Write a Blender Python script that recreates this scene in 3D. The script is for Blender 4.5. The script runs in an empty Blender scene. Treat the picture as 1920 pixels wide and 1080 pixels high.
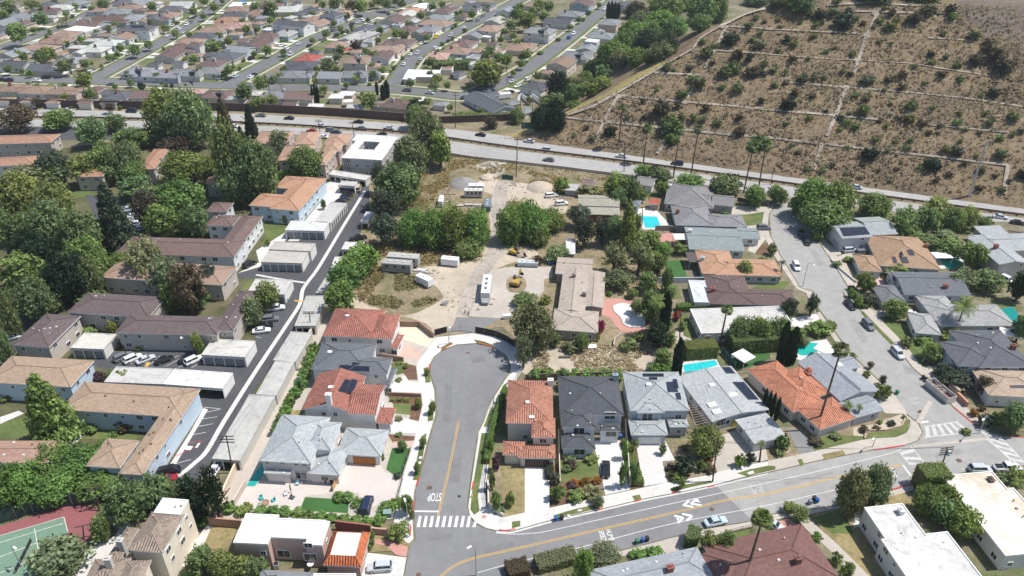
import bpy, math, random
from math import radians, sin, cos, tan, pi, sqrt, atan2, hypot
from mathutils import Vector, Matrix, noise
from mathutils.bvhtree import BVHTree
rnd = random.Random(7)
S = bpy.context.scene
COL = S.collection
# ---------------- camera model (metres; the drone hovers over the origin)
FOC, PITCH, CAMH = 1450.0, radians(32.1), 119.0
CP, SP = cos(PITCH), sin(PITCH)
CAM = Vector((0, 0, CAMH))
def ray(px, py):
    a, b = (px-960)/FOC, -(py-540)/FOC
    return Vector((a, CP+b*SP, -SP+b*CP))
def P(px, py, z=0.0):
    d = ray(px, py); t = (z-CAMH)/d.z
    return Vector((d.x*t, d.y*t, z))
def pix(v):
    x, y, z = v[0], v[1], v[2]-CAMH
    dep = y*CP - z*SP; up = y*SP + z*CP
    return (960+FOC*x/dep, 540-FOC*up/dep)
def mpp(v):                      # pixels per metre at a point
    return FOC/(v[1]*CP-(v[2]-CAMH)*SP)
# ---------------- the dry hill: a plane rising behind the freeway, its west flank falling away from a spur
HB0, HB1 = P(930, 257), P(1920, 392)
hu = (HB1-HB0).normalized(); hn = Vector((-hu.y, hu.x, 0))
HS = 0.50
HCAP = 46.0
def hA(x, y):
    d = (x-HB0.x)*hn.x + (y-HB0.y)*hn.y
    return d
def PA(px, py):                  # pixel -> point on the rising plane
    o = CAM; d = ray(px, py)
    # height = HS*d ; solve
    n = Vector((-HS*hn.x, -HS*hn.y, 1)); c = Vector((HB0.x, HB0.y, 0))
    t = (c-o).dot(n)/d.dot(n)
    return o+d*t
SPUR = [PA(*q) for q in ((1010,240),(1065,217),(1167,170),(1225,136),(1297,95),(1352,50),(1435,17))]
def spur_side(x, y, full=False):             # metres west of the spur line (positive = west flank)
    best = None
    for i in range(len(SPUR)-1):
        a, b = SPUR[i], SPUR[i+1]
        dx, dy = b.x-a.x, b.y-a.y
        L2 = dx*dx+dy*dy
        t = ((x-a.x)*dx+(y-a.y)*dy)/L2
        lo = -9 if i == 0 else 0; hi = 9 if i == len(SPUR)-2 else 1
        t = min(max(t, lo), hi)
        qx, qy = a.x+dx*t, a.y+dy*t
        dist = hypot(x-qx, y-qy)
        s = dx*(y-a.y)-dy*(x-a.x)
        if best is None or dist < best[0]:
            best = (dist, dist if s > 0 else -dist, qx, qy)
    return best if full else best[1]
def capped(d): return min(HS*d, HCAP+max(0, HS*d-HCAP)*.04)
def H(x, y):
    d = hA(x, y)
    _, w, qx, qy = spur_side(x, y, True)
    if w > 0:                    # west flank, down from the spur
        return max(0.0, capped(max(hA(qx, qy), 0))-.1*min(w, 4)-.44*max(0, w-4))
    if d <= 0: return 0.0
    h = capped(d)
    if h > 0:                    # benches every 8.4 m of rise
        h += 0.5*sin(2*pi*h/8.4)*min(1, -w/5)
    return max(h, 0.0)
def G(px, py):                   # pixel -> terrain
    d = ray(px, py)
    t0 = 60.0/d.length
    lo = t0; t = t0
    step = 3.0
    for i in range(500):
        p = CAM+d*t
        if p.z <= H(p.x, p.y):
            a, b = t-step, t
            for _ in range(14):
                m = (a+b)/2; q = CAM+d*m
                if q.z <= H(q.x, q.y): b = m
                else: a = m
            q = CAM+d*b
            return Vector((q.x, q.y, H(q.x, q.y)))
        t += step
        if d.z < 0 and t*-d.z > CAMH+2: break
    return P(px, py)
# ---------------- scene object helpers
def tag(o, label=None, cat=None, group=None, kind=None):
    if label: o['label'] = label
    if cat: o['category'] = cat
    if group: o['group'] = group
    if kind: o['kind'] = kind
    return o
def empty(name, loc, rz=0.0, parent=None):
    o = bpy.data.objects.new(name, None); COL.objects.link(o)
    o.location = loc; o.rotation_euler = (0, 0, rz); o.empty_display_size = .3
    if parent: o.parent = parent
    return o
def put(name, me, loc=(0, 0, 0), rz=0.0, parent=None, scale=None, color=None):
    o = bpy.data.objects.new(name, me); COL.objects.link(o)
    o.location = loc; o.rotation_euler = (0, 0, rz)
    if scale: o.scale = scale
    if parent: o.parent = parent
    if color: o.color = (*color[:3], 1)
    return o
class MB:
    """collects faces of one mesh"""
    def __init__(s): s.v = []; s.f = []; s.m = []; s.uv = []
    def face(s, pts, m=0, uv=None):
        i = len(s.v); s.v += [tuple(p) for p in pts]; s.f.append(tuple(range(i, i+len(pts)))); s.m.append(m)
        s.uv.append(uv)
    def quad_uv(s, pts, m=0):    # uv in metres: u level, v up the slope
        a = Vector(pts[1])-Vector(pts[0]); b = Vector(pts[-1])-Vector(pts[0])
        n = a.cross(b)
        if n.length < 1e-9: n = Vector((0, 0, 1))
        n.normalize()
        t = Vector((-n.y, n.x, 0))
        if t.length < 1e-3: t = a.normalized()
        t.normalize(); q = n.cross(t)
        s.face(pts, m, [(Vector(p).dot(t), Vector(p).dot(q)) for p in pts])
    def box(s, x0, y0, z0, x1, y1, z1, m=0, bottom=False, top=True):
        c = [(x0,y0),(x1,y0),(x1,y1),(x0,y1)]
        for i in range(4):
            a, b = c[i], c[(i+1) % 4]
            s.quad_uv([(a[0],a[1],z0),(b[0],b[1],z0),(b[0],b[1],z1),(a[0],a[1],z1)], m)
        if top: s.quad_uv([(p[0],p[1],z1) for p in c], m)
        if bottom: s.quad_uv([(p[0],p[1],z0) for p in reversed(c)], m)
    def prism(s, pts, z0, z1, m=0, top_m=None, bottom=False):
        a = sum(pts[i][0]*pts[(i+1) % len(pts)][1]-pts[(i+1) % len(pts)][0]*pts[i][1] for i in range(len(pts)))
        if a < 0: pts = list(reversed(pts))
        n = len(pts)
        for i in range(n):
            p, q = pts[i], pts[(i+1) % n]
            s.quad_uv([(p[0],p[1],z0),(q[0],q[1],z0),(q[0],q[1],z1),(p[0],p[1],z1)], m)
        s.face([(p[0],p[1],z1) for p in pts], m if top_m is None else top_m, [(p[0],p[1]) for p in pts])
    def tube(s, a, b, r0, r1, n=6, m=0, cap=True):
        a, b = Vector(a), Vector(b); d = (b-a).normalized()
        u = d.orthogonal().normalized(); w = d.cross(u)
        A = [a+(u*cos(2*pi*i/n)+w*sin(2*pi*i/n))*r0 for i in range(n)]
        B = [b+(u*cos(2*pi*i/n)+w*sin(2*pi*i/n))*r1 for i in range(n)]
        for i in range(n):
            j = (i+1) % n
            s.face([A[i], A[j], B[j], B[i]], m)
        if cap: s.face(B, m)
    def mesh(s, name, mats, smooth=False, merge=False):
        me = bpy.data.meshes.new(name)
        me.from_pydata(s.v, [], s.f)
        for k in mats: me.materials.append(k)
        me.polygons.foreach_set('material_index', s.m)
        if any(u is not None for u in s.uv):
            uvl = me.uv_layers.new(name='UVMap')
            flat = []
            for f, u in zip(s.f, s.uv):
                if u is None: flat += [0.0, 0.0]*len(f)
                else:
                    for a in u: flat += [a[0], a[1]]
            uvl.data.foreach_set('uv', flat)
        if smooth: me.polygons.foreach_set('use_smooth', [True]*len(s.f))
        me.update()
        return me
    def build(s, name, mats, parent=None, loc=(0, 0, 0), rz=0.0, color=None, smooth=False):
        if not isinstance(mats, (list, tuple)): mats = [mats]
        return put(name, s.mesh(name, mats, smooth), loc, rz, parent, None, color)
def area2(p):
    return sum(p[i][0]*p[(i+1) % len(p)][1]-p[(i+1) % len(p)][0]*p[i][1] for i in range(len(p)))
from mathutils.geometry import tessellate_polygon
def flat_poly(mb, pts, z, m=0):
    if area2(pts) < 0: pts = list(reversed(pts))
    vs = [Vector((p[0], p[1], 0)) for p in pts]
    for t in tessellate_polygon([vs]):
        q = [pts[i] for i in t]
        if area2(q) < 0: q = list(reversed(q))
        mb.face([(p[0], p[1], z) for p in q], m, [(p[0], p[1]) for p in q])
ORD = 'zeroth first second third fourth fifth sixth seventh eighth ninth tenth eleventh twelfth thirteenth fourteenth fifteenth sixteenth seventeenth eighteenth nineteenth twentieth'.split()
TENS = {20: 'twenty', 30: 'thirty', 40: 'forty', 50: 'fifty', 60: 'sixty', 70: 'seventy', 80: 'eighty', 90: 'ninety'}
def ordw(n):
    if n <= 20: return ORD[n]
    t, u = n//10*10, n % 10
    return TENS[t]+'-'+ORD[u] if u else TENS[t].replace('ty', 'tieth')
AUTO = {}                        # (look, place) -> objects, given ordinals at the end
def auto(o, look, place, cat, group=None, at=None):
    o['category'] = cat
    if group: o['group'] = group
    AUTO.setdefault((look, place), []).append((pix(at if at is not None else o.location)[0], o))
    return o
def finish_labels():
    for (look, place), L in AUTO.items():
        L.sort(key=lambda t: t[0])
        n = len(L)
        for i, (x, o) in enumerate(L):
            if n == 1: s = f'{look} {place}'
            elif i == 0: s = f'{look} {place}, leftmost of {["","","two","three","four","five","six","seven","eight","nine","ten"][n] if n <= 10 else "its kind"}'
            elif i == n-1: s = f'{look} {place}, rightmost of {["","","two","three","four","five","six","seven","eight","nine","ten"][n] if n <= 10 else "its kind"}'
            else: s = f'{look} {place}, {ordw(i+1)} from left'
            o['label'] = s
def smooth_line(pts, n=6):
    """Catmull-Rom through 2-D points"""
    p = [Vector((q[0], q[1], 0)) for q in pts]
    p = [p[0]*2-p[1]]+p+[p[-1]*2-p[-2]]
    out = []
    for i in range(1, len(p)-2):
        for k in range(n):
            t = k/n; a, b, c, d = p[i-1], p[i], p[i+1], p[i+2]
            out.append(.5*((2*b)+(c-a)*t+(2*a-5*b+4*c-d)*t*t+(3*b-a-3*c+d)*t**3))
    out.append(p[-2])
    return out
def ribbon(mb, line, w0, w1, z, m=0):
    """flat strip between offsets w0..w1 to the left of a line"""
    n = len(line); L = []
    for i in range(n):
        a = line[max(0, i-1)]; b = line[min(n-1, i+1)]
        d = Vector((b[0]-a[0], b[1]-a[1], 0)).normalized(); q = Vector((-d.y, d.x, 0))
        p = Vector((line[i][0], line[i][1], 0))
        L.append((p+q*w0, p+q*w1))
    for i in range(n-1):
        a, b = L[i]; c, d = L[i+1]
        pts = [a, c, d, b]
        if area2(pts) < 0: pts.reverse()
        mb.face([(p.x, p.y, z) for p in pts], m, [(p.x, p.y) for p in pts])
# ---------------- materials
def nt(name):
    m = bpy.data.materials.new(name); m.use_nodes = True
    t = m.node_tree; b = t.nodes['Principled BSDF']
    return m, t, b
def N(t, kind, **kw):
    n = t.nodes.new(kind)
    for k, v in kw.items():
        if k in n.inputs: n.inputs[k].default_value = v
        else: setattr(n, k, v)
    return n
def L(t, a, ao, b, bi): t.links.new(a.outputs[ao], b.inputs[bi])
def rgbmix(t, fac, a, b, blend='MIX'):
    n = t.nodes.new('ShaderNodeMix'); n.data_type = 'RGBA'; n.blend_type = blend
    for i, v in ((0, fac), (6, a), (7, b)):
        if isinstance(v, tuple) and hasattr(v[0], 'outputs'): t.links.new(v[0].outputs[v[1]], n.inputs[i])
        elif isinstance(v, tuple): n.inputs[i].default_value = (*v[:3], 1)
        else: n.inputs[i].default_value = v
    return (n, 2)
def ramp(t, src, stops):
    r = t.nodes.new('ShaderNodeValToRGB'); t.links.new(src[0].outputs[src[1]], r.inputs[0])
    e = r.color_ramp.elements
    while len(e) < len(stops): e.new(.5)
    for k, (p, c) in enumerate(stops):
        e[k].position = p; e[k].color = (*c, 1) if isinstance(c, tuple) else (c, c, c, 1)
    return (r, 0)
def noise_n(t, co, scale, detail=4, rough=.6, dist=0):
    n = N(t, 'ShaderNodeTexNoise', Scale=scale, Detail=detail, Roughness=rough, Distortion=dist)
    t.links.new(co[0].outputs[co[1]], n.inputs['Vector'])
    return (n, 0)
def surf(name,  color=None, rough=.85, layers=((.12, .25), (2.5, .2)), bump=0, spec=.3, metal=0, stretch=None, stains=None, coords='pos', tint=None, cracks=None):
    """layers: (scale per metre, +-amount) noise layers that vary the brightness of the base colour (None: the object's own colour)"""
    m, t, b = nt(name)
    if coords == 'uv': co = (t.nodes.new('ShaderNodeUVMap'), 0)
    elif coords == 'obj': co = (t.nodes.new('ShaderNodeTexCoord'), 3)
    else: co = (t.nodes.new('ShaderNodeNewGeometry'), 0)
    if stretch:
        mp = N(t, 'ShaderNodeMapping', Scale=stretch); t.links.new(co[0].outputs[co[1]], mp.inputs[0]); co = (mp, 0)
    if color is None:
        oi = t.nodes.new('ShaderNodeObjectInfo'); c = (oi, 'Color')
    else: c = tuple(color)
    last = None
    for sc, am in layers:
        nn = noise_n(t, co, sc, 5, .65); last = nn
        r = ramp(t, nn, [(.3, 1-am), (.7, 1+am)])
        c = rgbmix(t, 1.0, c, r, 'MULTIPLY')
    if tint:                                            # second colour in patches
        nn = noise_n(t, co, tint[1], 6, .7)
        c = rgbmix(t, ramp(t, nn, [(tint[2], 0.0), (tint[2]+tint[3], 1.0)]), c, tint[0])
    if stains:
        nn = noise_n(t, co, stains[1], 6, .7, 1.0)
        c = rgbmix(t, ramp(t, nn, [(stains[2], 0.0), (stains[2]+.12, stains[3])]), c, stains[0])
    if cracks:                                          # hairline cracks and sealed joints
        wp = noise_n(t, co, .5, 3); ad = N(t, 'ShaderNodeVectorMath', operation='MULTIPLY_ADD'); t.links.new(wp[0].outputs['Color'], ad.inputs[0]); ad.inputs[1].default_value = (1.6, 1.6, 0); t.links.new(co[0].outputs[co[1]], ad.inputs[2])
        vo = N(t, 'ShaderNodeTexVoronoi', feature='DISTANCE_TO_EDGE', Scale=cracks[0]); t.links.new(ad.outputs[0], vo.inputs['Vector'])
        pr = ramp(t, noise_n(t, co, .05, 3), [(.45, 0.0), (.6, 1.0)])
        mk = ramp(t, (vo, 'Distance'), [(0.0, cracks[2]), (cracks[1], 0.0)])
        mm = N(t, 'ShaderNodeMath', operation='MULTIPLY'); t.links.new(pr[0].outputs[0], mm.inputs[0]); t.links.new(mk[0].outputs[0], mm.inputs[1])
        c = rgbmix(t, (mm, 0), c, (.07, .07, .07))
    t.links.new(c[0].outputs[c[1]], b.inputs['Base Color'])
    b.inputs['Roughness'].default_value = rough; b.inputs['Specular IOR Level'].default_value = spec
    b.inputs['Metallic'].default_value = metal
    if bump and last:
        bn = N(t, 'ShaderNodeBump', Strength=bump, Distance=.1)
        t.links.new(last[0].outputs[0], bn.inputs['Height']); t.links.new(bn.outputs[0], b.inputs['Normal'])
    return m
def tile_mat(name):
    m, t, b = nt(name)
    uv = (t.nodes.new('ShaderNodeUVMap'), 0)
    br = N(t, 'ShaderNodeTexBrick', Scale=1.0); br.inputs['Mortar Size'].default_value = 0.0
    br.inputs['Brick Width'].default_value = .45; br.inputs['Row Height'].default_value = .55
    br.inputs['Color1'].default_value = (.72, .72, .72, 1); br.inputs['Color2'].default_value = (1.3, 1.25, 1.2, 1)
    t.links.new(uv[0].outputs[0], br.inputs['Vector'])
    oi = t.nodes.new('ShaderNodeObjectInfo')
    c = rgbmix(t, .75, (oi, 'Color'), (br, 0), 'MULTIPLY')
    nn = noise_n(t, uv, .25, 4)
    c = rgbmix(t, 1.0, c, ramp(t, nn, [(.3, .82), (.7, 1.15)]), 'MULTIPLY')
    t.links.new(c[0].outputs[c[1]], b.inputs['Base Color']); b.inputs['Roughness'].default_value = .8
    sx = t.nodes.new('ShaderNodeSeparateXYZ'); t.links.new(uv[0].outputs[0], sx.inputs[0])
    w = N(t, 'ShaderNodeMath', operation='MULTIPLY'); w.inputs[1].default_value = 2*pi/.5; t.links.new(sx.outputs[0], w.inputs[0])
    s_ = N(t, 'ShaderNodeMath', operation='SINE'); t.links.new(w.outputs[0], s_.inputs[0])
    bn = N(t, 'ShaderNodeBump', Strength=1.0, Distance=.12); t.links.new(s_.outputs[0], bn.inputs['Height'])
    t.links.new(bn.outputs[0], b.inputs['Normal'])
    return m
def shingle_mat(name):
    m, t, b = nt(name)
    uv = (t.nodes.new('ShaderNodeUVMap'), 0)
    oi = t.nodes.new('ShaderNodeObjectInfo')
    br = N(t, 'ShaderNodeTexBrick', Scale=1.0); br.inputs['Mortar Size'].default_value = 0.012
    br.inputs['Brick Width'].default_value = .6; br.inputs['Row Height'].default_value = .3
    br.inputs['Color1'].default_value = (.82, .82, .82, 1); br.inputs['Color2'].default_value = (1.18, 1.18, 1.18, 1); br.inputs['Mortar'].default_value = (.7, .7, .7, 1)
    t.links.new(uv[0].outputs[0], br.inputs['Vector'])
    c = rgbmix(t, .8, (oi, 'Color'), (br, 0), 'MULTIPLY')
    g = (t.nodes.new('ShaderNodeNewGeometry'), 0)
    c = rgbmix(t, 1.0, c, ramp(t, noise_n(t, g, .22, 5), [(.3, .93), (.7, 1.06)]), 'MULTIPLY')
    c = rgbmix(t, 1.0, c, ramp(t, noise_n(t, g, 3.0, 3), [(.3, .9), (.7, 1.1)]), 'MULTIPLY')
    t.links.new(c[0].outputs[c[1]], b.inputs['Base Color']); b.inputs['Roughness'].default_value = .92
    b.inputs['Specular IOR Level'].default_value = .25
    return m
def leaf_mat(name):
    m, t, b = nt(name)
    oi = t.nodes.new('ShaderNodeObjectInfo')
    at = t.nodes.new('ShaderNodeAttribute'); at.attribute_name = 'tone'
    c = rgbmix(t, 1.0, (oi, 'Color'), (at, 0), 'MULTIPLY')
    t.links.new(c[0].outputs[c[1]], b.inputs['Base Color']); b.inputs['Roughness'].default_value = .6
    b.inputs['Specular IOR Level'].default_value = .25
    tr = t.nodes.new('ShaderNodeBsdfTranslucent')
    c2 = rgbmix(t, 1.0, c, (1.2, 1.25, .55), 'MULTIPLY'); t.links.new(c2[0].outputs[c2[1]], tr.inputs[0])
    mx = N(t, 'ShaderNodeMixShader'); mx.inputs[0].default_value = .38
    out = t.nodes['Material Output']
    t.links.new(b.outputs[0], mx.inputs[1]); t.links.new(tr.outputs[0], mx.inputs[2]); t.links.new(mx.outputs[0], out.inputs[0])
    return m
M = {}
M['leaf'] = leaf_mat('foliage')
M['bark'] = surf('bark', (.14, .10, .075), .95, ((1, .3), (8, .3)))
M['tile'] = tile_mat('clay_roof_tile')
M['shingle'] = shingle_mat('roof_shingle')
M['flatroof'] = surf('flat_roof_coating', None, .85, ((.15, .1), (1.2, .08)), stains=((.27, .255, .23), .32, .52, .55))
M['stucco'] = surf('stucco', None, .9, ((.3, .08), (3, .06)))
M['trim'] = surf('white_trim', (.78, .77, .74), .6, ((1, .05),))
M['glass'] = surf('window_glass', (.035, .045, .055), .12, ((.4, .4),), spec=.6)
M['metal'] = surf('grey_metal', (.45, .46, .47), .4, ((2, .1),), metal=.6)
M['paint'] = surf('car_paint', None, .28, ((.8, .03),), spec=.6)
M['plain'] = surf('painted_surface', None, .7, ((1.5, .1),))
M['rubber'] = surf('rubber', (.02, .02, .022), .8, ((5, .2),))
M['solar'] = surf('solar_cells', (.018, .022, .04), .25, ((2, .3),), spec=.5)
M['wood'] = surf('weathered_wood', None, .9, ((.8, .2), (6, .2)))
M['asphalt'] = surf('asphalt', (.215, .215, .217), .95, ((.06, .1), (.5, .07), (6, .12)), stains=((.13, .13, .13), .12, .63, .4), cracks=(.3, .016, .3))
M['asphalt_dark'] = surf('fresh_asphalt', (.085, .087, .094), .95, ((.07, .15), (.8, .12), (6, .15)), stains=((.14, .14, .14), .1, .6, .4), cracks=(.2, .015, .5))
M['asphalt_far'] = surf('suburb_asphalt', (.16, .161, .167), .95, ((.05, .15), (.6, .1), (4, .12)))
M['street_conc'] = surf('concrete_street', (.33, .325, .31), .92, ((.05, .08), (.4, .08), (5, .1)), stains=((.24, .235, .22), .1, .6, .5), cracks=(.3, .02, .35))
M['freeway'] = surf('freeway_pavement', (.36, .352, .34), .92, ((.03, .08), (.3, .08), (3, .08)), stains=((.27, .26, .25), .06, .58, .5))
M['concrete'] = surf('pale_concrete', (.60, .585, .555), .9, ((.1, .08), (.6, .06), (5, .06)), stains=((.38, .36, .33), .3, .56, .5))
M['concrete2'] = surf('beige_concrete', (.45, .41, .36), .9, ((.1, .1), (.6, .08), (5, .08)), stains=((.36, .33, .28), .2, .6, .5))
M['white_pave'] = surf('white_driveway', (.60, .59, .57), .9, ((.12, .06), (2, .05)), stains=((.50, .48, .45), .35, .57, .5))
M['pink_pave'] = surf('pink_pavers', (.54, .39, .33), .9, ((.3, .08), (4, .12)))
M['paver'] = surf('cream_pavers', (.56, .505, .47), .9, ((.2, .06), (4, .1)))
M['brickdeck'] = surf('red_pool_deck', (.50, .26, .22), .9, ((.2, .08), (4, .12)))
M['sand'] = surf('pale_gravel', (.64, .57, .44), .95, ((.2, .08), (5, .1)))
M['lawn'] = surf('lawn', (.108, .142, .045), .95, ((.12, .25), (1.0, .2), (8, .3)), tint=((.22, .19, .085), .18, .5, .3))
M['turf'] = surf('green_turf', (.05, .13, .036), .95, ((.3, .15), (6, .2)))
M['dryturf'] = surf('dry_lawn', (.27, .22, .11), .95, ((.15, .25), (1.2, .2), (8, .25)), tint=((.12, .13, .04), .25, .5, .3))
M['dirt'] = surf('bare_dirt', (.46, .395, .31), .97, ((.06, .14), (.5, .14), (4, .15)), tint=((.33, .29, .24), .05, .55, .2))
M['mulch'] = surf('brown_mulch', (.15, .085, .055), .95, ((.5, .3), (6, .35)))
M['weeds'] = surf('dry_weeds', (.26, .21, .135), .97, ((.08, .25), (.7, .3), (5, .35)), tint=((.12, .13, .05), .1, .5, .2))
M['yard'] = surf('yard_ground', (.20, .175, .115), .97, ((.05, .3), (.4, .25), (4, .3)), tint=((.10, .13, .045), .06, .48, .15))
M['paint_white'] = surf('road_paint_white', (.68, .68, .66), .8, ((1.5, .15), (8, .18)), stains=((.36, .36, .35), 1.2, .55, .55))
M['paint_yellow'] = surf('road_paint_yellow', (.62, .39, .09), .8, ((1.5, .15), (8, .15)), stains=((.36, .30, .2), 1.2, .57, .5))
M['paint_red'] = surf('kerb_paint_red', (.55, .06, .06), .8, ((1.5, .15),))
M['worn_white'] = surf('worn_road_paint', (.52, .51, .49), .85, ((.5, .12), (4, .2)))
def water_mat(name, col):
    m, t, b = nt(name)
    g = (t.nodes.new('ShaderNodeNewGeometry'), 0)
    nn = noise_n(t, g, .7, 3, .5, 1)
    c = rgbmix(t, 1.0, tuple(col), ramp(t, nn, [(.3, .85), (.7, 1.15)]), 'MULTIPLY')
    t.links.new(c[0].outputs[c[1]], b.inputs['Base Color']); b.inputs['Roughness'].default_value = .06
    bn = N(t, 'ShaderNodeBump', Strength=.15, Distance=.05); t.links.new(nn[0].outputs[0], bn.inputs['Height']); t.links.new(bn.outputs[0], b.inputs['Normal'])
    return m
M['pool'] = water_mat('pool_water', (.03, .52, .56))
M['pool_teal'] = water_mat('teal_pool_water', (.02, .40, .34))
M['pool_deep'] = water_mat('deep_pool_water', (.02, .27, .24))
# dry hill: mauve-brown brush, greyer and yellower patches
def hill_mat():
    m, t, b = nt('dry_hillside')
    g = (t.nodes.new('ShaderNodeNewGeometry'), 0)
    big = noise_n(t, g, .022, 5, .6)
    c = ramp(t, big, [(.25, (0.122, 0.093, 0.060)), (.42, (0.182, 0.139, 0.088)), (.55, (0.220, 0.164, 0.101)), (.68, (0.159, 0.132, 0.074)), (.8, (0.201, 0.150, 0.091))])
    c = rgbmix(t, 1.0, c, ramp(t, noise_n(t, g, .25, 6, .7), [(.25, .6), (.75, 1.4)]), 'MULTIPLY')
    c = rgbmix(t, 1.0, c, ramp(t, noise_n(t, g, 1.3, 4, .7), [(.3, .7), (.7, 1.3)]), 'MULTIPLY')
    mp = N(t, 'ShaderNodeMapping', Scale=(.35, 1.3, .35), Rotation=(0, 0, .5)); t.links.new(g[0].outputs[0], mp.inputs[0])
    c = rgbmix(t, ramp(t, noise_n(t, (mp, 0), .45, 6, .75, 1.0), [(.52, 0.0), (.68, .75)]), c, (.33, .28, .21))
    t.links.new(c[0].outputs[c[1]], b.inputs['Base Color']); b.inputs['Roughness'].default_value = 1; b.inputs['Specular IOR Level'].default_value = .1
    bn = N(t, 'ShaderNodeBump', Strength=.55, Distance=.7); n2 = noise_n(t, g, .6, 6, .7); t.links.new(n2[0].outputs[0], bn.inputs['Height']); t.links.new(bn.outputs[0], b.inputs['Normal'])
    return m
M['hill'] = hill_mat()
M['hillgrass'] = surf('yellow_green_slope_grass', (.30, .25, .10), .97, ((.05, .15), (.5, .2), (5, .25)))
M['hilldark'] = surf('dense_mauve_brush', (.155, .125, .10), .97, ((.05, .2), (.3, .25), (1.5, .3)), bump=.6)
M['grove'] = surf('grove_ground', (.105, .105, .052), .97, ((.06, .35), (.5, .25), (5, .3)), tint=((.17, .14, .09), .07, .55, .15))  # olive ground, darkened: the shade under the trees is put into its colour
M['gravel'] = surf('grey_gravel', (.27, .265, .255), .97, ((.4, .15), (4, .25)), bump=.5)
M['pondroof'] = surf('ponded_flat_roof', None, .85, ((.15, .08), (1.2, .06)), stains=((.50, .40, .26), .06, .53, .75))
M['drain'] = surf('old_concrete_drain', (.34, .295, .24), .95, ((.08, .3), (.6, .25)))
M['track'] = surf('gravelly_track', (.37, .33, .285), .97, ((.1, .2), (.8, .2), (4, .2)))
M['whiteroof'] = surf('white_roof_coating', (.66, .65, .63), .8, ((.2, .06), (2, .05)), stains=((.45, .43, .40), .4, .6, .4))
# ---------------- the setting
def pts(s): return [tuple(float(c) for c in q.split(',')) for q in s.split()]
_ix = [0]
def sheet(name, mat, z, s, sm=0, kind='structure', slab=True, color=None):
    """ground area traced as image points, laid flat at its own height"""
    _ix[0] += 1; z = z+(_ix[0] % 50)*.0002
    q = [P(x, y, z) for x, y in pts(s)]
    if sm:
        q = smooth_line([(p.x, p.y) for p in q+[q[0]]], sm)[:-1]
    mb = MB()
    q = [(p[0], p[1]) for p in q]
    flat_poly(mb, q, z)
    if slab:
        n = len(q); a = area2(q)
        for i in range(n):
            u, w = q[i], q[(i+1) % n]
            if a < 0: u, w = w, u
            mb.face([(u[0],u[1],-.1), (w[0],w[1],-.1), (w[0],w[1],z), (u[0],u[1],z)], 0, [(0,0)]*4)
    o = mb.build(name, M[mat], color=color)
    o['kind'] = kind
    return o
def road(name, mat, z, s, w0, w1, sm=6, seg=None):
    _ix[0] += 1; z = z+(_ix[0] % 50)*.0002
    ln = smooth_line([P(x, y, z) for x, y in pts(s)], sm)
    mb = MB(); ribbon(mb, ln, w0, w1, z)
    o = mb.build(name, M[mat]); o['kind'] = 'structure'
    return o, ln
# ground to the horizon
mb = MB()
mb.face([(-2500,-500,0),(2500,-500,0),(2500,3000,0),(-2500,3000,0)])
tag(mb.build('ground', M['yard']), kind='structure')
# hill
def build_hill():
    x0, x1, y0, y1, st = -12.0, 560.0, 200.0, 900.0, 3.5
    nx, ny = int((x1-x0)/st), int((y1-y0)/st)
    dark = pts('1790,-60 1796,20 1815,45 1850,70 1900,76 1940,110 2000,-60')
    def inp(p, poly):
        c = False; j = len(poly)-1
        for i in range(len(poly)):
            if (poly[i][1] > p[1]) != (poly[j][1] > p[1]) and p[0] < (poly[j][0]-poly[i][0])*(p[1]-poly[i][1])/(poly[j][1]-poly[i][1])+poly[i][0]: c = not c
            j = i
        return c
    V = {}; vs = []; fs = []; ms = []
    hh = [[H(x0+i*st, y0+j*st) for j in range(ny+1)] for i in range(nx+1)]
    def vid(i, j):
        if (i, j) not in V:
            x, y, h = x0+i*st, y0+j*st, hh[i][j]
            z = h
            if h > .4: z += .35*noise.noise(Vector((x*.15, y*.15, 0)))
            elif spur_side(x, y) <= 0: z = max(min(h, HS*hA(x, y)), -2.5)
            else: z = h-.25*(h < .05)
            V[(i, j)] = len(vs); vs.append((x, y, z))
        return V[(i, j)]
    for i in range(nx):
        for j in range(ny):
            if max(hh[a][b] for a in range(max(i-1,0), min(i+3,nx+1)) for b in range(max(j-1,0), min(j+3,ny+1))) < .02: continue
            fs.append((vid(i,j), vid(i+1,j), vid(i+1,j+1), vid(i,j+1)))
            x, y = x0+i*st+st/2, y0+j*st+st/2; w = spur_side(x, y)
            px = pix((x, y, hh[i][j]))
            m = 0
            if 1 < w < 13+3*noise.noise(Vector((x*.05, y*.05, 1))) and px[1] > 120: m = 1
            elif inp((px[0]+6*noise.noise(Vector((x*.1, y*.1, 3))), px[1]), dark): m = 2
            ms.append(m)
    me = bpy.data.meshes.new('hill'); me.from_pydata(vs, [], fs)
    for k in ('hill', 'hillgrass', 'hilldark'): me.materials.append(M[k])
    me.polygons.foreach_set('material_index', ms); me.polygons.foreach_set('use_smooth', [True]*len(fs)); me.update()
    tag(put('hill', me), kind='structure')
build_hill()
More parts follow.
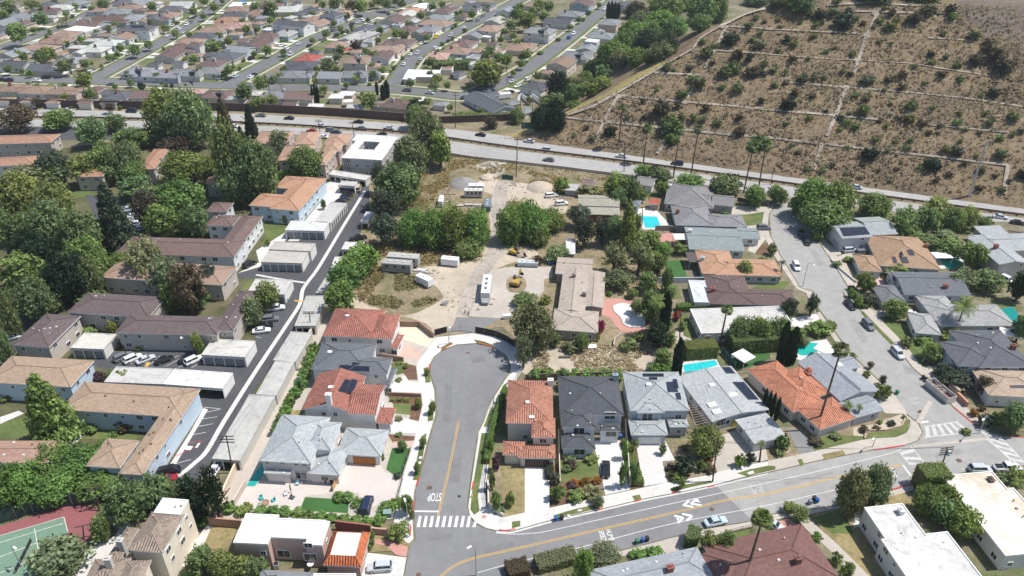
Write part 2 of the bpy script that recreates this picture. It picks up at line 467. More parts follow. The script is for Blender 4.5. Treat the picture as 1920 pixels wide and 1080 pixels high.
def hill_strip(name, mat, s, w, lift=.5):
    q = [G(x, y) for x, y in pts(s)]
    ln = []
    for i in range(len(q)-1):
        n = max(1, int((q[i+1]-q[i]).length/4))
        for k in range(n): ln.append(q[i].lerp(q[i+1], k/n))
    ln.append(q[-1])
    mb = MB(); n = len(ln); rows = []
    for i in range(n):
        a, b = ln[max(0, i-1)], ln[min(n-1, i+1)]
        d = (b-a); d.z = 0; d.normalize(); u = Vector((-d.y, d.x, 0))
        k = w*(1+.25*noise.noise(ln[i]*.2))
        r = []
        for sgn in (-1, 1):
            p = ln[i]+u*(sgn*k/2); p.z = H(p.x, p.y)+lift; r.append(p)
        rows.append(r)
    for i in range(n-1):
        a, b = rows[i]; c, d = rows[i+1]
        mb.face([a, c, d, b] if (c-a).cross(b-a).z > 0 else [a, b, d, c])
    o = mb.build(name, M[mat]); o['kind'] = 'structure'
for s, w in (('1060,221 1135,229 1197,236 1287,245 1350,252 1440,259 1532,270', 1.3), ('1545,271 1652,284 1765,296 1825,304 1890,311', 1.0),
             ('1162,180 1282,192 1372,200 1440,207 1550,216 1600,221 1645,225', 1.2), ('1720,233 1790,240 1890,250', .8),
             ('1225,137 1312,142', 1.8), ('1480,156 1575,164 1665,171', 1.3), ('1665,171 1760,180 1815,186 1915,201', .9),
             ('1297,95 1345,96 1440,102', 1.0), ('1440,103 1570,113 1605,114 1705,120 1802,135 1865,145', .7),
             ('1362,51 1440,56 1610,64', .9), ('1740,72 1815,77', .8), ('1602,22 1702,25 1800,26', 1.3), ('1550,11 1640,6 1705,11 1802,12', 1.8)):
    hill_strip('drainage_path', 'drain', s, w*.72, .4)
for s in ('1160,180 1132,230 1115,267', '1362,51 1335,100 1322,130', '1312,142 1295,175 1282,192', '1246,268 1232,290', '1645,25 1625,67 1610,112 1600,140',
          '1587,165 1569,212 1550,257', '1541,270 1526,320', '1890,311 1882,365'):
    hill_strip('drainage_path', 'drain', s, 1.35, .45)
for x, y in ((1160,182), (1133,231), (1335,99), (1283,193), (1358,52), (1641,28), (1625,68), (1607,115), (1587,166), (1297,96)):
    p = G(x, y); hill_strip('drainage_path', 'drain', f'{x-2},{y+3} {x+2},{y-3}', 2.6, .5)
hill_strip('drainage_path', 'drain', '1065,217 1115,200 1167,170 1225,136 1265,112 1297,95 1315,72 1352,50', 1.3, .65)
hill_strip('drainage_path', 'dirt', '1352,50 1397,29 1435,17', 2.0, .65)

# freeway
sheet('freeway_road', 'freeway', .05, '-700,222 -300,205 0,203 240,209 480,214 640,224 775,234 900,248 1047,269 1240,297 1440,321 1587,341 1817,366 1920,381 2600,470 2600,540 1920,428 1665,395 1440,362 1300,345 1120,322 990,307 850,290 700,262 480,247 240,240 0,236 -300,238 -700,262')
sheet('verge', 'weeds', .02, '-300,199 0,197 240,203 480,208 640,217 775,226 900,238 1060,250 1060,272 900,248 775,234 480,214 240,209 0,203 -300,206')
for off, mat in ((-4.2, 'paint_white'), (4.2, 'paint_white')): pass
MED = '-300,217 0,221 240,224 480,233 640,242 775,252 960,278 1200,308 1440,341 1665,372 1920,406 2500,480'
_, MEDL = road('freeway_median', 'weeds', .06, MED, -1.6, 1.6)
def dashes(line, off, on, gap, w, z, mat, name):
    mb = MB(); acc = 0; n = len(line)
    from itertools import accumulate
    L2 = [0]
    for i in range(1, n): L2.append(L2[-1]+hypot(line[i][0]-line[i-1][0], line[i][1]-line[i-1][1]))
    def at(s):
        for i in range(1, n):
            if L2[i] >= s or i == n-1:
                f = (s-L2[i-1])/max(1e-6, L2[i]-L2[i-1]); a, b = line[i-1], line[i]
                d = Vector((b[0]-a[0], b[1]-a[1], 0)).normalized(); u = Vector((-d.y, d.x, 0))
                return Vector((a[0], a[1], 0)).lerp(Vector((b[0], b[1], 0)), f)+u*off
    s = 0
    while s < L2[-1]-on:
        a, b = at(s), at(s+on); d = (b-a).normalized(); u = Vector((-d.y, d.x, 0))*w/2
        mb.face([(p.x, p.y, z) for p in (a-u, b-u, b+u, a+u)])
        s += on+gap
    o = mb.build(name, M[mat]); o['kind'] = 'structure'
for off in (5.2, 8.9, -5.2, -8.9): dashes(MEDL, off, 3, 9, .22, .105, 'paint_white', 'lane_marking')
# ---------------- far suburb streets, each with pale pavements and grassy parkways either side
FAR = {
 'frontage': '-260,134 0,147 120,150 240,154 360,158 480,162 600,164 720,167 800,173 860,180 900,172 935,158 960,146 1000,121 1060,76 1110,36 1150,2 1185,-30',
 'third': '738,160 765,120 788,97 842,67 890,42 945,15 990,-8 1060,-40',
 'second': '428,158 480,130 540,98 597,68 660,45 700,27 760,5 820,-15',
 'first': '175,148 250,108 300,80 350,50 390,22 412,4 440,-20',
 'corner': '-120,125 0,90 75,64 140,42 175,21 212,9 260,-12',
 'cross': '500,8 560,13 620,18 700,27 800,24 860,8',
}
FARL = {}
for k, s in FAR.items():
    w = 4.4
    road('pavement', 'concrete2', .03, s, -w-3.3, w+3.3)
    road('parkway', 'lawn', .04, s, -w-1.9, w+1.9)
    o, FARL[k] = road('street', 'asphalt_far', .05, s, -w, w)
# ---------------- asphalt courts of the apartments
sheet('garden_ground', 'grove', .02, '-60,300 300,255 520,250 660,300 700,330 690,400 640,480 600,545 480,740 400,900 300,960 -60,985')
sheet('alley', 'asphalt_dark', .045, '692,345 694,410 660,455 636,495 602,545 556,607 486,720 430,810 402,861 366,905 335,918 298,915 320,868 357,810 382,765 375,747 400,735 372,700 330,694 200,694 165,682 212,660 325,655 377,640 478,640 474,600 520,562 548,548 540,526 445,522 446,512 486,492 522,448 560,446 620,432 648,390 676,350')
sheet('alley', 'asphalt_dark', .045, '195,505 175,400 160,365 222,372 275,415 285,450 240,470')
sheet('alley', 'asphalt_dark', .045, '10,650 20,590 30,560 62,555 120,560 60,600 30,660')
sheet('alley', 'asphalt_dark', .04, '60,262 0,262 0,236 240,240 330,246 330,262')
road('gutter', 'concrete', .06, '684,358 640,430 598,500 576,530 567,545 562,570 540,605 480,695 420,790 388,845 365,868 335,893', -.55, .55, 4)
road('gutter', 'concrete', .06, '480,515 530,524 572,530', -.4, .4, 3)
def stripe(x0, y0, x1, y1, w=.12, mat='paint_white', z=.075, name='parking_line'):
    _ix[0] += 1
    a, b = P(x0, y0), P(x1, y1); d = (b-a).normalized(); u = Vector((-d.y, d.x, 0))*w/2; z += .012+.0004*(_ix[0] % 20)
    mb = MB(); mb.face([(p.x, p.y, z) for p in (a-u, b-u, b+u, a+u)]); o = mb.build(name, M[mat]); o['kind'] = 'structure'
for q in ((212,679,220,671), (228,681,240,672), (245,683,257,674), (272,683,283,675), (297,686,335,667), (312,687,345,669), (335,689,352,680), (359,690,375,681), (283,683,300,668),
          (382,764,413,767), (380,775,414,768), (372,787,407,782), (363,802,399,795), (355,817,387,811), (322,872,358,862), (502,570,515,562), (497,585,512,578), (525,555,545,556), (505,610,512,605), (480,632,490,634)):
    stripe(*q)
for q in ((330,856,372,836), (372,836,380,825), (325,857,340,850), (350,832,376,826)): stripe(*q, mat='paint_red')
stripe(340,839,360,841, 1.2); stripe(368,840,374,831, .5)
stripe(274,688,280,680, .9, 'paint_yellow'); stripe(552,564,578,566, .6, 'paint_yellow')
for s in ('612,344 640,330 655,352 560,452 540,452 600,380', '446,512 486,492 480,470 560,420 520,470 495,498', '357,810 382,765 390,768 362,815 330,870 318,872'): sheet('pavement', 'concrete', .055, s)
sheet('pavement', 'concrete', .05, '0,782 35,770 45,775 0,795'); sheet('pavement', 'concrete', .05, '120,812 145,800 160,815 130,840 118,836')
for s in ('440,560 470,545 500,480 520,470 470,400 520,392 545,440 470,520', '610,340 640,352 600,400 575,440 560,430 590,390', '310,455 345,428 352,440 330,450', '130,360 172,352 175,366 140,372', '0,795 70,775 110,800 90,818 0,822', '120,826 200,800 260,800 255,830 180,822', '505,430 520,425 512,445 490,470 480,480', '560,300 600,345 560,330', '500,345 520,360 480,372 470,362'): sheet('lawn', 'lawn', .03, s)
# tennis court
sheet('tennis_court_surround', 'plain', .06, '-40,998 95,958 130,938 182,952 176,985 172,1003 150,1032 110,1085 60,1160 -60,1160', color=(.27, .10, .105))
sheet('tennis_court', 'plain', .075, '-60,1023 0,1005 120,970 128,1000 96,1050 40,1140 -60,1160', color=(.16, .255, .185))
for q in ((0,1005,120,970), (120,970,128,1000), (0,1018,118,982), (0,1045,70,1018), (65,992,72,1030), (0,1075,60,1050), (128,1000,96,1050)): stripe(*q, w=.12, z=.085, name='court_line')
# ---------------- vacant lot
sheet('vacant_lot', 'weeds', .025, '690,352 740,290 850,292 990,309 1120,324 1200,345 1240,420 1236,520 1250,600 1262,695 985,705 975,640 940,612 890,622 810,632 750,605 612,585 640,500')
sheet('dirt_track', 'dirt', .035, '767,510 800,500 860,495 895,482 912,455 920,420 917,400 930,372 905,358 880,352 868,344 902,335 937,338 948,346 975,342 1010,352 1030,362 1062,382 1058,400 1030,395 985,380 945,378 938,395 936,440 942,462 985,462 1010,476 985,486 950,496 925,507 905,522 893,548 880,592 860,600 852,612 840,620 815,626 797,606 720,584 650,574 662,556 700,574 760,592 822,566 830,552 800,522', 3)
sheet('gravel_apron', 'concrete2', .04, '888,314 905,303 940,300 950,306 946,322 930,332 912,326')
sheet('weed_patch', 'weeds', .05, '690,520 730,506 790,522 803,536 822,560 800,572 740,580 690,572 673,552', 4)
sheet('dry_clearing', 'dirt', .04, '990,660 1060,650 1200,652 1240,670 1250,690 985,702', 3)
road('gravel_track', 'track', .05, '946,338 938,360 934,390 938,430 930,470 905,505 888,545 872,592', -2.6, 2.6)
road('gravel_track', 'track', .052, '940,455 965,468 985,474', -1.2, 1.2)
sheet('asphalt_apron', 'asphalt', .05, '855,594 937,597 905,616 888,624 840,621 850,610')
sheet('driveway', 'concrete2', .06, '897,545 906,520 925,505 960,500 1036,500 1036,520 1020,524 1020,545 1000,565 975,575 960,588 940,597 880,593')
sheet('planter_bed', 'weeds', .07, '950,524 960,518 975,518 986,526 986,540 975,548 958,548 949,538', 4)
sheet('pool_deck', 'brickdeck', .06, '1136,561 1157,559 1180,563 1197,567 1206,590 1210,620 1190,623 1167,622 1155,612 1145,597 1128,590 1130,570')
# ---------------- the cul-de-sac and the main street
sheet('street', 'asphalt', .05, '757,1085 770,1018 780,1012 777,965 780,922 810,810 820,777 817,730 807,700 808,682 818,667 830,658 855,648 892,645 927,652 945,664 955,685 951,700 942,715 917,755 905,790 895,810 880,910 875,950 878,968 890,982 910,992 930,996 960,997 1035,976 1130,955 1210,936 1285,922 1342,910 1362,903 1425,990 1410,976 1317,991 1217,1018 1165,1031 1010,1058 960,1075 930,1085 930,1140 740,1140')
sheet('street', 'street_conc', .052, '1342,910 1390,897 1440,887 1547,862 1640,844 1697,836 1722,827 1731,810 1722,792 1702,777 1680,740 1652,715 1595,662 1560,612 1535,577 1525,545 1502,540 1465,480 1447,445 1441,425 1444,400 1455,387 1470,381 1490,381 1505,390 1515,410 1522,437 1557,487 1590,540 1610,580 1640,612 1677,647 1710,690 1735,712 1785,762 1822,792 1850,809 1885,818 1960,822 2100,830 2100,905 1960,872 1920,872 1810,884 1770,894 1712,906 1672,918 1577,946 1440,964 1410,976')
sheet('gutter', 'concrete', .056, '930,996 960,997 1035,976 1130,955 1210,936 1285,922 1342,910 1440,887 1440,889 1342,912.5 1285,924.5 1210,939 1130,958 1035,979.5 960,1000 930,999')
M['patch'] = surf('asphalt_patch', (.192, .192, .194), .95, ((.4, .12), (6, .15)))
M['patch2'] = surf('concrete_patch', (.285, .28, .27), .95, ((.4, .12), (6, .15)))
for s in ('835,720 848,720 846,790 830,790', '880,670 905,668 912,678 886,681', '845,860 866,858 862,905 840,906', '905,1030 960,1014 964,1022 912,1039', '1090,968 1150,954 1152,961 1094,976', '800,1000 850,1000 846,1012 798,1012'): sheet('asphalt_patch', 'patch', .064, s, slab=False)
for s in ('1690,682 1712,690 1722,706 1700,700', '1590,600 1603,598 1630,640 1615,642', '1520,470 1530,470 1545,498 1534,499', '1470,905 1560,884 1562,889 1473,911', '1750,850 1800,842 1806,850 1756,859'): sheet('asphalt_patch', 'patch2', .066, s, slab=False)
# pavements (a real step up)
sheet('pavement', 'concrete', .15, '815,632 838,630 892,624 930,628 958,641 974,656 981,674 980,694 968,712 957,720 944,716 957,700 958,684 948,664 928,651 892,643 855,646 830,655 814,668 805,682 804,700 814,730 816,777 806,810 776,922 773,965 775,1010 768,1018 764,1018 745,1000 738,975 745,950 755,897 777,825 785,790 792,760 790,740 782,700 782,680 800,657')
sheet('pavement', 'concrete', .15, '957,720 935,760 925,810 917,860 910,922 915,950 927,962 942,970 984,961 1030,952 1132,930 1180,920 1247,905 1330,890 1375,876 1440,865 1440,885 1390,895 1342,908 1285,920 1210,934 1130,953 1035,974 960,995 930,994 912,990 893,980 881,966 878,950 883,910 898,810 908,790 920,755 945,716')
sheet('pavement', 'concrete2', .15, '1440,864 1527,846 1615,825 1640,822 1680,820 1700,811 1707,799 1706,788 1695,777 1672,745 1640,715 1583,664 1548,614 1522,577 1512,550 1492,540 1452,480 1434,445 1428,425 1432,400 1444,384 1470,374 1470,379 1453,386 1442,400 1439,425 1445,445 1463,480 1500,540 1523,547 1533,579 1558,614 1593,664 1650,717 1678,742 1700,779 1720,793 1729,810 1720,826 1697,834 1640,842 1547,860 1440,885')
sheet('pavement', 'concrete2', .15, '1505,388 1517,409 1524,436 1559,486 1592,539 1612,579 1642,611 1679,646 1712,689 1737,711 1787,761 1824,791 1852,808 1862,800 1835,785 1800,752 1756,710 1728,686 1694,642 1658,606 1630,575 1606,538 1572,484 1536,434')
sheet('pavement', 'concrete2', .15, '1000,1060 1165,1033 1217,1020 1317,993 1410,978 1440,966 1577,948 1672,920 1712,908 1714,918 1692,925 1630,939 1585,950 1522,963 1440,977 1410,987 1315,1009 1242,1026 1170,1042 1010,1068')
PK = 'lawn'
for s in ('794,690 803,688 808,716 798,718', '802,770 814,760 812,788 802,790', '790,818 800,812 786,900 774,900', '944,722 955,714 940,740 928,765 915,800 907,800 918,770', '903,812 913,812 908,860 896,930 899,958 889,965 882,955 886,915', '888,636 910,641 927,648 924,651 895,644', '826,652 846,641 849,645 830,656',
          '960,978 975,976 976,986 960,991', '1038,966 1075,955 1130,943 1131,951 1085,962 1042,972', '1185,930 1199,927 1203,935 1191,940', '1256,916 1275,910 1332,901 1336,905 1300,912 1261,922', '1382,887 1405,880 1440,873 1454,874 1454,880 1400,893', '1495,862 1503,860 1508,870 1501,873'):
    sheet('parkway', PK, .18, s)
sheet('parkway', 'dryturf', .18, '1541,852 1580,844 1586,852 1546,862')
sheet('parkway', 'weeds', .18, '1580,545 1590,560 1604,572 1600,577 1585,562')
for s in ('1618,583 1640,606 1676,642 1672,646 1636,609 1615,586',): sheet('parkway', 'lawn', .18, s)
# gardens, drives and yards of the cul-de-sac houses
D = [('garden_ground', 'concrete2', .12, '612,582 750,603 815,632 800,657 782,682 792,760 777,825 755,897 740,970 640,985 402,975 480,800'),
 ('gravel_yard', 'sand', .14, '748,614 787,613 812,634 802,652 757,637'), ('driveway', 'pink_pave', .15, '742,672 747,639 792,657 782,676 770,672'), ('path', 'pink_pave', .15, '757,637 748,614 738,612 738,640 748,640'),
 ('lawn', 'lawn', .14, '732,680 757,682 757,700 740,704'), ('mulch_bed', 'mulch', .14, '740,676 780,686 783,712 765,712 757,700 757,682 732,679'), ('driveway', 'white_pave', .15, '728,737 737,715 760,704 766,714 786,717 790,741'),
 ('mulch_bed', 'mulch', .138, '726,741 790,743 792,760 786,789 768,786 771,757 737,757'), ('lawn', 'lawn', .143, '737,757 771,757 770,778 740,775'), ('driveway', 'white_pave', .15, '728,812 740,778 768,786 785,792 780,812'),
 ('mulch_bed', 'mulch', .139, '727,814 778,818 776,828 738,832'), ('path', 'pink_pave', .14, '738,828 778,826 772,838 735,838'), ('lawn', 'turf', .145, '735,840 769,840 755,890 738,890 724,880'),
 ('driveway', 'paver', .15, '640,880 660,866 712,868 722,885 736,892 753,899 745,936 718,938 700,950 676,962 672,945 673,925 628,922'), ('patio', 'paver', .145, '478,912 497,900 640,900 628,924 572,930 560,958 478,955 440,945 460,915'),
 ('lawn', 'turf', .15, '572,932 655,937 652,962 562,957'), ('path', 'concrete2', .13, '478,812 500,812 480,866 462,912 430,952 404,970'),
 ('backyard', 'dryturf', .14, '540,770 575,768 562,785 535,785'), ('backyard', 'concrete2', .14, '580,700 600,700 585,725 570,725'),
 ('path', 'concrete', .12, '165,1030 215,1005 240,965 262,960 235,1000 200,1050 150,1090 120,1090'), ('lawn', 'dryturf', .13, '395,990 442,985 440,1005 425,1030 372,1030'), ('path', 'concrete', .14, '390,982 402,975 385,1015 345,1062 330,1062'),
 ('front_yard', 'dryturf', .13, '690,990 770,985 772,1015 765,1030 690,1036'), ('path', 'brickdeck', .15, '702,1010 730,1014 765,1025 761,1044 742,1040 725,1024 700,1018'), ('driveway', 'concrete', .14, '687,1036 762,1045 755,1085 660,1085'),
 # right of the cul-de-sac
 ('front_yard', 'dryturf', .13, '905,860 960,870 984,872 984,962 942,969 916,948 912,920'), ('gravel_yard', 'weeds', .14, '918,875 938,872 945,940 925,955 914,930'), ('driveway', 'white_pave', .15, '984,873 1030,873 1030,952 984,961'),
 ('garden_ground', 'mulch', .13, '1030,880 1050,865 1132,928 1030,951'), ('lawn', 'lawn', .14, '1050,866 1125,864 1128,895 1095,898 1052,906'), ('driveway', 'white_pave', .15, '1112,826 1162,826 1181,918 1135,928'),
 ('garden_ground', 'mulch', .13, '1162,830 1195,830 1207,911 1181,918'), ('driveway', 'white_pave', .15, '1193,834 1247,826 1252,835 1266,863 1242,865 1251,904 1206,912'), ('garden_ground', 'weeds', .13, '1247,824 1335,820 1335,888 1252,903 1243,866 1267,864'),
 ('driveway', 'concrete2', .15, '1345,840 1355,815 1382,806 1436,842 1440,862 1385,875 1334,888 1336,862'), ('garden_ground', 'weeds', .125, '1382,806 1480,800 1540,800 1620,790 1700,776 1707,800 1680,820 1615,825 1527,846 1440,864'),
 ('driveway', 'asphalt', .15, '1474,800 1510,812 1527,845 1500,852'), ('lawn', 'lawn', .15, '1522,832 1545,820 1565,815 1620,818 1622,823 1527,845'), ('mulch_bed', 'dirt', .14, '1600,802 1640,795 1690,776 1697,786 1690,800 1660,808 1630,808 1618,822 1600,816'), ('lawn', 'lawn', .15, '1622,822 1628,812 1660,809 1690,802 1697,787 1704,790 1703,803 1696,812 1680,819 1640,821'),
 ('driveway', 'concrete2', .15, '1632,750 1677,737 1702,776 1660,775'), ('driveway', 'concrete2', .15, '1575,688 1592,668 1650,716 1640,726 1600,700'),
 # between the two streets
 ('backyard', 'yard', .1, '1262,430 1440,370 1450,480 1540,600 1590,664 1470,700 1280,700 1256,600'), ('lawn', 'turf', .14, '1246,490 1280,487 1288,520 1252,520'), ('patio', 'brickdeck', .14, '1230,440 1262,435 1270,460 1225,458'),
 ('pool_deck', 'concrete', .14, '1192,392 1225,388 1260,425 1262,432 1205,430'), ('lawn', 'lawn', .14, '1212,362 1232,358 1240,385 1220,382'), ('lawn', 'lawn', .14, '1365,395 1432,397 1430,420 1395,422 1362,410'), ('path', 'concrete2', .14, '1370,385 1440,388 1445,395 1400,402 1372,402'), ('driveway', 'concrete2', .15, '1398,424 1432,420 1438,445 1415,475 1402,470 1410,440'),
 ('garden_ground', 'mulch', .14, '1410,462 1440,455 1447,475 1420,478'), ('lawn', 'lawn', .13, '1440,525 1480,528 1470,545 1400,545'), ('lawn', 'lawn', .14, '1240,536 1270,534 1278,560 1240,562'), ('patio', 'white_pave', .14, '1478,598 1530,588 1545,602 1490,618'), ('patio', 'concrete2', .14, '1270,612 1300,640 1290,655 1262,640'), ('lawn', 'lawn', .14, '1275,590 1290,590 1300,636 1282,630'),
 ('pool_deck', 'concrete', .14, '1275,680 1340,668 1352,690 1330,702 1280,712'), ('lawn', 'turf', .14, '1372,660 1440,650 1445,672 1400,690 1380,690'), ('pool_deck', 'concrete', .14, '1490,645 1550,636 1560,650 1510,680 1492,672'),
 # east of the right-hand street
 ('backyard', 'yard', .1, '1522,420 1930,415 1960,800 1860,800 1800,752 1756,710 1694,642 1630,575 1606,538 1560,480'), ('driveway', 'concrete2', .14, '1560,485 1620,462 1640,470 1580,492'), ('driveway', 'concrete2', .14, '1536,452 1580,468 1575,478 1552,478'), ('mulch_bed', 'dirt', .14, '1560,490 1582,484 1606,525 1590,530'),
 ('driveway', 'pink_pave', .14, '1590,533 1650,520 1660,532 1605,545'), ('lawn', 'lawn', .14, '1600,545 1614,543 1640,575 1630,580'), ('driveway', 'concrete2', .15, '1620,584 1655,578 1690,575 1695,592 1672,592 1635,596'), ('lawn', 'lawn', .14, '1637,597 1668,592 1706,622 1712,645 1690,650'), ('lawn', 'lawn', .14, '1694,648 1735,640 1745,670 1726,686'), ('driveway', 'concrete2', .15, '1730,688 1770,684 1800,705 1758,712'), ('garden_ground', 'weeds', .13, '1800,760 1920,760 1960,810 1870,808 1835,785'), ('path', 'concrete2', .16, '1787,761 1800,752 1835,785 1862,800 1852,808'),
 ('pool_deck', 'concrete', .13, '1735,468 1800,468 1812,500 1750,505'),
 # south of the main street
 ('backyard', 'yard', .1, '1000,1068 1170,1042 1242,1026 1410,987 1522,963 1692,925 1714,918 1800,895 1960,880 2100,1200 900,1200'), ('driveway', 'concrete2', .14, '1240,1026 1282,1016 1290,1030 1250,1040'), ('lawn', 'lawn', .13, '1168,1056 1245,1035 1250,1045 1170,1058'), ('lawn', 'lawn', .13, '1375,1000 1410,990 1418,1022 1372,1030'),
 ('lawn', 'dryturf', .13, '1522,966 1690,922 1710,940 1720,1010 1690,1085 1600,1085 1560,1020'), ('lawn', 'lawn', .135, '1522,970 1580,955 1600,1000 1560,1000'), ('path', 'concrete2', .145, '1495,975 1515,968 1530,985 1570,1020 1610,1060 1640,1090 1605,1090 1555,1030 1520,1000'), ('path', 'concrete', .14, '1602,962 1612,960 1620,985 1600,990'),
 ('driveway', 'brickdeck', .14, '1455,978 1480,972 1498,985 1460,995'), ('garden_ground', 'weeds', .13, '1900,880 1960,880 1960,950 1920,930')]
for nm, mt, z, s in D: sheet(nm, mt, z, s)
# pools
for nm, mt, s, sm in (('pool_water', 'pool', '1203,405 1232,406 1240,427 1210,427', 0), ('pool_water', 'pool', '1281,684 1340,675 1347,684 1310,695 1284,702', 0), ('pool_water', 'pool_teal', '1495,648 1512,642 1540,645 1548,651 1530,660 1512,666 1497,664', 3),
                      ('pool_water', 'pool_teal', '1748,470 1775,474 1795,485 1808,498 1790,502 1776,503 1765,490', 3), ('pool_water', 'pool_deep', '1876,580 1900,576 1912,600 1905,625 1890,610', 2), ('pool_water', 'pool_teal', '498,858 497,886 478,911 462,911', 0), ('pool_water', 'pool', '985,13 1000,8 1012,8 1008,16 990,17', 0)):
    sheet(nm, mt, .16, s, sm)
sheet('pool_rim', 'brickdeck', .12, '1181,560 1195,562 1180,566')
# dry kidney-shaped pool: a real hollow shown as a raised pale bowl floor with a low pale rim
kp = smooth_line([(p.x, p.y) for p in [P(*q, .17) for q in pts('1152,575 1167,571 1185,575 1200,587 1207,600 1205,609 1197,612 1180,611 1170,605 1167,595 1155,585 1152,575')]], 5)[:-1]
mb = MB(); flat_poly(mb, [(p.x, p.y) for p in kp], .17)
n = len(kp); c = sum(kp, Vector())/n
for i in range(n):
    a, b = kp[i], kp[(i+1) % n]
    a2, b2 = a+(a-c).normalized()*.5, b+(b-c).normalized()*.5
    mb.box(0,0,0,0,0,0) if False else None
    mb.face([(a.x,a.y,.3),(a2.x,a2.y,.3),(b2.x,b2.y,.3),(b.x,b.y,.3)]); mb.face([(a.x,a.y,.17),(a.x,a.y,.3),(b.x,b.y,.3),(b.x,b.y,.17)]); mb.face([(a2.x,a2.y,.05),(b2.x,b2.y,.05),(b2.x,b2.y,.3),(a2.x,a2.y,.3)])
o = mb.build('dry_pool', M['trim']); o['kind'] = 'structure'
# ---------------- road paint
def line_px(s, w, mat, z=.062, name='road_marking', sm=6, off=0):
    _ix[0] += 1; z = z+.02+(_ix[0] % 50)*.0003
    ln = smooth_line([P(x, y, z) for x, y in pts(s)], sm); mb = MB(); ribbon(mb, ln, off-w/2, off+w/2, z)
    o = mb.build(name, M[mat]); o['kind'] = 'structure'
MAINY = '818,1088 850,1062 890,1046 960,1030.5 1110,996 1260,962 1365,937 1440,925.5 1577,893 1692,871'
for off in (-.16, .16):
    line_px(MAINY, .13, 'paint_yellow', off=off)
    line_px('860,790 842,880 821,967', .12, 'paint_yellow', off=off)
line_px('930,999 960,1001.5 995,1000 1035,994 1210,955 1440,905 1565,876 1665,851 1690,842', .13, 'paint_white')
line_px('895,1074 960,1056 1085,1027 1260,982 1440,947 1572,917', .13, 'paint_white')
line_px('777,958.5 823,959', .4, 'paint_white')
mb = MB()
for i in range(10):
    x = 782+i*11.6
    y0 = 968 if i < 9 else 977
    q = [P(x+3.5, y0, 0), P(x+8.5, y0, 0), P(x+5, 989, 0), P(x-1, 989, 0)]
    mb.face([(p.x, p.y, .098) for p in reversed(q)])
o = mb.build('crosswalk_marking', M['paint_white']); o['kind'] = 'structure'
# crosswalks at the junction on the right (worn ladders)
def ladder(a0, a1, b0, b1, n, mat='worn_white'):
    """two edge lines a0-a1, b0-b1 and n rungs between"""
    for p, q in ((a0, a1), (b0, b1)): stripe(*p, *q, w=.35, mat=mat, z=.095, name='crosswalk_marking')
    for i in range(n):
        t = (i+.5)/n
        stripe(a0[0]+(a1[0]-a0[0])*t, a0[1]+(a1[1]-a0[1])*t, b0[0]+(b1[0]-b0[0])*t, b0[1]+(b1[1]-b0[1])*t, w=.9, mat=mat, z=.092, name='crosswalk_marking')
ladder((1732,801), (1797,791), (1732,821), (1825,811), 6)
ladder((1685,847), (1706,873), (1707,837), (1746,884), 3)
ladder((1836,806), (1895,865), (1875,820), (1925,872), 5)
stripe(1726,793,1741,790.5, .5, 'paint_white'); stripe(1693,873,1711,897, .4, 'paint_white'); stripe(1805,880,1822,878, .3, 'paint_white')
line_px('1722,793 1745,752', 1.0, 'concrete2', .064, 'gutter', 2); line_px('1712,837 1850,823', .8, 'concrete2', .064, 'gutter', 2); line_px('1850,823 1925,885', .5, 'worn_white', .066, sm=2)
# sharrow chevrons on the speed hump
def chev(P0, P1, col='paint_white'):
    for (a, b) in P0: stripe(*a, *b, w=.5, mat=col, name='road_marking', z=.078)
    mb = MB(); q = [P(*p) for p in P1]; q = [(p.x, p.y, .099) for p in q]
    if area2(q) < 0: q.reverse()
    mb.face(q); o = mb.build('road_marking', M[col]); o['kind'] = 'structure'
chev((((1292,939),(1281,949)), ((1281,948),(1300,951)), ((1306,936),(1295,945.5)), ((1295,945),(1315,948))), ((1308,935),(1313,943),(1302,941)))
chev((((1279,964),(1298,968)), ((1298,968),(1287,977)), ((1264,967.5),(1281,971.5)), ((1281,971),(1271,981)), ), ((1267,971),(1274,973),(1270,977)))
def text_px(body, x, y, xb, yb, size, depth, mat='paint_white', name='road_marking', sy=1.0):
    """lettering laid flat on the road; (x,y) middle, (xb,yb) a point in the reading direction"""
    a, b = P(x, y), P(xb, yb); d = b-a; ang = atan2(d.y, d.x)
    cu = bpy.data.curves.new(name, 'FONT'); cu.body = body; cu.size = 1; cu.align_x = 'CENTER'; cu.align_y = 'CENTER'; cu.offset = .018
    o = bpy.data.objects.new(name, cu); COL.objects.link(o)
    o.location = (a.x, a.y, .1); o.rotation_euler = (0, 0, ang); o.scale = (size, depth, 1)
    cu.materials.append(M[mat]); o['kind'] = 'structure'
text_px('STOP', 815, 932, 795, 932.3, 1.15, 3.0)
text_px('HUMP', 1143, 1003.5, 1146, 1012, .95, 1.5); text_px('SPEED', 1129, 1005, 1132, 1013.5, .85, 1.5)
text_px('HUMP', 1413.5, 918.5, 1411, 911, .95, 1.4, 'worn_white'); text_px('SPEED', 1427, 917, 1424.5, 909.5, .85, 1.4, 'worn_white')
text_px('STOP', 1670, 886, 1675, 896, 1.1, 2.4); 
text_px('BIKE', 1719, 756.5, 1731, 754.5, 1.0, 1.3, 'worn_white'); text_px('SLOW', 1713, 749, 1723, 747.3, .9, 1.3, 'worn_white')
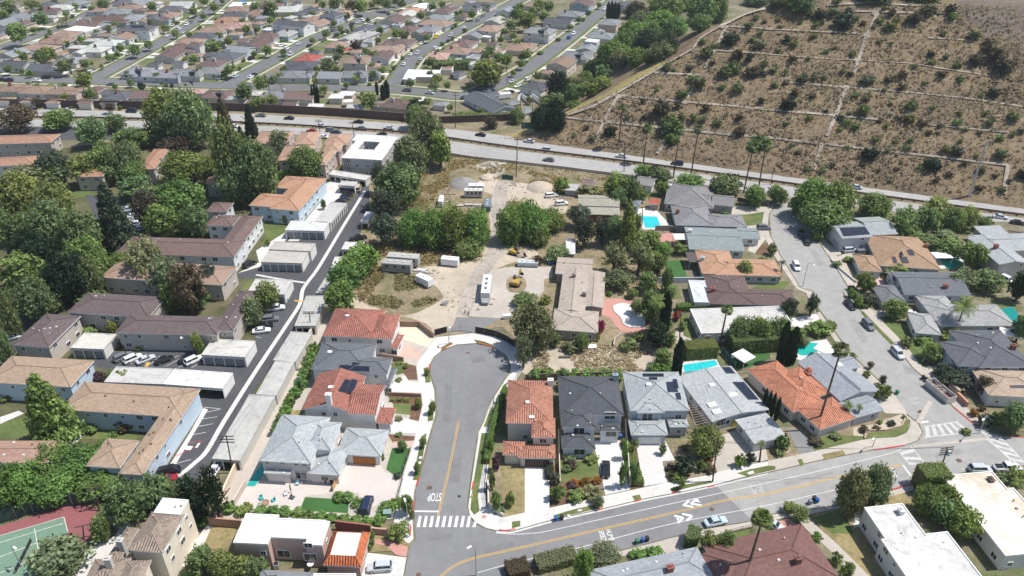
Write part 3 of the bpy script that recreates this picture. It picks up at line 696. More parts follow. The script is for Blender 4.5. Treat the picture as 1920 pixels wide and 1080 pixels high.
# red kerbs
for s in ('826,657 832,653.5 849,644', '897,642 926,651', '806,682 804,694', '781,910 786,894', '885,918 888,902', '775,940 771,965', '936,993 948,994.5 966,991.5', '1120,956 1131,953', '1190,940 1203,936', '1260,923.5 1272,921', '1327,912.5 1340,909.5', '1640,843 1697,834.5', '1672,917.5 1712,906.5', '1788,763 1824,792 1836,800', '1884,817 1920,819', '770,985 769,1005'):
    line_px(s, .28, 'paint_red', .172, 'red_kerb', 3)
for x, y, r in ((877,662,.45), (805,915,.6), (1334,955,.5), (1798,864,.6), (785,1078,.5), (861,931,.3), (1591,850,.4)):
    mb = MB(); p = P(x, y); mb.face([(p.x+r*cos(a*.524), p.y+r*sin(a*.524), .1) for a in range(12)]); o = mb.build('manhole_cover', M['rubber' if r < .4 else 'bark']); o['kind'] = 'structure'
sheet('pavement', 'brickdeck', .165, '902,970 908,972 914,968 907,965', slab=False)
for s in ('928,748 935,746 934,753 926,754', '920,760 927,758 926,764 918,765', '935,737 940,735 939,740 934,741', '786,856 792,855 791,860 785,860', '784,866 790,865 789,870 783,870', '1063,965 1068,964 1070,969 1065,970', '1082,956 1090,954 1092,958 1084,959'):
    sheet('stepping_stone', 'concrete', .195, s, slab=False)
sheet('stepping_stone', 'concrete', .195, '1400,886 1412,882 1415,887 1405,890', slab=False)
# ---------------- buildings
def window_mesh(w, h, pane=True, frame=True):
    mb = MB()
    t = .07
    if pane: mb.box(-w/2, -.04, 0, w/2, .035, h, 1)
    if not frame: return mb.mesh('pane', [M['trim'], M['glass']])
    # frame proud of the pane
    for x0, x1, z0, z1 in ((-w/2-t, -w/2+.06, -t, h+t), (w/2-.06, w/2+t, -t, h+t), (-w/2+.06, w/2-.06, -t, .05), (-w/2+.06, w/2-.06, h-.05, h+t), (-.03, .03, .05, h-.05)):
        mb.box(x0, -.07, z0, x1, .05, z1, 0)
    return mb.mesh('window', [M['trim'], M['glass']])
WIN = {k: window_mesh(*k) for k in ((1.5, 1.2), (1.0, 1.1), (2.4, 1.9), (.8, .9))}
WINF = {k: window_mesh(*k, pane=False) for k in WIN}
PANE = {k: window_mesh(*k, frame=False) for k in WIN}
def put_window(ky, loc, rz, root, fine):
    w = put('window', WINF[ky] if fine else WIN[ky], loc, rz, root)
    if fine: put('pane', PANE[ky], (0, 0, 0), 0, w)
def vent_mesh():
    mb = MB(); mb.tube((0,0,-.2), (0,0,.45), .16, .16, 7); mb.tube((0,0,.45), (0,0,.62), .27, .22, 7); return mb.mesh('roof_vent', [M['plain']])
VENT = vent_mesh()
def boxvent_mesh():
    mb = MB(); mb.box(-.35,-.35,-.2,.35,.35,.25); return mb.mesh('roof_vent', [M['plain']])
BVENT = boxvent_mesh()
def door_mesh(w, h, ribs):
    mb = MB(); mb.box(-w/2, -.05, 0, w/2, .05, h, 0)
    if ribs:
        k = 4
        for i in range(k): mb.box(-w/2+.06, -.085, h*i/k+.05, w/2-.06, -.051, h*(i+1)/k-.05, 0)
    else: mb.box(w/2-.2, -.11, h*.45, w/2-.1, -.051, h*.5, 0)
    return mb.mesh('garage_door' if ribs else 'door', [M['plain']])
def rectfit(A, B, C, z, snap=None):
    a, b, c = P(*A, z), P(*B, z), P(*C, z)
    u = (b-a); u.z = 0; Lu = u.length; u.normalize()
    v = Vector((-u.y, u.x, 0)); s = (c-b).dot(v)
    # best rectangle: share the skew between both sides
    w = (c-b).normalized()
    if s < 0: v = -v
    sk = atan2(w.dot(u), abs(w.dot(v)))          # lean of the second side
    lu, lv = Lu, (c-b).length
    rot = -sk*lv/(lu+lv)*(1 if s > 0 else -1)
    if snap is not None:
        ang = atan2(u.y, u.x); k = round((ang-snap)/(pi/2)); tgt = snap+k*pi/2
        if abs(tgt-ang) < radians(16): rot = tgt-ang
    u = Vector((u.x*cos(rot)-u.y*sin(rot), u.x*sin(rot)+u.y*cos(rot), 0)); v = Vector((-u.y, u.x, 0))*(1 if s > 0 else -1)
    mid = (a+c)/2
    return mid, u, v, max(abs((c-a).dot(u)), 1.5), max(abs((c-a).dot(v)), 1.5)
def roof_pts(typ, L_, W_, e, p):
    """top faces of a roof over [-L/2,L/2]x[-W/2,W/2] at eave height e; returns faces, ridge height"""
    l, w = L_/2, W_/2
    c = [(-l,-w,e), (l,-w,e), (l,w,e), (-l,w,e)]
    if typ == 'f': return [c], e
    if typ == 'g':
        r = p*w; R0, R1 = (-l,0,e+r), (l,0,e+r)
        return [[c[0],c[1],R1,R0], [c[2],c[3],R0,R1]], e+r
    if typ == 'G':
        r = p*l; R0, R1 = (0,-w,e+r), (0,w,e+r)
        return [[c[1],c[2],R1,R0], [c[3],c[0],R0,R1]], e+r
    if typ == 's': # shed rising to the back
        r = p*W_
        return [[c[0],c[1],(l,w,e+r),(-l,w,e+r)]], e+r
    if typ == 'h':
        if l >= w:
            r = p*w; R0, R1 = (-l+w,0,e+r), (l-w,0,e+r)
            if l-w < .05: R0 = R1 = (0,0,e+r); return [[c[i],c[(i+1)%4],R0] for i in range(4)], e+r
            return [[c[0],c[1],R1,R0], [c[1],c[2],R1], [c[2],c[3],R0,R1], [c[3],c[0],R0]], e+r
        r = p*l; R0, R1 = (0,-w+l,e+r), (0,w-l,e+r)
        return [[c[0],c[1],R0], [c[1],c[2],R1,R0], [c[2],c[3],R1], [c[3],c[0],R0,R1]], e+r
    if typ == 'm':
        d = 1.1; r = p*d; i = [(-l+d,-w+d,e+r), (l-d,-w+d,e+r), (l-d,w-d,e+r), (-l+d,w-d,e+r)]
        return [[c[k], c[(k+1)%4], i[(k+1)%4], i[k]] for k in range(4)], e+r
def house(name, label, cat, rc, wc, wings, roof='shingle', solar=(), sky=(), chim=(), gar=(), door=(), vents=0, vcol=(.6,.6,.58), group=None, win=True, th=.22, base=.08, bays=(), extra_win=(), wgap=3.4):
    W = []; snap = None
    for k, s in enumerate(wings):
        if isinstance(s, dict): W.append(dict(s, e=s['e']+.011*k)); continue
        f = s.split()
        typ, e, p = f[0], float(f[1]), float(f[2]); A, B, C = [tuple(float(t) for t in q.split(',')) for q in f[3:6]]
        mid, u, v, L_, W_ = rectfit(A, B, C, e, snap)
        if snap is None: snap = atan2(u.y, u.x)
        W.append(dict(typ=typ, e=e+.011*k, p=p, mid=mid, ang=atan2(u.y, u.x), L=L_, W=W_, w=float(f[6]) if len(f) > 6 else 1))
    o0 = Vector((sum(w['mid'].x for w in W)/len(W), sum(w['mid'].y for w in W)/len(W), 0))
    root = empty(name, o0)
    tag(root, label, cat, group)
    rb, wb = MB(), MB(); rmats = [M[roof], M['trim'], M['whiteroof'] if roof == 'tile' else M['flatroof']]
    walls = []
    for k, w in enumerate(W):
        mid, ang, L_, W_, e, typ = w['mid'], w['ang'], w['L'], w['W'], w['e'], w['typ']
        ca, sa = cos(ang), sin(ang)
        def X(q, mid=mid, ca=ca, sa=sa): return (mid.x-o0.x+q[0]*ca-q[1]*sa, mid.y-o0.y+q[0]*sa+q[1]*ca, q[2])
        faces, top = roof_pts(typ, L_, W_, e, w['p'])
        for fc in faces: rb.quad_uv([X(q) for q in fc], 2 if (typ == 'f' and roof == 'tile') else 0)
        l, wd = L_/2, W_/2
        c = [(-l,-wd), (l,-wd), (l,wd), (-l,wd)]
        if typ == 'f':       # parapet rim
            def inside_other(x, y):
                for kk, w2_ in enumerate(W):
                    if kk == k or w2_['typ'] != 'f' or abs(w2_['e']-e) > 1: continue
                    gx, gy = mid.x+x*ca-y*sa-w2_['mid'].x, mid.y+x*sa+y*ca-w2_['mid'].y
                    if abs(gx*cos(w2_['ang'])+gy*sin(w2_['ang'])) < w2_['L']/2+.02 and abs(-gx*sin(w2_['ang'])+gy*cos(w2_['ang'])) < w2_['W']/2+.02: return True
                return False
            for i in range(4):
                A4, B4 = c[i], c[(i+1) % 4]; NS = 12
                for j in range(NS):
                    a = (A4[0]+(B4[0]-A4[0])*j/NS, A4[1]+(B4[1]-A4[1])*j/NS); b = (A4[0]+(B4[0]-A4[0])*(j+1)/NS, A4[1]+(B4[1]-A4[1])*(j+1)/NS)
                    if inside_other((a[0]+b[0])/2, (a[1]+b[1])/2): continue
                    rb.face([X((a[0],a[1],e-th)), X((b[0],b[1],e-th)), X((b[0],b[1],e+.16)), X((a[0],a[1],e+.16))], 1)
                    ia, ib = (a[0]*(1-.22/l), a[1]*(1-.22/wd)), (b[0]*(1-.22/l), b[1]*(1-.22/wd))
                    rb.face([X((a[0],a[1],e+.16)), X((b[0],b[1],e+.16)), X((ib[0],ib[1],e+.16)), X((ia[0],ia[1],e+.16))], 1)
                    rb.face([X((ib[0],ib[1],e)), X((ia[0],ia[1],e)), X((ia[0],ia[1],e+.16)), X((ib[0],ib[1],e+.16))], 1)
        else:
            if typ == 'm':
                d = 1.1; zz = top-.25
                rb.face([X((-l+d,-wd+d,zz)), X((l-d,-wd+d,zz)), X((l-d,wd-d,zz)), X((-l+d,wd-d,zz))], 2)
                ci = [(-l+d,-wd+d), (l-d,-wd+d), (l-d,wd-d), (-l+d,wd-d)]
                for i in range(4):
                    a, b = ci[i], ci[(i+1) % 4]; rb.face([X((b[0],b[1],zz)), X((a[0],a[1],zz)), X((a[0],a[1],top)), X((b[0],b[1],top))], 0)
            # fascia along every outer edge of the top faces
            from collections import Counter
            cnt = Counter(); caps = set()
            for fc in faces:
                for i in range(len(fc)):
                    a, b = fc[i], fc[(i+1) % len(fc)]
                    cnt[frozenset(((round(a[0],3),round(a[1],3),round(a[2],3)), (round(b[0],3),round(b[1],3),round(b[2],3))))] += 1
            for fc in faces:
                for i in range(len(fc)):
                    a, b = fc[i], fc[(i+1) % len(fc)]
                    ky = frozenset(((round(a[0],3),round(a[1],3),round(a[2],3)), (round(b[0],3),round(b[1],3),round(b[2],3))))
                    if cnt[ky] == 1 and not (typ == 'm' and a[2] > e+.1):
                        rb.face([X((a[0],a[1],a[2]-th)), X((b[0],b[1],b[2]-th)), X(b), X(a)], 1)
            for fc in faces:                          # ridge and hip caps
                for i in range(len(fc)):
                    a, b = fc[i], fc[(i+1) % len(fc)]
                    ky = frozenset(((round(a[0],3),round(a[1],3),round(a[2],3)), (round(b[0],3),round(b[1],3),round(b[2],3))))
                    if cnt[ky] == 2 and ky not in caps: caps.add(ky); rb.tube(X(a), X(b), .13, .13, 5, 0, False)
            # underside
            for fc in faces: rb.face([X((q[0],q[1],q[2]-th)) for q in reversed(fc)], 1)
        # walls
        o = .45 if typ not in 'f' else .06
        if typ == 'c': o = .3
        l2, w2 = l-o, wd-o
        cw = [(-l2,-w2), (l2,-w2), (l2,w2), (-l2,w2)]
        zt = e-th+.02 if typ == 'f' else e-th+w['p']*o*.9
        for i in range(4):
            a, b = cw[i], cw[(i+1) % 4]
            za = zb = zt
            pts_ = [(a[0],a[1],base-.4), (b[0],b[1],base-.4), (b[0],b[1],zb), (a[0],a[1],za)]
            if typ == 'g' and i in (1, 3): pts_.insert(3, (a[0], 0, e-th+w['p']*wd-.02))
            if typ == 'G' and i in (0, 2): pts_.insert(3, (0, a[1], e-th+w['p']*l-.02))
            if typ == 's': 
                hi = e-th+w['p']*(W_-o)
                z4 = [zt, zt, hi, hi]; pts_ = [(a[0],a[1],base-.4), (b[0],b[1],base-.4), (b[0],b[1],z4[(i+1)%4]), (a[0],a[1],z4[i])]
            wb.face([X(q) for q in pts_], 0, [(0,0)]*len(pts_))
            A_, B_ = Vector(X((*a,0)))+o0, Vector(X((*b,0)))+o0
            n = Vector((B_.y-A_.y, A_.x-B_.x, 0)).normalized()
            walls.append((A_, B_, n, e, k))
    ro = rb.build('roof', rmats, root, color=rc); wo = wb.build('wall', M['stucco'], root, color=wc)
    # things on the roof
    bvh = BVHTree.FromPolygons([Vector(v) for v in rb.v], rb.f)
    def on_roof(px, py):
        d = ray(px, py).normalized(); hit = bvh.ray_cast(CAM-o0, d)
        if hit[0] is None: return None
        n = hit[1]; n = -n if n.z < 0 else n
        return hit[0], n
    for q in solar:
        pp = [tuple(float(t) for t in a.split(',')) for a in q.split()]
        H_ = [on_roof(*a) for a in pp]
        if any(h is None for h in H_): continue
        n = H_[0][1]; c0 = sum((h[0] for h in H_), Vector())/len(H_)
        pl = []
        for a in pp:          # onto one plane above the roof
            d = ray(*a); og = CAM-o0; t = ((c0+n*.12)-og).dot(n)/d.dot(n); pl.append(og+d*t)
        mb = MB()
        up = (pl[1]-pl[0]).cross(pl[2]-pl[0])
        if up.z < 0: pl.reverse()
        mb.face(pl, 0)
        for i in range(len(pl)):
            a, b = pl[i], pl[(i+1) % len(pl)]; mb.face([a-n*.1, b-n*.1, b, a], 1)
        mb.build('solar_panel', [M['solar'], M['metal']], root)
    for q in sky:
        h = on_roof(q[0], q[1])
        if not h: continue
        sz = q[2] if len(q) > 2 else 1.1
        mb = MB(); mb.box(-sz/2,-sz*.35,-.2,sz/2,sz*.35,.16)
        so_ = mb.build('skylight', M['trim'], root, loc=h[0], rz=W[0]['ang'])
    for q in chim:
        h = on_roof(q[0], q[1])
        z0 = h[0].z if h else 3
        p0 = h[0] if h else P(q[0], q[1], 4)-o0
        hh, col = q[2], q[3]
        mb = MB(); mb.box(-.55,-.4,-2.2,.55,.4,hh); mb.box(-.68,-.53,hh,.68,.53,hh+.2); mb.box(-.3,-.2,hh+.2,.3,.2,hh+.45)
        mb.build('chimney', M['plain'], root, loc=(p0.x, p0.y, z0), rz=W[0]['ang'], color=col)
    r2 = random.Random(sum(map(ord, label)) if label else int(abs(o0.x*7+o0.y)))
    n_ = 0
    for _ in range(vents*6):
        if n_ >= vents: break
        w = r2.choice(W); a, b = r2.uniform(-.38, .38)*w['L'], r2.uniform(-.38, .38)*w['W']
        x, y = w['mid'].x+a*cos(w['ang'])-b*sin(w['ang']), w['mid'].y+a*sin(w['ang'])+b*cos(w['ang'])
        hit = bvh.ray_cast(Vector((x, y, 40))-o0, Vector((0,0,-1)))
        if hit[0] is None: continue
        put('roof_vent', r2.choice((VENT, VENT, BVENT)), hit[0], w['ang'], root, (.62,.62,.7), vcol); n_ += 1
    # doors and windows
    def near_wall(px, py, z=1.0):
        best = None
        for (A_, B_, n, e, k) in walls:
            if n.dot(CAM-A_) <= 0: continue
            # where the sight line meets the wall plane
            d = ray(px, py); t = (A_-CAM).dot(n)/d.dot(n); q = CAM+d*t
            s = (q-A_).dot((B_-A_).normalized()); Lw = (B_-A_).length
            if -.8 < s < Lw+.8 and -.8 < q.z < e+.6:
                cost = t
                if best is None or cost < best[0]: best = (cost, A_+(B_-A_).normalized()*min(max(s, .5), Lw-.5), n, q.z)
        return best
    taken = []
    def fix(name_, me, px, py, col, z=None, ky=None):
        b = near_wall(px, py)
        if not b: return
        q, n = b[1], b[2]; zz = max(b[3], base) if z is None else z
        loc = (q.x-o0.x+n.x*.07, q.y-o0.y+n.y*.07, zz); taken.append((q.x, q.y))
        if ky: put_window(ky, loc, atan2(n.x, -n.y), root, True)
        else: put(name_, me, loc, atan2(n.x, -n.y), root, None, col)
    for (px, py, w, col) in gar: fix('garage_door', door_mesh(w, 2.15, True), px, py, col, base)
    for (px, py, col) in door: fix('door', door_mesh(1.0, 2.1, False), px, py, col, base)
    for (px, py, ky) in extra_win: fix('window', None, px, py, None, None, ky)
    for bz in bays:          # dark open garage bays along a wall (px of wall middle, count)
        b = near_wall(bz[0], bz[1])
    if win:
        for (A_, B_, n, e, k) in walls:
            cd = (CAM-(A_+B_)/2); cd.z = 0
            if n.dot(cd.normalized()) < .12: continue
            Lw = (B_-A_).length; d = (B_-A_).normalized()
            ns = 1 if e < 4.3 else (2 if e < 7.5 else 3)
            for st in range(ns):
                zc = base+.95+st*2.75
                m_ = max(1, int(Lw/wgap))
                for i in range(m_):
                    if r2.random() < .18: continue
                    q = A_+d*(Lw*(i+.5)/m_+r2.uniform(-.3, .3))
                    ok = True
                    for kk, w in enumerate(W):
                        if kk == k: continue
                        dx, dy = q.x+n.x*.3-w['mid'].x, q.y+n.y*.3-w['mid'].y
                        a = dx*cos(w['ang'])+dy*sin(w['ang']); b = -dx*sin(w['ang'])+dy*cos(w['ang'])
                        if abs(a) < w['L']/2+.1 and abs(b) < w['W']/2+.1 and zc < w['e']+1.5: ok = False; break
                    if not ok or any(hypot(q.x-t[0], q.y-t[1]) < 3.2 for t in taken): continue
                    put_window(r2.choice(((1.5,1.2), (1.5,1.2), (1.0,1.1), (.8,.9))), (q.x-o0.x+n.x*.05, q.y-o0.y+n.y*.05, zc), atan2(n.x, -n.y), root, label is not None)
    return root
def carport(label, A, B, C, z, rc, open_front=True, bays=0, name='carport', cat='carport', wc=(.62,.61,.58), group=None):
    """flat roofed carport or garage row: slab, back wall, end walls, posts and bay doors on the side A-B"""
    mid, u, v, L_, W_ = rectfit(A, B, C, z)
    if u.cross(v).z < 0: u = -u; v = v   # keep right handed: v points to the back
    ang = atan2(u.y, u.x)
    root = empty(name, (mid.x, mid.y, .06), ang); tag(root, label, cat, group)
    l, w = L_/2, W_/2
    back = 1 if Vector((-u.y, u.x, 0)).dot(v) > 0 else -1
    mb = MB(); mb.box(-l,-w,z-.28,l,w,z, 0, bottom=True); 
    for x0, y0, x1, y1 in ((-l+.003,-w+.003,l-.003,-w+.25), (-l+.003,w-.25,l-.003,w-.003), (-l+.003,-w+.25,-l+.25,w-.25), (l-.25,-w+.25,l-.003,w-.25)): mb.box(x0, y0, z, x1, y1, z+.1)
    mb.build('roof', M['flatroof'], root, color=rc)
    mb = MB()
    yb = w-.2 if back > 0 else -w+.05
    mb.box(-l+.05, yb, -.1, l-.05, yb+.15, z-.283)
    ya, yc = (-w+.1, w-.2) if back > 0 else (-w+.2, w-.1)
    mb.box(-l+.05, ya, -.1, -l+.2, yc, z-.283); mb.box(l-.2, ya, -.1, l-.05, yc, z-.283)
    yf = -w+.1 if back > 0 else w-.25
    mb.box(-l+.2, yf, z-.75, l-.2, yf+.15, z-.283)
    mb.build('wall', M['stucco'], root, color=wc)
    if bays:
        bw = (L_-.5)/bays
        for i in range(bays+1):
            x = -l+.25+bw*i; m2 = MB(); m2.box(-.13, -.1, -.1, .13, .1, z-.75); m2.build('post', M['trim'], root, loc=(min(max(x,-l+.35),l-.35), yf+.05, 0))
            if i < bays and not open_front:
                dm = MB(); dm.box(-bw/2+.16, -.04, -.1, bw/2-.16, .04, z-.76); dm.build('garage_door', M['plain'], root, loc=(x+bw/2, yf+.3*back, 0), color=(.30,.29,.29))
    return root
BROWN=(.165,.115,.105); PURP=(.135,.105,.105); TAN=(.355,.262,.19); TERRA=(.35,.205,.145); GREY=(.225,.235,.25); LG=(.36,.385,.40); DG=(.085,.09,.10); RED=(.39,.16,.12); ORNG=(.53,.225,.135); WHT=(.74,.735,.72)
BLUEW=(.50,.60,.68); WW=(.72,.71,.68); BEIGE=(.50,.45,.40); CREAM=(.74,.66,.54)
AP='apartment buildings of the garden complex'
house('apartment_building', 'two storey apartment block with brown U-shaped roof beside the carport court', 'apartment building', BROWN, (.68,.69,.69),
  ['h 5.6 .28 216,475 437,481 462,450', 'h 5.6 .28 437,481 498,408 455,404', 'h 5.6 .28 385,423 440,428 452,404', 'h 5.6 .28 385,397 420,402 439,380'], vents=9, group=AP)
house('apartment_building', 'pale blue apartment block with orange-tan U roof at the head of the alley', 'apartment building', (.42,.25,.165), BLUEW,
  ['h 5.6 .28 466,385 560,395 577,368', 'h 5.6 .28 560,395 602,335 562,331', 'h 5.6 .28 514,352 590,357 602,334'], vents=7, vcol=(.4,.2,.12), group=AP)
house('apartment_building', 'beige apartment block with purple-brown roof at the left of the parked white cars', 'apartment building', PURP, BEIGE,
  ['h 5.6 .28 21,647 91,651 152,592', 'h 5.6 .28 125,586 290,590 312,557'], vents=9, group=AP)
house('apartment_building', 'beige apartment block with purple-brown roof behind the five parked cars', 'apartment building', PURP, BEIGE,
  ['h 5.6 .28 215,624 410,631 428,594', 'h 5.6 .28 400,620 449,622 482,545'], vents=9, group=AP)
house('apartment_building', 'large tan-roofed apartment block with pale blue walls and white end facing the alley', 'apartment building', TAN, BLUEW,
  ['h 5.6 .26 -30,716 130,722 177,676', 'h 5.6 .26 112,768 332,777 376,729', 'h 5.6 .26 222,888 265,891 376,730', 'h 5.59 .26 160,874 246,884 262,826'], vents=12, vcol=(.12,.08,.07), group=AP)
house('apartment_building', 'reddish tan-roofed apartment block half under trees at the left frame edge', 'apartment building', (.36,.23,.18), BLUEW, ['h 5.6 .26 -60,868 92,872 118,826'], vents=3, group=AP)
house('apartment_building', 'terracotta-roofed white block at far left behind olive trees', 'apartment building', TERRA, WW, ['h 5.6 .28 -30,313 74,314 80,291'], group=AP)
house('apartment_building', 'terracotta-roofed long block at top left below the freeway', 'apartment building', TERRA, BEIGE, ['h 5.6 .28 -40,271 105,273 114,251'], group=AP)
house('apartment_building', 'terracotta-roofed block peeping between dark trees left of centre grove', 'apartment building', TERRA, BEIGE, ['h 5.6 .28 258,318 300,322 318,278'], group=AP)
house('apartment_building', 'orange-roofed block end showing between two green trees', 'apartment building', (.43,.25,.16), BEIGE, ['h 5.6 .28 384,343 424,346 444,303'], group=AP)
house('apartment_building', 'small reddish roof nearly hidden under the garden trees', 'apartment building', TERRA, BEIGE, ['h 5.6 .28 140,332 200,336 214,308'], group=AP)
house('apartment_building', 'tan-brown roofed block behind the big olive-yellow tree', 'apartment building', (.31,.22,.17), BEIGE, ['h 5.6 .26 188,520 412,531 445,500'], vents=5, group=AP)
TH='tan-roofed townhouses above the alley'
for lb, w in (('tan hip-roofed townhouse, leftmost of its row', 'h 6 .35 473,269 545,273 552,246'), ('tan-roofed townhouse right of the dry-leaved tree', 'h 6 .35 550,271 599,275 603,247'),
              ('wide tan-roofed townhouse behind the dark round tree', 'h 6 .35 519,301 586,303 592,272'), ('narrow tan-roofed townhouse with pinkish side wall', 'h 6 .35 588,308 613,311 634,281'),
              ('tan-roofed townhouse next to the white courtyard block', 'h 6 .35 604,284 640,286 648,264'), ('tan-roofed townhouse nearest the freeway median', 'h 6 .35 606,271 652,273 662,251')):
    house('townhouse', lb, 'townhouse', (.40,.265,.19), (.58,.47,.42), [w], group=TH)
house('apartment_building', 'white flat-roofed courtyard block at the end of the alley', 'apartment building', (.70,.69,.67), (.42,.41,.42),
  ['f 7 0 640,296 722,305 729,283', 'f 7 0 640,296 663,254 690,257', 'f 7 0 715,300 738,258 722,256', 'f 7 0 660,264 738,266 741,256'], roof='flatroof', vents=3)
GR='white garages of the apartment courts'
carport('long white-roofed carport below the courtyard block', (615,327), (685,338), (696,330), 2.6, (.55,.54,.51), True, 6, group=GR)
carport('small white garage at the top of the alley beside four dark cars', (634,348), (665,350), (671,341), 3, (.50,.49,.47), True, 0, name='garage', cat='garage', wc=(.72,.71,.69), group=GR)
carport('long grey-white roofed garage row along the alley', (620,419), (645,383), (621,379), 3, (.47,.47,.45), False, 8, name='garage', cat='garage', group=GR)
carport('white-roofed garage with five grey bays facing the camera', (534,432), (609,435), (618,416), 3.1, (.57,.57,.56), False, 5, name='garage', cat='garage', wc=(.72,.71,.69), group=GR)
carport('beige-roofed garage with five grey bays, lower half of a stepped pair', (489,492), (567,495), (580,471), 3.1, (.45,.43,.39), False, 5, name='garage', cat='garage', wc=(.72,.71,.69), group=GR)
carport('beige-roofed garage, upper half of a stepped pair', (504,468), (580,470), (592,457), 3.45, (.44,.42,.385), False, 5, name='garage', cat='garage', wc=(.72,.71,.69), group=GR)
carport('pale-roofed garage behind the small tree by the parked cars', (462,551), (535,554), (549,525), 3, (.52,.51,.48), False, 4, name='garage', cat='garage', wc=(.74,.73,.71), group=GR)
carport('white-walled garage right of the five parked cars', (377,666), (459,670), (479,640), 3.1, (.54,.53,.49), False, 4, name='garage', cat='garage', wc=(.74,.73,.71), group=GR)
carport('garage with stained roof in the corner of the purple-brown block', (132,653), (195,657), (219,627), 3.1, (.56,.54,.49), False, 3, name='garage', cat='garage', wc=(.70,.68,.64), group=GR)
carport('grey-white roofed garage behind the row of shrubs', (195,717), (305,722), (325,692), 3, (.50,.49,.47), True, 0, name='garage', cat='garage', wc=(.66,.65,.62), group=GR)
carport('bright white garage at the corner of the alley and the car court', (305,721), (417,729), (437,700), 3.06, (.68,.68,.67), True, 0, name='garage', cat='garage', wc=(.74,.73,.71), group=GR)
carport('white shed roof among trees right of the alley', (676,416), (692,418), (700,398), 2.8, (.7,.7,.69), True, 0, wc=(.7,.7,.69), group=GR)
carport('short pale carport beside the green tree row', (640,468), (677,469), (684,455), 2.8, (.62,.61,.58), True, 3, group=GR)
carport('pale carport end showing left of the tree row', (620,502), (640,502), (648,482), 2.8, (.62,.61,.58), True, 0, group=GR)
for lb, a in (('carport segment just below the green tree row', ((592,550), (612,553), (632,515))), ('carport segment with the utility pole at its open end', ((552,612), (594,613), (612,555))),
              ('third carport segment down the alley wall', ((512,676), (552,677), (586,625))), ('fourth carport segment down the alley wall', ((480,740), (517,741), (552,679))), ('longest carport segment with a white car in its open end', ((397,861), (449,863), (516,743)))):
    carport(lb, *a, 2.9, (.45,.445,.42), True, 3, wc=(.55,.52,.47), group='carports along the alley wall')
# ---- houses of the cul-de-sac
house('house', 'white house with red tiled hip roof beside the dirt lot', 'house', RED, WW, ['h 5.6 .36 605,630 706,635 723,581', 'h 5.6 .36 688,634 737,637 751,590', 'h 3.2 .3 732,652 748,656 758,628'], roof='tile', sky=((652,592),), vents=2, vcol=(.4,.4,.4))
house('house', 'grey-roofed white house with solar panels between two red-roofed houses', 'house', (.14,.15,.165), WW, ['h 5.6 .33 582,692 692,699 707,645', 'h 5.6 .33 650,697 722,703 736,671', 'h 3 .3 720,724 732,727 744,690'], sky=((619,660,1.2),),
  solar=('637,684 693,687 692,697 637,694', '661,679 674,680 674,684 661,684'), vents=7, vcol=(.2,.2,.2))
house('house', 'white gabled house with red tiled roof, solar panels and tall white chimney', 'house', RED, WW, ['G 5.6 .36 566,768 662,775 686,705', 'g 5.6 .32 650,775 712,777 724,722', 'h 3.2 .3 704,793 731,799 743,765'], roof='tile', sky=((621,726,1.3),),
  solar=('647,711 657,712 650,737 634,733', '659,710 671,713 662,738 651,736'), chim=((618,757,2.6,WW),), extra_win=((608,779,(1.0,1.1)), (630,780,(1.0,1.1)), (657,782,(1.5,1.2))))
house('house', 'big white house with pale grey hip roofs and a wooden garage door', 'house', (.37,.395,.405), (.66,.64,.61), ['h 5.6 .36 485,864 582,869 620,782', 'h 5.6 .34 562,841 620,844 641,792', 'h 3.1 .34 630,851 716,853 730,806', 'h 3.1 .34 576,888 638,890 656,838', 's 3 .08 494,887 547,889 549,878'],
  extra_win=((502,869,(1.0,1.1)), (530,870,(1.0,1.1)), (556,872,(1.0,1.1)), (571,873,(1.0,1.1)), (566,897,(2.4,1.9)), ), gar=((683,861,4.8,(.42,.17,.05)),), vents=8, door=((570,902,(.3,.3,.3)),))
house('house', 'pink house with flat white roofs and an orange tiled mansard garage', 'house', (.58,.17,.07), (.52,.38,.33), ['f 6 0 437,1018 503,1022 524,966', 'f 6 0 505,1008 600,1013 612,976', 'f 6 0 572,1022 600,1025 619,978', 'm 3.7 1.4 606,1060 673,1065 694,1000'], roof='tile', extra_win=((534,1044,(2.4,1.9)), (574,1026,(1.5,1.2)), (495,1040,(1.0,1.1)), (576,1050,(2.4,1.9))))
house('house', 'grey-roofed house with solar panels at the bottom frame edge', 'house', GREY, WW, ['h 3.5 .3 470,1120 570,1124 590,1074'], solar=('490,1079 520,1079 515,1092 482,1092',))
house('house', 'low white flat-roofed house at the bottom edge beside the silver car', 'house', (.62,.61,.6), WW, ['f 3.6 0 580,1108 665,1112 668,1076'], roof='flatroof')
house('apartment_building', 'tall cream three storey block with brown tiled hip roofs at bottom left', 'apartment building', (.33,.265,.21), CREAM, ['h 9 .36 239,1031 304,1037 346,965', 'f 9.3 0 288,962 346,966 354,938', 'h 6 .36 198,1049 240,1052 262,990'], roof='tile', vents=5, vcol=(.5,.38,.3), chim=((231,1030,2.4,(.5,.48,.45)),))
house('apartment_building', 'cream block with two brown tiled hips and a boxy chimney at bottom left', 'apartment building', (.33,.265,.21), CREAM, ['h 8 .36 150,1104 225,1108 246,1046', 'h 8 .36 212,1104 266,1108 284,1050'], roof='tile', chim=((207,1062,2.0,(.5,.48,.45)),))
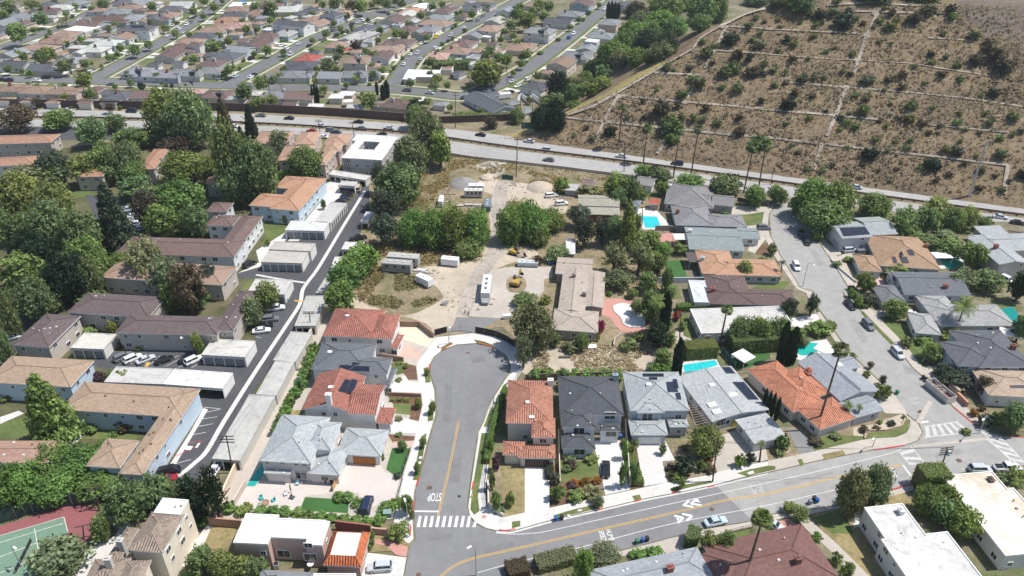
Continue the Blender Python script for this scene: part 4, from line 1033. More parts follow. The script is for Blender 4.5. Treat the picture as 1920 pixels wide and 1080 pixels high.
house('house', 'white house with terracotta tiled roofs and two brown garage doors on the corner', 'house', (.44,.205,.14), (.62,.58,.52), ['h 5.6 .34 948,793 1042,798 1036,714', 'h 5.6 .34 996,820 1042,822 1041,784', 'h 3.1 .3 942,853 986,857 987,828', 'h 3.1 .3 972,858 1041,860 1041,834'], roof='tile',
  extra_win=((1018,830,(1.5,1.2)), (985,822,(1.0,1.1)), ), gar=((996,868,2.6,(.10,.06,.045)), (1018,868,2.6,(.10,.06,.045))), chim=((1032,722,1.5,WW),), sky=((990,754),(997,782)), vents=5, vcol=(.6,.3,.2))
house('house', 'white house with dark charcoal roofs and a black car in its drive', 'house', DG, (.60,.62,.65), ['h 5.6 .33 1050,778 1167,777 1158,706', 'h 5.6 .33 1054,801 1113,804 1113,768', 'h 3.1 .32 1053,841 1116,843 1113,808', 'h 4 .3 1124,808 1165,810 1162,794'], extra_win=((1143,785,(2.4,1.9)), (1086,852,(2.4,1.9)), (1085,812,(2.4,1.9)), (1145,818,(2.4,1.9)), ), chim=((1153,713,1.6,(.30,.36,.42)),), vents=10)
house('house', 'pale grey house with white garage door and scattered solar panels', 'house', (.345,.37,.375), (.42,.46,.50), ['h 5.6 .32 1181,770 1292,769 1272,697', 'h 5.5 .36 1194,774 1244,775 1240,748', 'h 3.1 .32 1183,816 1249,817 1246,787', 'h 3.1 .32 1255,801 1291,802 1288,786'], extra_win=((1213,787,(2.4,1.9)), (1271,784,(1.5,1.2)), (1272,812,(1.0,1.1)), ), gar=((1217,828,5.0,(.75,.75,.74)),), vents=8, sky=((1217,721,1.3),),
  solar=('1205,700 1244,700 1245,706 1206,706', '1217,707 1232,707 1233,712 1217,712', '1249,716 1265,715 1272,735 1252,735', '1261,711 1269,710 1273,728 1265,728', '1266,737 1275,736 1278,749 1269,749'))
house('house', 'low grey mid-century house with black roof panels, skylights and a yellow door', 'house', (.385,.40,.405), (.60,.61,.61), ['G 3.2 .13 1335,791 1440,767 1371,686', 'g 2.9 .08 1414,832 1469,809 1437,774'], sky=((1335,759,2),(1344,772,2),(1375,740,1.8),(1335,722,1.4)), vents=5,
  solar=('1353,688 1369,688 1379,700 1362,700', '1373,716 1395,716 1423,749 1403,749'), door=((1376,800,(.75,.55,.05)),), extra_win=((1350,797,(2.4,1.9)), (1361,795,(1.5,1.2))))
house('house', 'low house with bright orange tiled hip roofs behind dark cypresses', 'house', ORNG, (.60,.55,.5), ['h 3.2 .38 1487,773 1389,690 1457,676', 'h 3.2 .38 1537,806 1598,791 1560,744', 'h 3.2 .38 1500,755 1560,740 1500,687'], roof='tile', vents=4, vcol=(.7,.4,.3), chim=((1515,700,1.2,(.35,.13,.09)),))
house('house', 'long grey-roofed stepped house with chimney along the sloping street', 'house', (.29,.31,.335), (.46,.46,.48), ['g 3.6 .28 1576,752 1509,682 1560,662', 'g 3.5 .28 1574,698 1626,693 1586,664', 'G 3.4 .28 1574,751 1643,738 1608,697', 'g 3.1 .28 1602,784 1657,776 1624,740'], chim=((1516,700,1.0,(.35,.13,.09)),), sky=((1574,683,1.6),))
R_='houses between the dirt lot and the sloping street'
house('house', 'small grey gabled cottage by the freeway trees', 'house', (.25,.245,.24), WW, ['g 3 .35 1190,344 1223,349 1233,335'], group=R_)
house('house', 'grey hip-roofed house by the street end with a white driveway', 'house', (.215,.21,.21), (.42,.40,.38), ['h 3 .3 1245,381 1338,391 1342,350', 'g 3 .28 1334,383 1371,386 1377,367', 'g 3 .35 1300,378 1334,388 1338,366'], vents=4, chim=((1255,352,1.0,WW),), group=R_)
house('house', 'blue-grey house with grey roof and brick chimney beside the bright pool', 'house', (.225,.225,.23), (.22,.28,.33), ['h 3 .3 1267,422 1342,425 1326,386', 'h 3 .28 1328,424 1399,428 1391,403'], vents=5, chim=((1270,400,1.2,(.3,.14,.1)),), group=R_)
house('house', 'greenish grey shallow-roofed house with white garage', 'house', (.235,.27,.27), (.60,.62,.64), ['g 3 .13 1292,467 1394,470 1382,429', 'g 2.8 .2 1388,447 1421,448 1418,428'], vents=6, chim=((1293,436,.9,WW),), group=R_)
house('house', 'orange-tan roofed house beside the bright green turf', 'house', (.42,.255,.165), (.40,.44,.44), ['h 3 .25 1316,513 1382,514 1367,470', 'h 3 .25 1340,515 1463,515 1452,487'], vents=7, vcol=(.6,.45,.38), chim=((1316,488,1.0,(.5,.55,.6)),), group=R_)
house('house', 'dark brown-roofed long house with a small white flat wing', 'house', (.14,.10,.095), (.26,.19,.16), ['h 3 .25 1330,569 1491,571 1482,543', 'h 3 .25 1335,569 1426,570 1395,517'], vents=4, chim=((1336,546,1.0,(.3,.13,.1)),), group=R_)
house('house', 'pale flat-roofed annex beside the dark brown roof', 'house', (.55,.58,.60), WW, ['f 2.9 0 1302,567 1346,567 1335,527'], roof='flatroof', win=False, group=R_)
house('house', 'stained white flat-roofed house above the tall clipped hedge', 'house', (.52,.51,.485), WW, ['f 3 0 1315,626 1480,614 1464,574'], roof='flatroof', vents=3, group=R_)
E_='houses east of the sloping street'
house('house', 'grey two storey house with blue solar panels under the big pine', 'house', (.31,.34,.345), (.55,.54,.53), ['g 5 .2 1579,447 1637,444 1606,415', 'g 4 .25 1634,441 1668,435 1648,406'], solar=('1574,427 1622,425 1632,439 1582,443',), vents=3, gar=((1567,455,3.6,(.4,.4,.42)),), group=E_)
house('house', 'brown-roofed house with black solar heaters beside the teal pool', 'house', (.345,.235,.155), (.50,.53,.54), ['h 3 .33 1649,498 1746,498 1726,445', 'h 2.8 .3 1612,507 1656,505 1639,479'], vents=3, chim=((1735,464,1.0,(.3,.13,.1)),),
  solar=('1683,468 1690,468 1694,479 1688,479', '1699,468 1711,468 1716,479 1705,479', '1672,481 1679,481 1683,493 1676,493', '1686,481 1700,481 1705,493 1692,493', '1704,481 1732,481 1737,494 1710,494'), group=E_)
house('house', 'charcoal-roofed house below the brown solar roof', 'house', (.145,.155,.17), (.46,.52,.56), ['g 3 .28 1696,552 1802,547 1784,511', 'g 3 .28 1675,528 1720,527 1708,510'], vents=4, chim=((1772,540,1.0,(.3,.13,.1)),), group=E_)
house('garage', 'small dark-roofed garage above the green hedge', 'garage', (.16,.165,.175), (.46,.50,.53), ['h 2.8 .3 1655,567 1692,564 1676,534'], group=E_)
house('house', 'light grey hip-roofed house behind the tall feather palm', 'house', (.32,.32,.315), (.45,.47,.49), ['h 3 .27 1763,611 1904,610 1868,571', 'h 3 .27 1745,590 1800,592 1772,554'], vents=4, group=E_)
house('garage', 'small grey hip-roofed garage with white walls on the lawn', 'garage', (.33,.33,.325), WW, ['h 2.8 .3 1717,624 1755,623 1747,589'], group=E_)
house('house', 'dark slate-roofed house with brick chimney above the staircase', 'house', (.115,.12,.135), (.42,.48,.53), ['h 5 .27 1797,686 1872,685 1835,640', 'h 5 .27 1836,688 1926,682 1876,619'], vents=4, chim=((1898,655,1.2,(.25,.09,.07)),), group=E_)
house('house', 'tan-roofed white house beside the bronze-leaved tree', 'house', (.40,.31,.235), (.66,.66,.66), ['h 3.6 .25 1854,741 1964,744 1928,692'], solar=('1893,722 1920,722 1924,727 1896,727',), group=E_)
house('house', 'grey two storey house with brick chimney at the right frame edge', 'house', (.35,.37,.375), (.50,.46,.43), ['G 5 .2 1874,496 1922,491 1868,444', 'h 5 .2 1850,472 1975,480 1950,436', 's 4 .1 1848,447 1898,451 1873,426'], chim=((1866,466,1.2,(.3,.13,.1)),), group=E_)
house('house', 'brown-roofed house cut by the right frame edge', 'house', BROWN, WW, ['h 3.4 .3 1905,454 1965,458 1955,438'], group=E_)
house('house', 'grey-roofed house below the street at the bottom edge', 'house', (.31,.33,.35), (.55,.55,.55), ['h 3.5 .25 1128,1128 1345,1084 1307,1025'], vents=4, chim=((1256,1070,1.0,(.25,.1,.08)),))
house('house', 'large brown-roofed house with brick chimney below the street', 'house', (.185,.10,.088), (.5,.45,.42), ['h 3.5 .3 1378,1130 1573,1083 1503,982', 'h 3.5 .3 1350,1104 1440,1080 1408,1018'], vents=4, chim=((1495,1055,1.3,(.2,.1,.08)),))
house('house', 'long white flat-roofed house with rooftop ducts at bottom right', 'house', (.58,.575,.555), (.62,.60,.57), ['f 5 0 1684,1047 1626,955 1692,944', 'f 5 0 1712,1102 1666,1020 1776,997'], roof='flatroof', chim=((1688,962,.9,(.7,.7,.7)),), vents=3)
house('house', 'white flat-roofed house with tan ponding stains at the right edge', 'house', (.66,.645,.60), (.6,.58,.55), ['f 4 0 1885,1043 1771,894 1860,884', 'f 4 0 1960,1030 1862,890 1900,915'], roof='pondroof', vents=3, vcol=(.15,.12,.1), chim=((1857,901,.4,(.12,.09,.08)),))
# ---- the vacant lot
house('house', 'rambling tan-roofed ranch house beside the empty kidney pool', 'house', (.40,.345,.295), (.38,.33,.28), ['G 3.2 .2 1046,583 1096,586 1103,508', 'g 3.2 .2 1041,513 1112,509 1112,486', 'G 2.9 .16 1088,575 1135,582 1135,511', 'h 3.2 .2 1034,618 1122,627 1123,584'], vents=4, vcol=(.25,.22,.2), chim=((1076,519,.8,(.3,.25,.22)),(1095,555,.8,(.2,.17,.15))))
house('barn', 'old olive-grey roofed barn with red walls', 'barn', (.33,.32,.26), (.16,.05,.045), ['g 4.2 .2 1084,385 1162,387 1160,367', 's 3.3 .1 1085,401 1165,403 1161,386'], vents=2)
house('shed', 'narrow white corrugated shed in tree shade', 'shed', (.6,.6,.6), (.3,.28,.26), ['s 2.6 .1 1061,476 1078,476 1078,452'], roof='flatroof', win=False)
house('shed', 'little purplish gabled shed near the freeway fence', 'shed', (.22,.16,.16), (.3,.25,.22), ['g 2.8 .35 1090,346 1111,350 1117,338'], win=False)
house('shed', 'low grey shed left of the purplish shed', 'shed', (.42,.42,.41), (.4,.38,.35), ['s 2.4 .1 1057,356 1085,359 1086,348'], win=False)
house('shed', 'small white pool house with grey pyramid roof', 'shed', (.2,.22,.24), WW, ['h 2.8 .35 1184,385 1200,387 1203,376'])
house('shed', 'small red-roofed shed beside the pool house', 'shed', (.36,.11,.08), (.3,.25,.22), ['s 2.5 .1 1217,382 1236,384 1238,375'], win=False)
# ---------------- the far suburb: houses read off the photograph tile by tile (roof middle and width in a 6.4x enlargement)
TILES = {'A': (0, 0), 'B': (300, 0), 'C': (600, 0), 'D': (900, 0), 'E': (0, 100), 'F': (300, 100), 'G': (600, 100), 'H': (850, 100)}
def tpx(t, x, y): return TILES[t][0]+x/6.4, TILES[t][1]+y/6.4
FC = {'b': ((.15,.105,.097), 'brown'), 't': ((.285,.20,.155), 'tan'), 'g': (GREY, 'grey'), 'd': ((.10,.105,.12), 'charcoal'), 'l': ((.40,.40,.38), 'pale grey'), 'w': ((.72,.72,.71), 'white'), 'r': ((.33,.10,.078), 'red'), 'p': ((.36,.235,.205), 'pinkish'), 'o': ((.36,.215,.15), 'orange')}
FAR_H = '''A 40,255,170,g 50,345,190,d 290,175,310,g 560,115,320,b 570,45,200,d 720,75,300,l 900,18,280,g 285,255,240,b 590,185,140,l 1430,14,250,d 1650,16,240,g 1540,75,260,t 1170,100,160,t 1400,128,300,g 1600,190,200,g 1310,203,400,b 1100,268,360,b 1470,242,150,b 980,325,360,w 1300,305,150,b 1650,320,380,d2s 790,392,320,t 1270,402,160,t 1480,425,270,t 680,470,400,t 480,550,430,t 1110,462,180,l 1280,495,320,l 920,545,180,l 1120,572,320,l 160,622,240,g 1690,103,120,b 1800,142,130,t 1880,205,200,d
B 270,42,260,l 140,90,260,d 100,165,230,t 60,215,120,b 980,35,260,w 920,97,250,t 1310,50,300,b 1150,132,180,t 900,160,290,d 1500,100,320,l 1220,192,130,g 1800,115,220,d 810,220,260,o 740,282,220,t 940,290,210,p 640,340,330,t 1190,257,150,t 520,420,320,d 900,387,150,t 370,480,310,t 1600,270,470,d2 1840,215,220,t 1890,265,170,t 1500,382,250,l 1300,412,320,b 1010,470,160,b 1160,512,330,b 280,560,360,b 420,512,170,b2 740,467,130,g 110,640,260,b 430,642,170,t 960,575,330,g 620,627,160,d 800,655,410,d 1780,680,290,r 1870,610,150,d 1300,330,130,w
C 150,160,230,d2 290,140,250,t 30,258,130,t 1250,50,180,w 1110,110,310,o 1030,160,260,l 880,222,320,b 560,312,200,d 740,302,150,g 1490,112,180,b 1430,192,340,g 1390,262,430,t 1310,325,270,g 1060,332,280,b 1230,400,160,b 540,390,270,l 370,445,270,l 950,490,390,b 220,520,290,t 800,570,390,t 440,600,120,t 730,660,240,b 1850,60,190,ds 1710,167,110,b 1860,400,280,g 1730,500,230,b 1640,590,370,t 1890,592,130,t 1410,655,200,p
D 70,42,190,d 330,110,240,g 190,232,250,l 130,325,260,t2 85,412,140,w 610,45,150,t 1220,25,300,b2 1090,152,340,g 950,242,380,d 720,352,390,g2s 470,552,370,t 1720,50,220,d 1560,250,290,g2 1470,410,370,g 1350,470,180,w2 1310,560,240,g 1160,645,380,gs
H 1300,92,370,t2 1140,202,150,t 1000,372,330,d 430,570,620,d 870,660,130,g
E 200,112,390,d 510,152,330,d 830,65,320,gs 150,392,260,t 450,417,360,t 740,422,370,t 980,412,110,t 1140,422,220,b 1440,482,380,d 1780,472,280,b 60,530,140,t 350,542,170,t 650,552,120,t 1040,562,150,b 1640,192,330,gs 1790,220,290,g 1850,112,180,ds
F 130,232,220,g 370,212,340,gs 620,185,220,g 640,100,350,b 230,92,140,d 1730,132,410,d 1560,232,320,g 1740,247,210,g 10,445,200,b 450,437,190,p 690,467,320,bs 880,512,190,l 1130,462,150,l 1430,472,350,g 1690,482,290,b 1860,612,110,w
G 440,60,290,t2s 640,122,160,t 130,242,270,g 420,232,390,gs 1230,222,390,w 200,492,220,w 320,460,170,w 940,582,370,b 420,612,100,l'''
def street_x(k, y):
    L_ = pts(FAR[k])
    for (x0, y0), (x1, y1) in zip(L_, L_[1:]):
        if min(y0, y1)-.1 <= y <= max(y0, y1)+.1 and abs(y1-y0) > .1:
            return x0+(x1-x0)*(y-y0)/(y1-y0)
    return None
def far_place(x, y):
    if y > 166 or (x < 620 and y > 156): return 'just behind the freeway wall'
    def s(k, d): 
        v = street_x(k, y); return v if v is not None else d
    if x < s('corner', -1e9) and x < 220: return 'left of the first diagonal suburb street'
    if x < s('first', 180 if y > 120 else 420): return 'between first and second diagonal suburb streets'
    if x < s('second', 430 if y > 120 else 760): return 'between second and third diagonal suburb streets'
    if x < s('third', 738 if y > 120 else 960): return 'between third and fourth diagonal suburb streets'
    rx = [p for p in zip(pts(FAR['frontage'])[10:], pts(FAR['frontage'])[11:]) if p[1][1] <= y <= p[0][1]]
    if rx:
        (x0, y0), (x1, y1) = rx[0]
        if x > x0+(x1-x0)*(y-y0)/(y1-y0): return 'between the last suburb street and the hill'
    return 'left of the suburb street nearest the hill'
def street_dir(p):
    best = None
    for k, ln in FARL.items():
        if k == 'cross': continue
        for i in range(len(ln)-1):
            m = (ln[i]+ln[i+1])/2; d = hypot(m.x-p.x, m.y-p.y)
            if best is None or d < best[0]: best = (d, ln[i+1]-ln[i], m)
    return best
rf = random.Random(11)
for row in FAR_H.split('\n'):
    t, *items = row.split()
    for it in items:
        cx, cy, w, code = it.split(','); cx, cy, w = float(cx), float(cy), float(w)
        col, cn = FC[code[0]]; two = '2' in code; sol = 's' in code[1:]
        x, y = tpx(t, cx, cy)
        e = 5.4 if two else 2.9
        p = P(x, y, e+.8)
        _, d, m = street_dir(p); ang = atan2(d.y, d.x)
        wm = w/6.4/mpp(p)*1.08
        small = wm < 9.5
        sdim = 6.8 if small else rf.uniform(12, 15)
        # extent across the picture of a rectangle turned by ang
        a = (wm-sdim*abs(cos(ang)))/max(.35, abs(sin(ang)))
        a = min(max(a, 6 if small else 12), 26)
        f_ = rf.choice('hhhg') if a > sdim else rf.choice('hhG')
        typ = 'f' if code[0] == 'w' and rf.random() < .5 else f_
        pt = .1 if code[0] == 'w' else .3
        # axes: length a across the street direction
        wings = [dict(typ=typ, e=e, p=pt, mid=Vector((p.x, p.y, 0)), ang=ang+pi/2, L=a, W=sdim)]
        if not small and not two and rf.random() < .6:
            k = rf.choice((-1, 1)); u = Vector((cos(ang+pi/2), sin(ang+pi/2), 0)); v = Vector((-u.y, u.x, 0))
            wings.append(dict(typ=rf.choice('hg'), e=e, p=pt, mid=Vector((p.x, p.y, 0))+u*(rf.choice((-1, 1))*(a/2-3.2))+v*k*(sdim/2-.5), ang=ang+k*0, L=sdim*.75, W=6.2))
        wc = rf.choice(((.66,.65,.63), (.60,.55,.48), (.52,.55,.58), (.70,.70,.70), (.58,.48,.42), (.40,.44,.48), (.62,.60,.52)))
        kb = rf.uniform(.84, 1.18); col = tuple(c*kb*rf.uniform(.97, 1.03) for c in col)
        sq = ()
        if sol: sq = (f'{x-w/26:.1f},{y-2.2:.1f} {x+w/40:.1f},{y-2.6:.1f} {x+w/26:.1f},{y+1.6:.1f} {x-w/40:.1f},{y+2:.1f}',)
        nm = 'garage' if small else 'house'
        h = house(nm, None, None, col, wc, wings, roof='flatroof' if code[0] == 'w' else 'shingle', solar=sq, vents=0 if small else rf.choice((1, 2, 3)), win=not small, wgap=6.0,
                  chim=((x-rf.uniform(-.25, .25)*w/6.4, y-1, 1.3, rf.choice(((.25,.12,.09), (.5,.48,.45)))),) if (not small and rf.random() < .3) else ())
        look = f'{cn}-roofed ' + ('two storey ' if two else '') + ('garage' if small else 'house') + (' with solar panels' if sol and len(h.children) > 2 else '')
        auto(h, look, far_place(x, y), nm, 'houses of the far suburb', at=p)
        # drive and front lawn towards the street
        if not small:
            q = m-Vector((p.x, p.y, 0)); dist = q.length
            if 8 < dist < 30:
                q.normalize(); v = Vector((-q.y, q.x, 0))
                base_ = Vector((p.x, p.y, 0))
                for nm2, mt, o0_, wd, z0 in (('lawn', 'lawn', 0, 13, .026), ('driveway', 'concrete', rf.choice((-4.5, 4.5)), 3.4, .033)):
                    a_ = base_+q*3+v*(o0_-wd/2); b_ = base_+q*3+v*(o0_+wd/2); c_ = base_+q*(dist-6)+v*(o0_+wd/2); d_ = base_+q*(dist-6)+v*(o0_-wd/2)
                    _ix[0] += 1; zz = z0+.0005*(_ix[0] % 12)
                    mb = MB(); pp = [(s.x, s.y) for s in (a_, b_, c_, d_)]
                    if area2(pp) < 0: pp.reverse()
                    mb.face([(s[0], s[1], zz) for s in pp], 0, pp); ob = mb.build(nm2, M[mt]); ob['kind'] = 'structure'
FHO = [(o.location.x, o.location.y) for o in bpy.data.objects if o.get('group') == 'houses of the far suburb']
rg = random.Random(31); ng = 0
while ng < 60:                                      # back-garden garages
    x, y = rg.uniform(0, 960), rg.uniform(2, 196); q = P(x, y, 3); _, d, m = street_dir(q)
    if hypot(m.x-q.x, m.y-q.y) < 19 or min(hypot(q.x-a, q.y-b) for a, b in FHO) < 10.5 or (158 < y < 172): continue
    FHO.append((q.x, q.y)); ng += 1
    k = rg.choice('btggdl'); col, cn = FC[k]; kb = rg.uniform(.85, 1.15); ang = atan2(d.y, d.x)
    h = house('garage', None, None, tuple(c*kb for c in col), rg.choice(((.62,.6,.57), (.5,.47,.43), (.68,.68,.68))), [dict(typ=rg.choice('hgf'), e=2.6, p=.3, mid=Vector((q.x, q.y, 0)), ang=ang, L=rg.uniform(5.5, 8), W=6)], win=False)
    auto(h, f'{cn}-roofed garage', far_place(x, y), 'garage', 'houses of the far suburb', at=q)
# ---------------- trees
rt = random.Random(5)
class Leaves:
    def __init__(s): s.v = []; s.f = []; s.t = []
    def leaf(s, p, n, size, tone, r, asp=.62):
        n = Vector(n)
        if n.length < 1e-6: n = Vector((0,0,1))
        n.normalize(); u = n.orthogonal().normalized(); w = n.cross(u)
        a = r.random()*2*pi; x = u*cos(a)+w*sin(a); y = n.cross(x)
        i = len(s.v)
        s.v += [tuple(p-x*size), tuple(p+y*size*asp), tuple(p+x*size), tuple(p-y*size*asp)]
        s.f.append((i, i+1, i+2, i+3)); s.t.append(tone)
    def clump(s, c, r_, n, size, r, flat=1.0, tone=None):
        c = Vector(c); tn = tone if tone is not None else r.uniform(.62, 1.42)
        for _ in range(n):
            d = Vector((r.gauss(0,1), r.gauss(0,1), r.gauss(0,1))).normalized()
            k = r.uniform(.55, 1.05)
            p = c+Vector((d.x*r_*k, d.y*r_*k, d.z*r_*k*flat))
            nn = d+Vector((r.gauss(0,.45), r.gauss(0,.45), r.gauss(0,.45)+.25))
            s.leaf(p, nn, size*r.uniform(.7, 1.3), tn*r.uniform(.72, 1.28), r)
    def mesh(s, name):
        me = bpy.data.meshes.new(name); me.from_pydata(s.v, [], s.f); me.materials.append(M['leaf'])
        at = me.attributes.new('tone', 'FLOAT', 'FACE'); at.data.foreach_set('value', s.t); me.update(); return me
def crown_broad(seed, nc, nl, leaf, flat=1.0, gap=.0):
    r = random.Random(seed); s = Leaves()
    for i in range(nc):
        # golden-angle shell, lumpy
        z = 1-2*(i+.5)/nc; a = i*2.39996+r.uniform(-.4, .4); q = sqrt(max(0, 1-z*z))
        if r.random() < gap: continue
        k = r.uniform(.44, .86)
        c = (q*cos(a)*k, q*sin(a)*k, z*k)
        s.clump(c, r.uniform(.17, .38), nl, leaf, r, flat)
    for _ in range(max(3, nc//6)):
        d = Vector((r.gauss(0,1), r.gauss(0,1), r.gauss(0,1))).normalized()*r.uniform(0, .4)
        s.clump(d, .38, nl, leaf*1.3, r)
    return s.mesh('tree_crown')
def crown_cone(seed, nc, nl, leaf, power=.8, rough=.3, top=.06):
    r = random.Random(seed); s = Leaves()
    for i in range(nc):
        t = ((i+.5)/nc)**.62            # 0 top .. 1 bottom
        z = 1-2*t; rad = top+(1-top)*(t**power)*(1 if t < .85 else 1-(t-.85)*2.5)
        a = i*2.39996; k = rad*r.uniform(1-rough, 1.0)*.8
        s.clump((k*cos(a), k*sin(a), z*.93+r.uniform(-.05, .05)), r.uniform(.11, .2)*(.5+rad), nl, leaf, r, .7)
    for i in range(10):
        t = (i+.5)/10; s.clump((0, 0, 1-2*t), .08+.3*t**power, nl, leaf*1.2, r)
    return s.mesh('tree_crown')
def crown_column(seed, nc, nl, leaf):
    r = random.Random(seed); s = Leaves()
    for i in range(nc):
        t = (i+.5)/nc; z = 1-2*t; rad = min(1, 2.6*(t+.02)**.75)*(1 if t < .8 else 1-(t-.8)*1.2)
        a = i*2.39996; k = rad*.62
        s.clump((k*cos(a), k*sin(a), z*.96), .34*max(.35, rad), nl, leaf, r, .35, r.uniform(.8, 1.2))
    return s.mesh('tree_crown')
def crown_fan(seed):                 # fan palm head
    r = random.Random(seed); s = Leaves()
    for i in range(78):
        a = i*2.39996; el = r.uniform(-.75, 1.4); d = Vector((cos(a)*cos(el), sin(a)*cos(el), sin(el)))
        L_ = r.uniform(.32, .62); c = d*L_; side = d.cross(Vector((0,0,1))).normalized(); up = side.cross(d)
        tone = r.uniform(.7, 1.3) if el > -.45 else r.uniform(.5, .8)
        for j in range(9):
            b = (j-4)*.27; dd = d*cos(b)+side*sin(b); tip = c+dd*.42-Vector((0,0,.08+.10*abs(j-4)/4)); m = c+dd*.2+up*.02
            w = side*cos(b)*.06-d*sin(b)*.06; k = len(s.v)
            s.v += [tuple(c), tuple(m+w), tuple(tip), tuple(m-w)]; s.f.append((k, k+1, k+2, k+3)); s.t.append(tone*r.uniform(.85, 1.15))
        w = side*.012; k = len(s.v); s.v += [tuple(-w), tuple(c-w), tuple(c+w), tuple(w)]; s.f.append((k, k+1, k+2, k+3)); s.t.append(1.2)
    return s.mesh('palm_crown')
def crown_feather(seed):
    r = random.Random(seed); s = Leaves()
    for i in range(22):
        a = i*2.39996; el = r.uniform(.0, 1.2); tone = r.uniform(.8, 1.25)
        pr = Vector((0,0,0)); dr = Vector((cos(a)*cos(el), sin(a)*cos(el), sin(el)))
        for k in range(9):
            q = pr+dr*.125; side = dr.cross(Vector((0,0,1))).normalized()
            ll = .26*sin(pi*(k+1.2)/10.5)
            for sg in (-1, 1):
                for h in (0, .5):
                    o = pr.lerp(q, h); e_ = o+side*sg*ll+dr*.1-Vector((0,0,.07+.06*k/9)); i0 = len(s.v)
                    s.v += [tuple(o), tuple(o+dr*.05), tuple(e_+dr*.02), tuple(e_)]; s.f.append((i0, i0+1, i0+2, i0+3)); s.t.append(tone*r.uniform(.8, 1.2))
            pr = q; dr = (dr-Vector((0,0,.16))).normalized()
    return s.mesh('palm_crown')
def crown_bamboo(seed):
    r = random.Random(seed); s = Leaves()
    for i in range(70):
        a = r.random()*2*pi; k = sqrt(r.random())*.85; b = Vector((cos(a)*k, sin(a)*k, 0)); top = Vector((b.x*1.25, b.y*1.25, r.uniform(.45, 1.0)))
        tone = r.uniform(.75, 1.35)
        for j in range(42):
            t = r.random()**.6; p = Vector((b.x, b.y, -1)).lerp(top, t)+Vector((r.gauss(0,.09), r.gauss(0,.09), r.gauss(0,.05)))
            s.leaf(p, (p.x+r.gauss(0,.5), p.y+r.gauss(0,.5), .7), .085*r.uniform(.7, 1.3), tone*r.uniform(.75, 1.25), r, .3)
    return s.mesh('tree_crown')
CR = {
 'mass': [crown_broad(150+i, 150, 40, .06, .9) for i in range(3)],
 'big': [crown_broad(100+i, 130, 40, .068) for i in range(3)],
 'round': [crown_broad(200+i, 64, 34, .088) for i in range(3)],
 'loose': [crown_broad(300+i, 70, 30, .075, 1.0, .3) for i in range(3)],
 'pine': [crown_cone(400+i, 120, 34, .062, .75, .35) for i in range(2)],
 'blob': [crown_broad(450+i, 90, 34, .07, .8, .12) for i in range(2)],
 'column': [crown_column(500+i, 46, 46, .2) for i in range(2)],
 'far': [crown_broad(600+i, 30, 22, .125) for i in range(4)],
 'shrub': [crown_broad(700+i, 22, 26, .14, .9) for i in range(4)],
 'scrub': [crown_broad(750+i, 16, 15, .17, .8, .2) for i in range(4)],
 'fan': [crown_fan(800+i) for i in range(2)], 'feather': [crown_feather(850+i) for i in range(2)], 'bamboo': [crown_bamboo(900+i) for i in range(2)],
}
def trunk_mesh(limbs, seed):
    r = random.Random(seed); mb = MB()
    pts_ = [Vector((0,0,-.03)), Vector((r.uniform(-.02,.02), r.uniform(-.02,.02), .3)), Vector((r.uniform(-.03,.03), r.uniform(-.03,.03), .62)), Vector((r.uniform(-.04,.04), 0, 1))]
    rad = [.055, .042, .03, .012]
    for i in range(3): mb.tube(pts_[i], pts_[i+1], rad[i], rad[i+1], 7)
    for i in range(limbs):
        a = i*2.4+r.random(); z = r.uniform(.32, .75); b = Vector((0,0,z)); e_ = b+Vector((cos(a)*.3, sin(a)*.3, r.uniform(.14, .3)))
        mb.tube(b, e_, .022, .008, 5)
    return mb.mesh('trunk', [M['bark']], True)
TRK = [trunk_mesh(6, i) for i in range(3)]
def pole_trunk():
    mb = MB()
    for i in range(8):
        mb.tube((0,0,i/8-.004), (0,0,(i+1)/8), .03-.012*i/8+.002, .03-.012*(i+1)/8, 8)
    return mb.mesh('trunk', [M['bark']], True)
PTRK = pole_trunk()
TC = {'m': ((0.203,0.255,0.079), 'green'), 'd': ((0.178,0.233,0.091), 'dark green'), 'y': ((0.226,0.254,0.076), 'yellow-green'), 'o': ((0.213,0.231,0.120), 'olive green'), 'b': ((0.175,0.271,0.071), 'bright green'),
      'z': ((.105,.075,.055), 'bronze-brown'), 'g': ((.075,.095,.062), 'grey-green'), 'k': ((.024,.046,.020), 'blackish green'), 'p': ((.34,.03,.14), 'magenta-flowered'), 'r': ((.40,.04,.03), 'red-flowered'), 'q': ((.30,.13,.03), 'orange-flowered'), 'w': ((.16,.17,.13), 'pale grey'), 'n': ((.125,.098,.06), 'dry brown'), 'u': ((.10,.06,.075), 'purple')}
KIND = {'big': ('broadleaf_tree', 'spreading tree', 'tree', .03), 'round': ('broadleaf_tree', 'round tree', 'tree', .07), 'loose': ('broadleaf_tree', 'open-crowned tree', 'tree', .1), 'pine': ('conifer_tree', 'conical conifer', 'tree', .06),
        'blob': ('pine_tree', 'lumpy pine', 'tree', .03), 'column': ('cypress_tree', 'slim cypress', 'tree', .02), 'mass': ('broadleaf_tree', 'dense tree', 'tree', -.12), 'far': ('street_tree', 'tree', 'tree', .25), 'shrub': ('shrub', 'bush', 'shrub', 0), 'scrub': ('hill_shrub', 'bush', 'shrub', 0), 'bamboo': ('bamboo_clump', 'bamboo clump', 'bamboo', 0)}
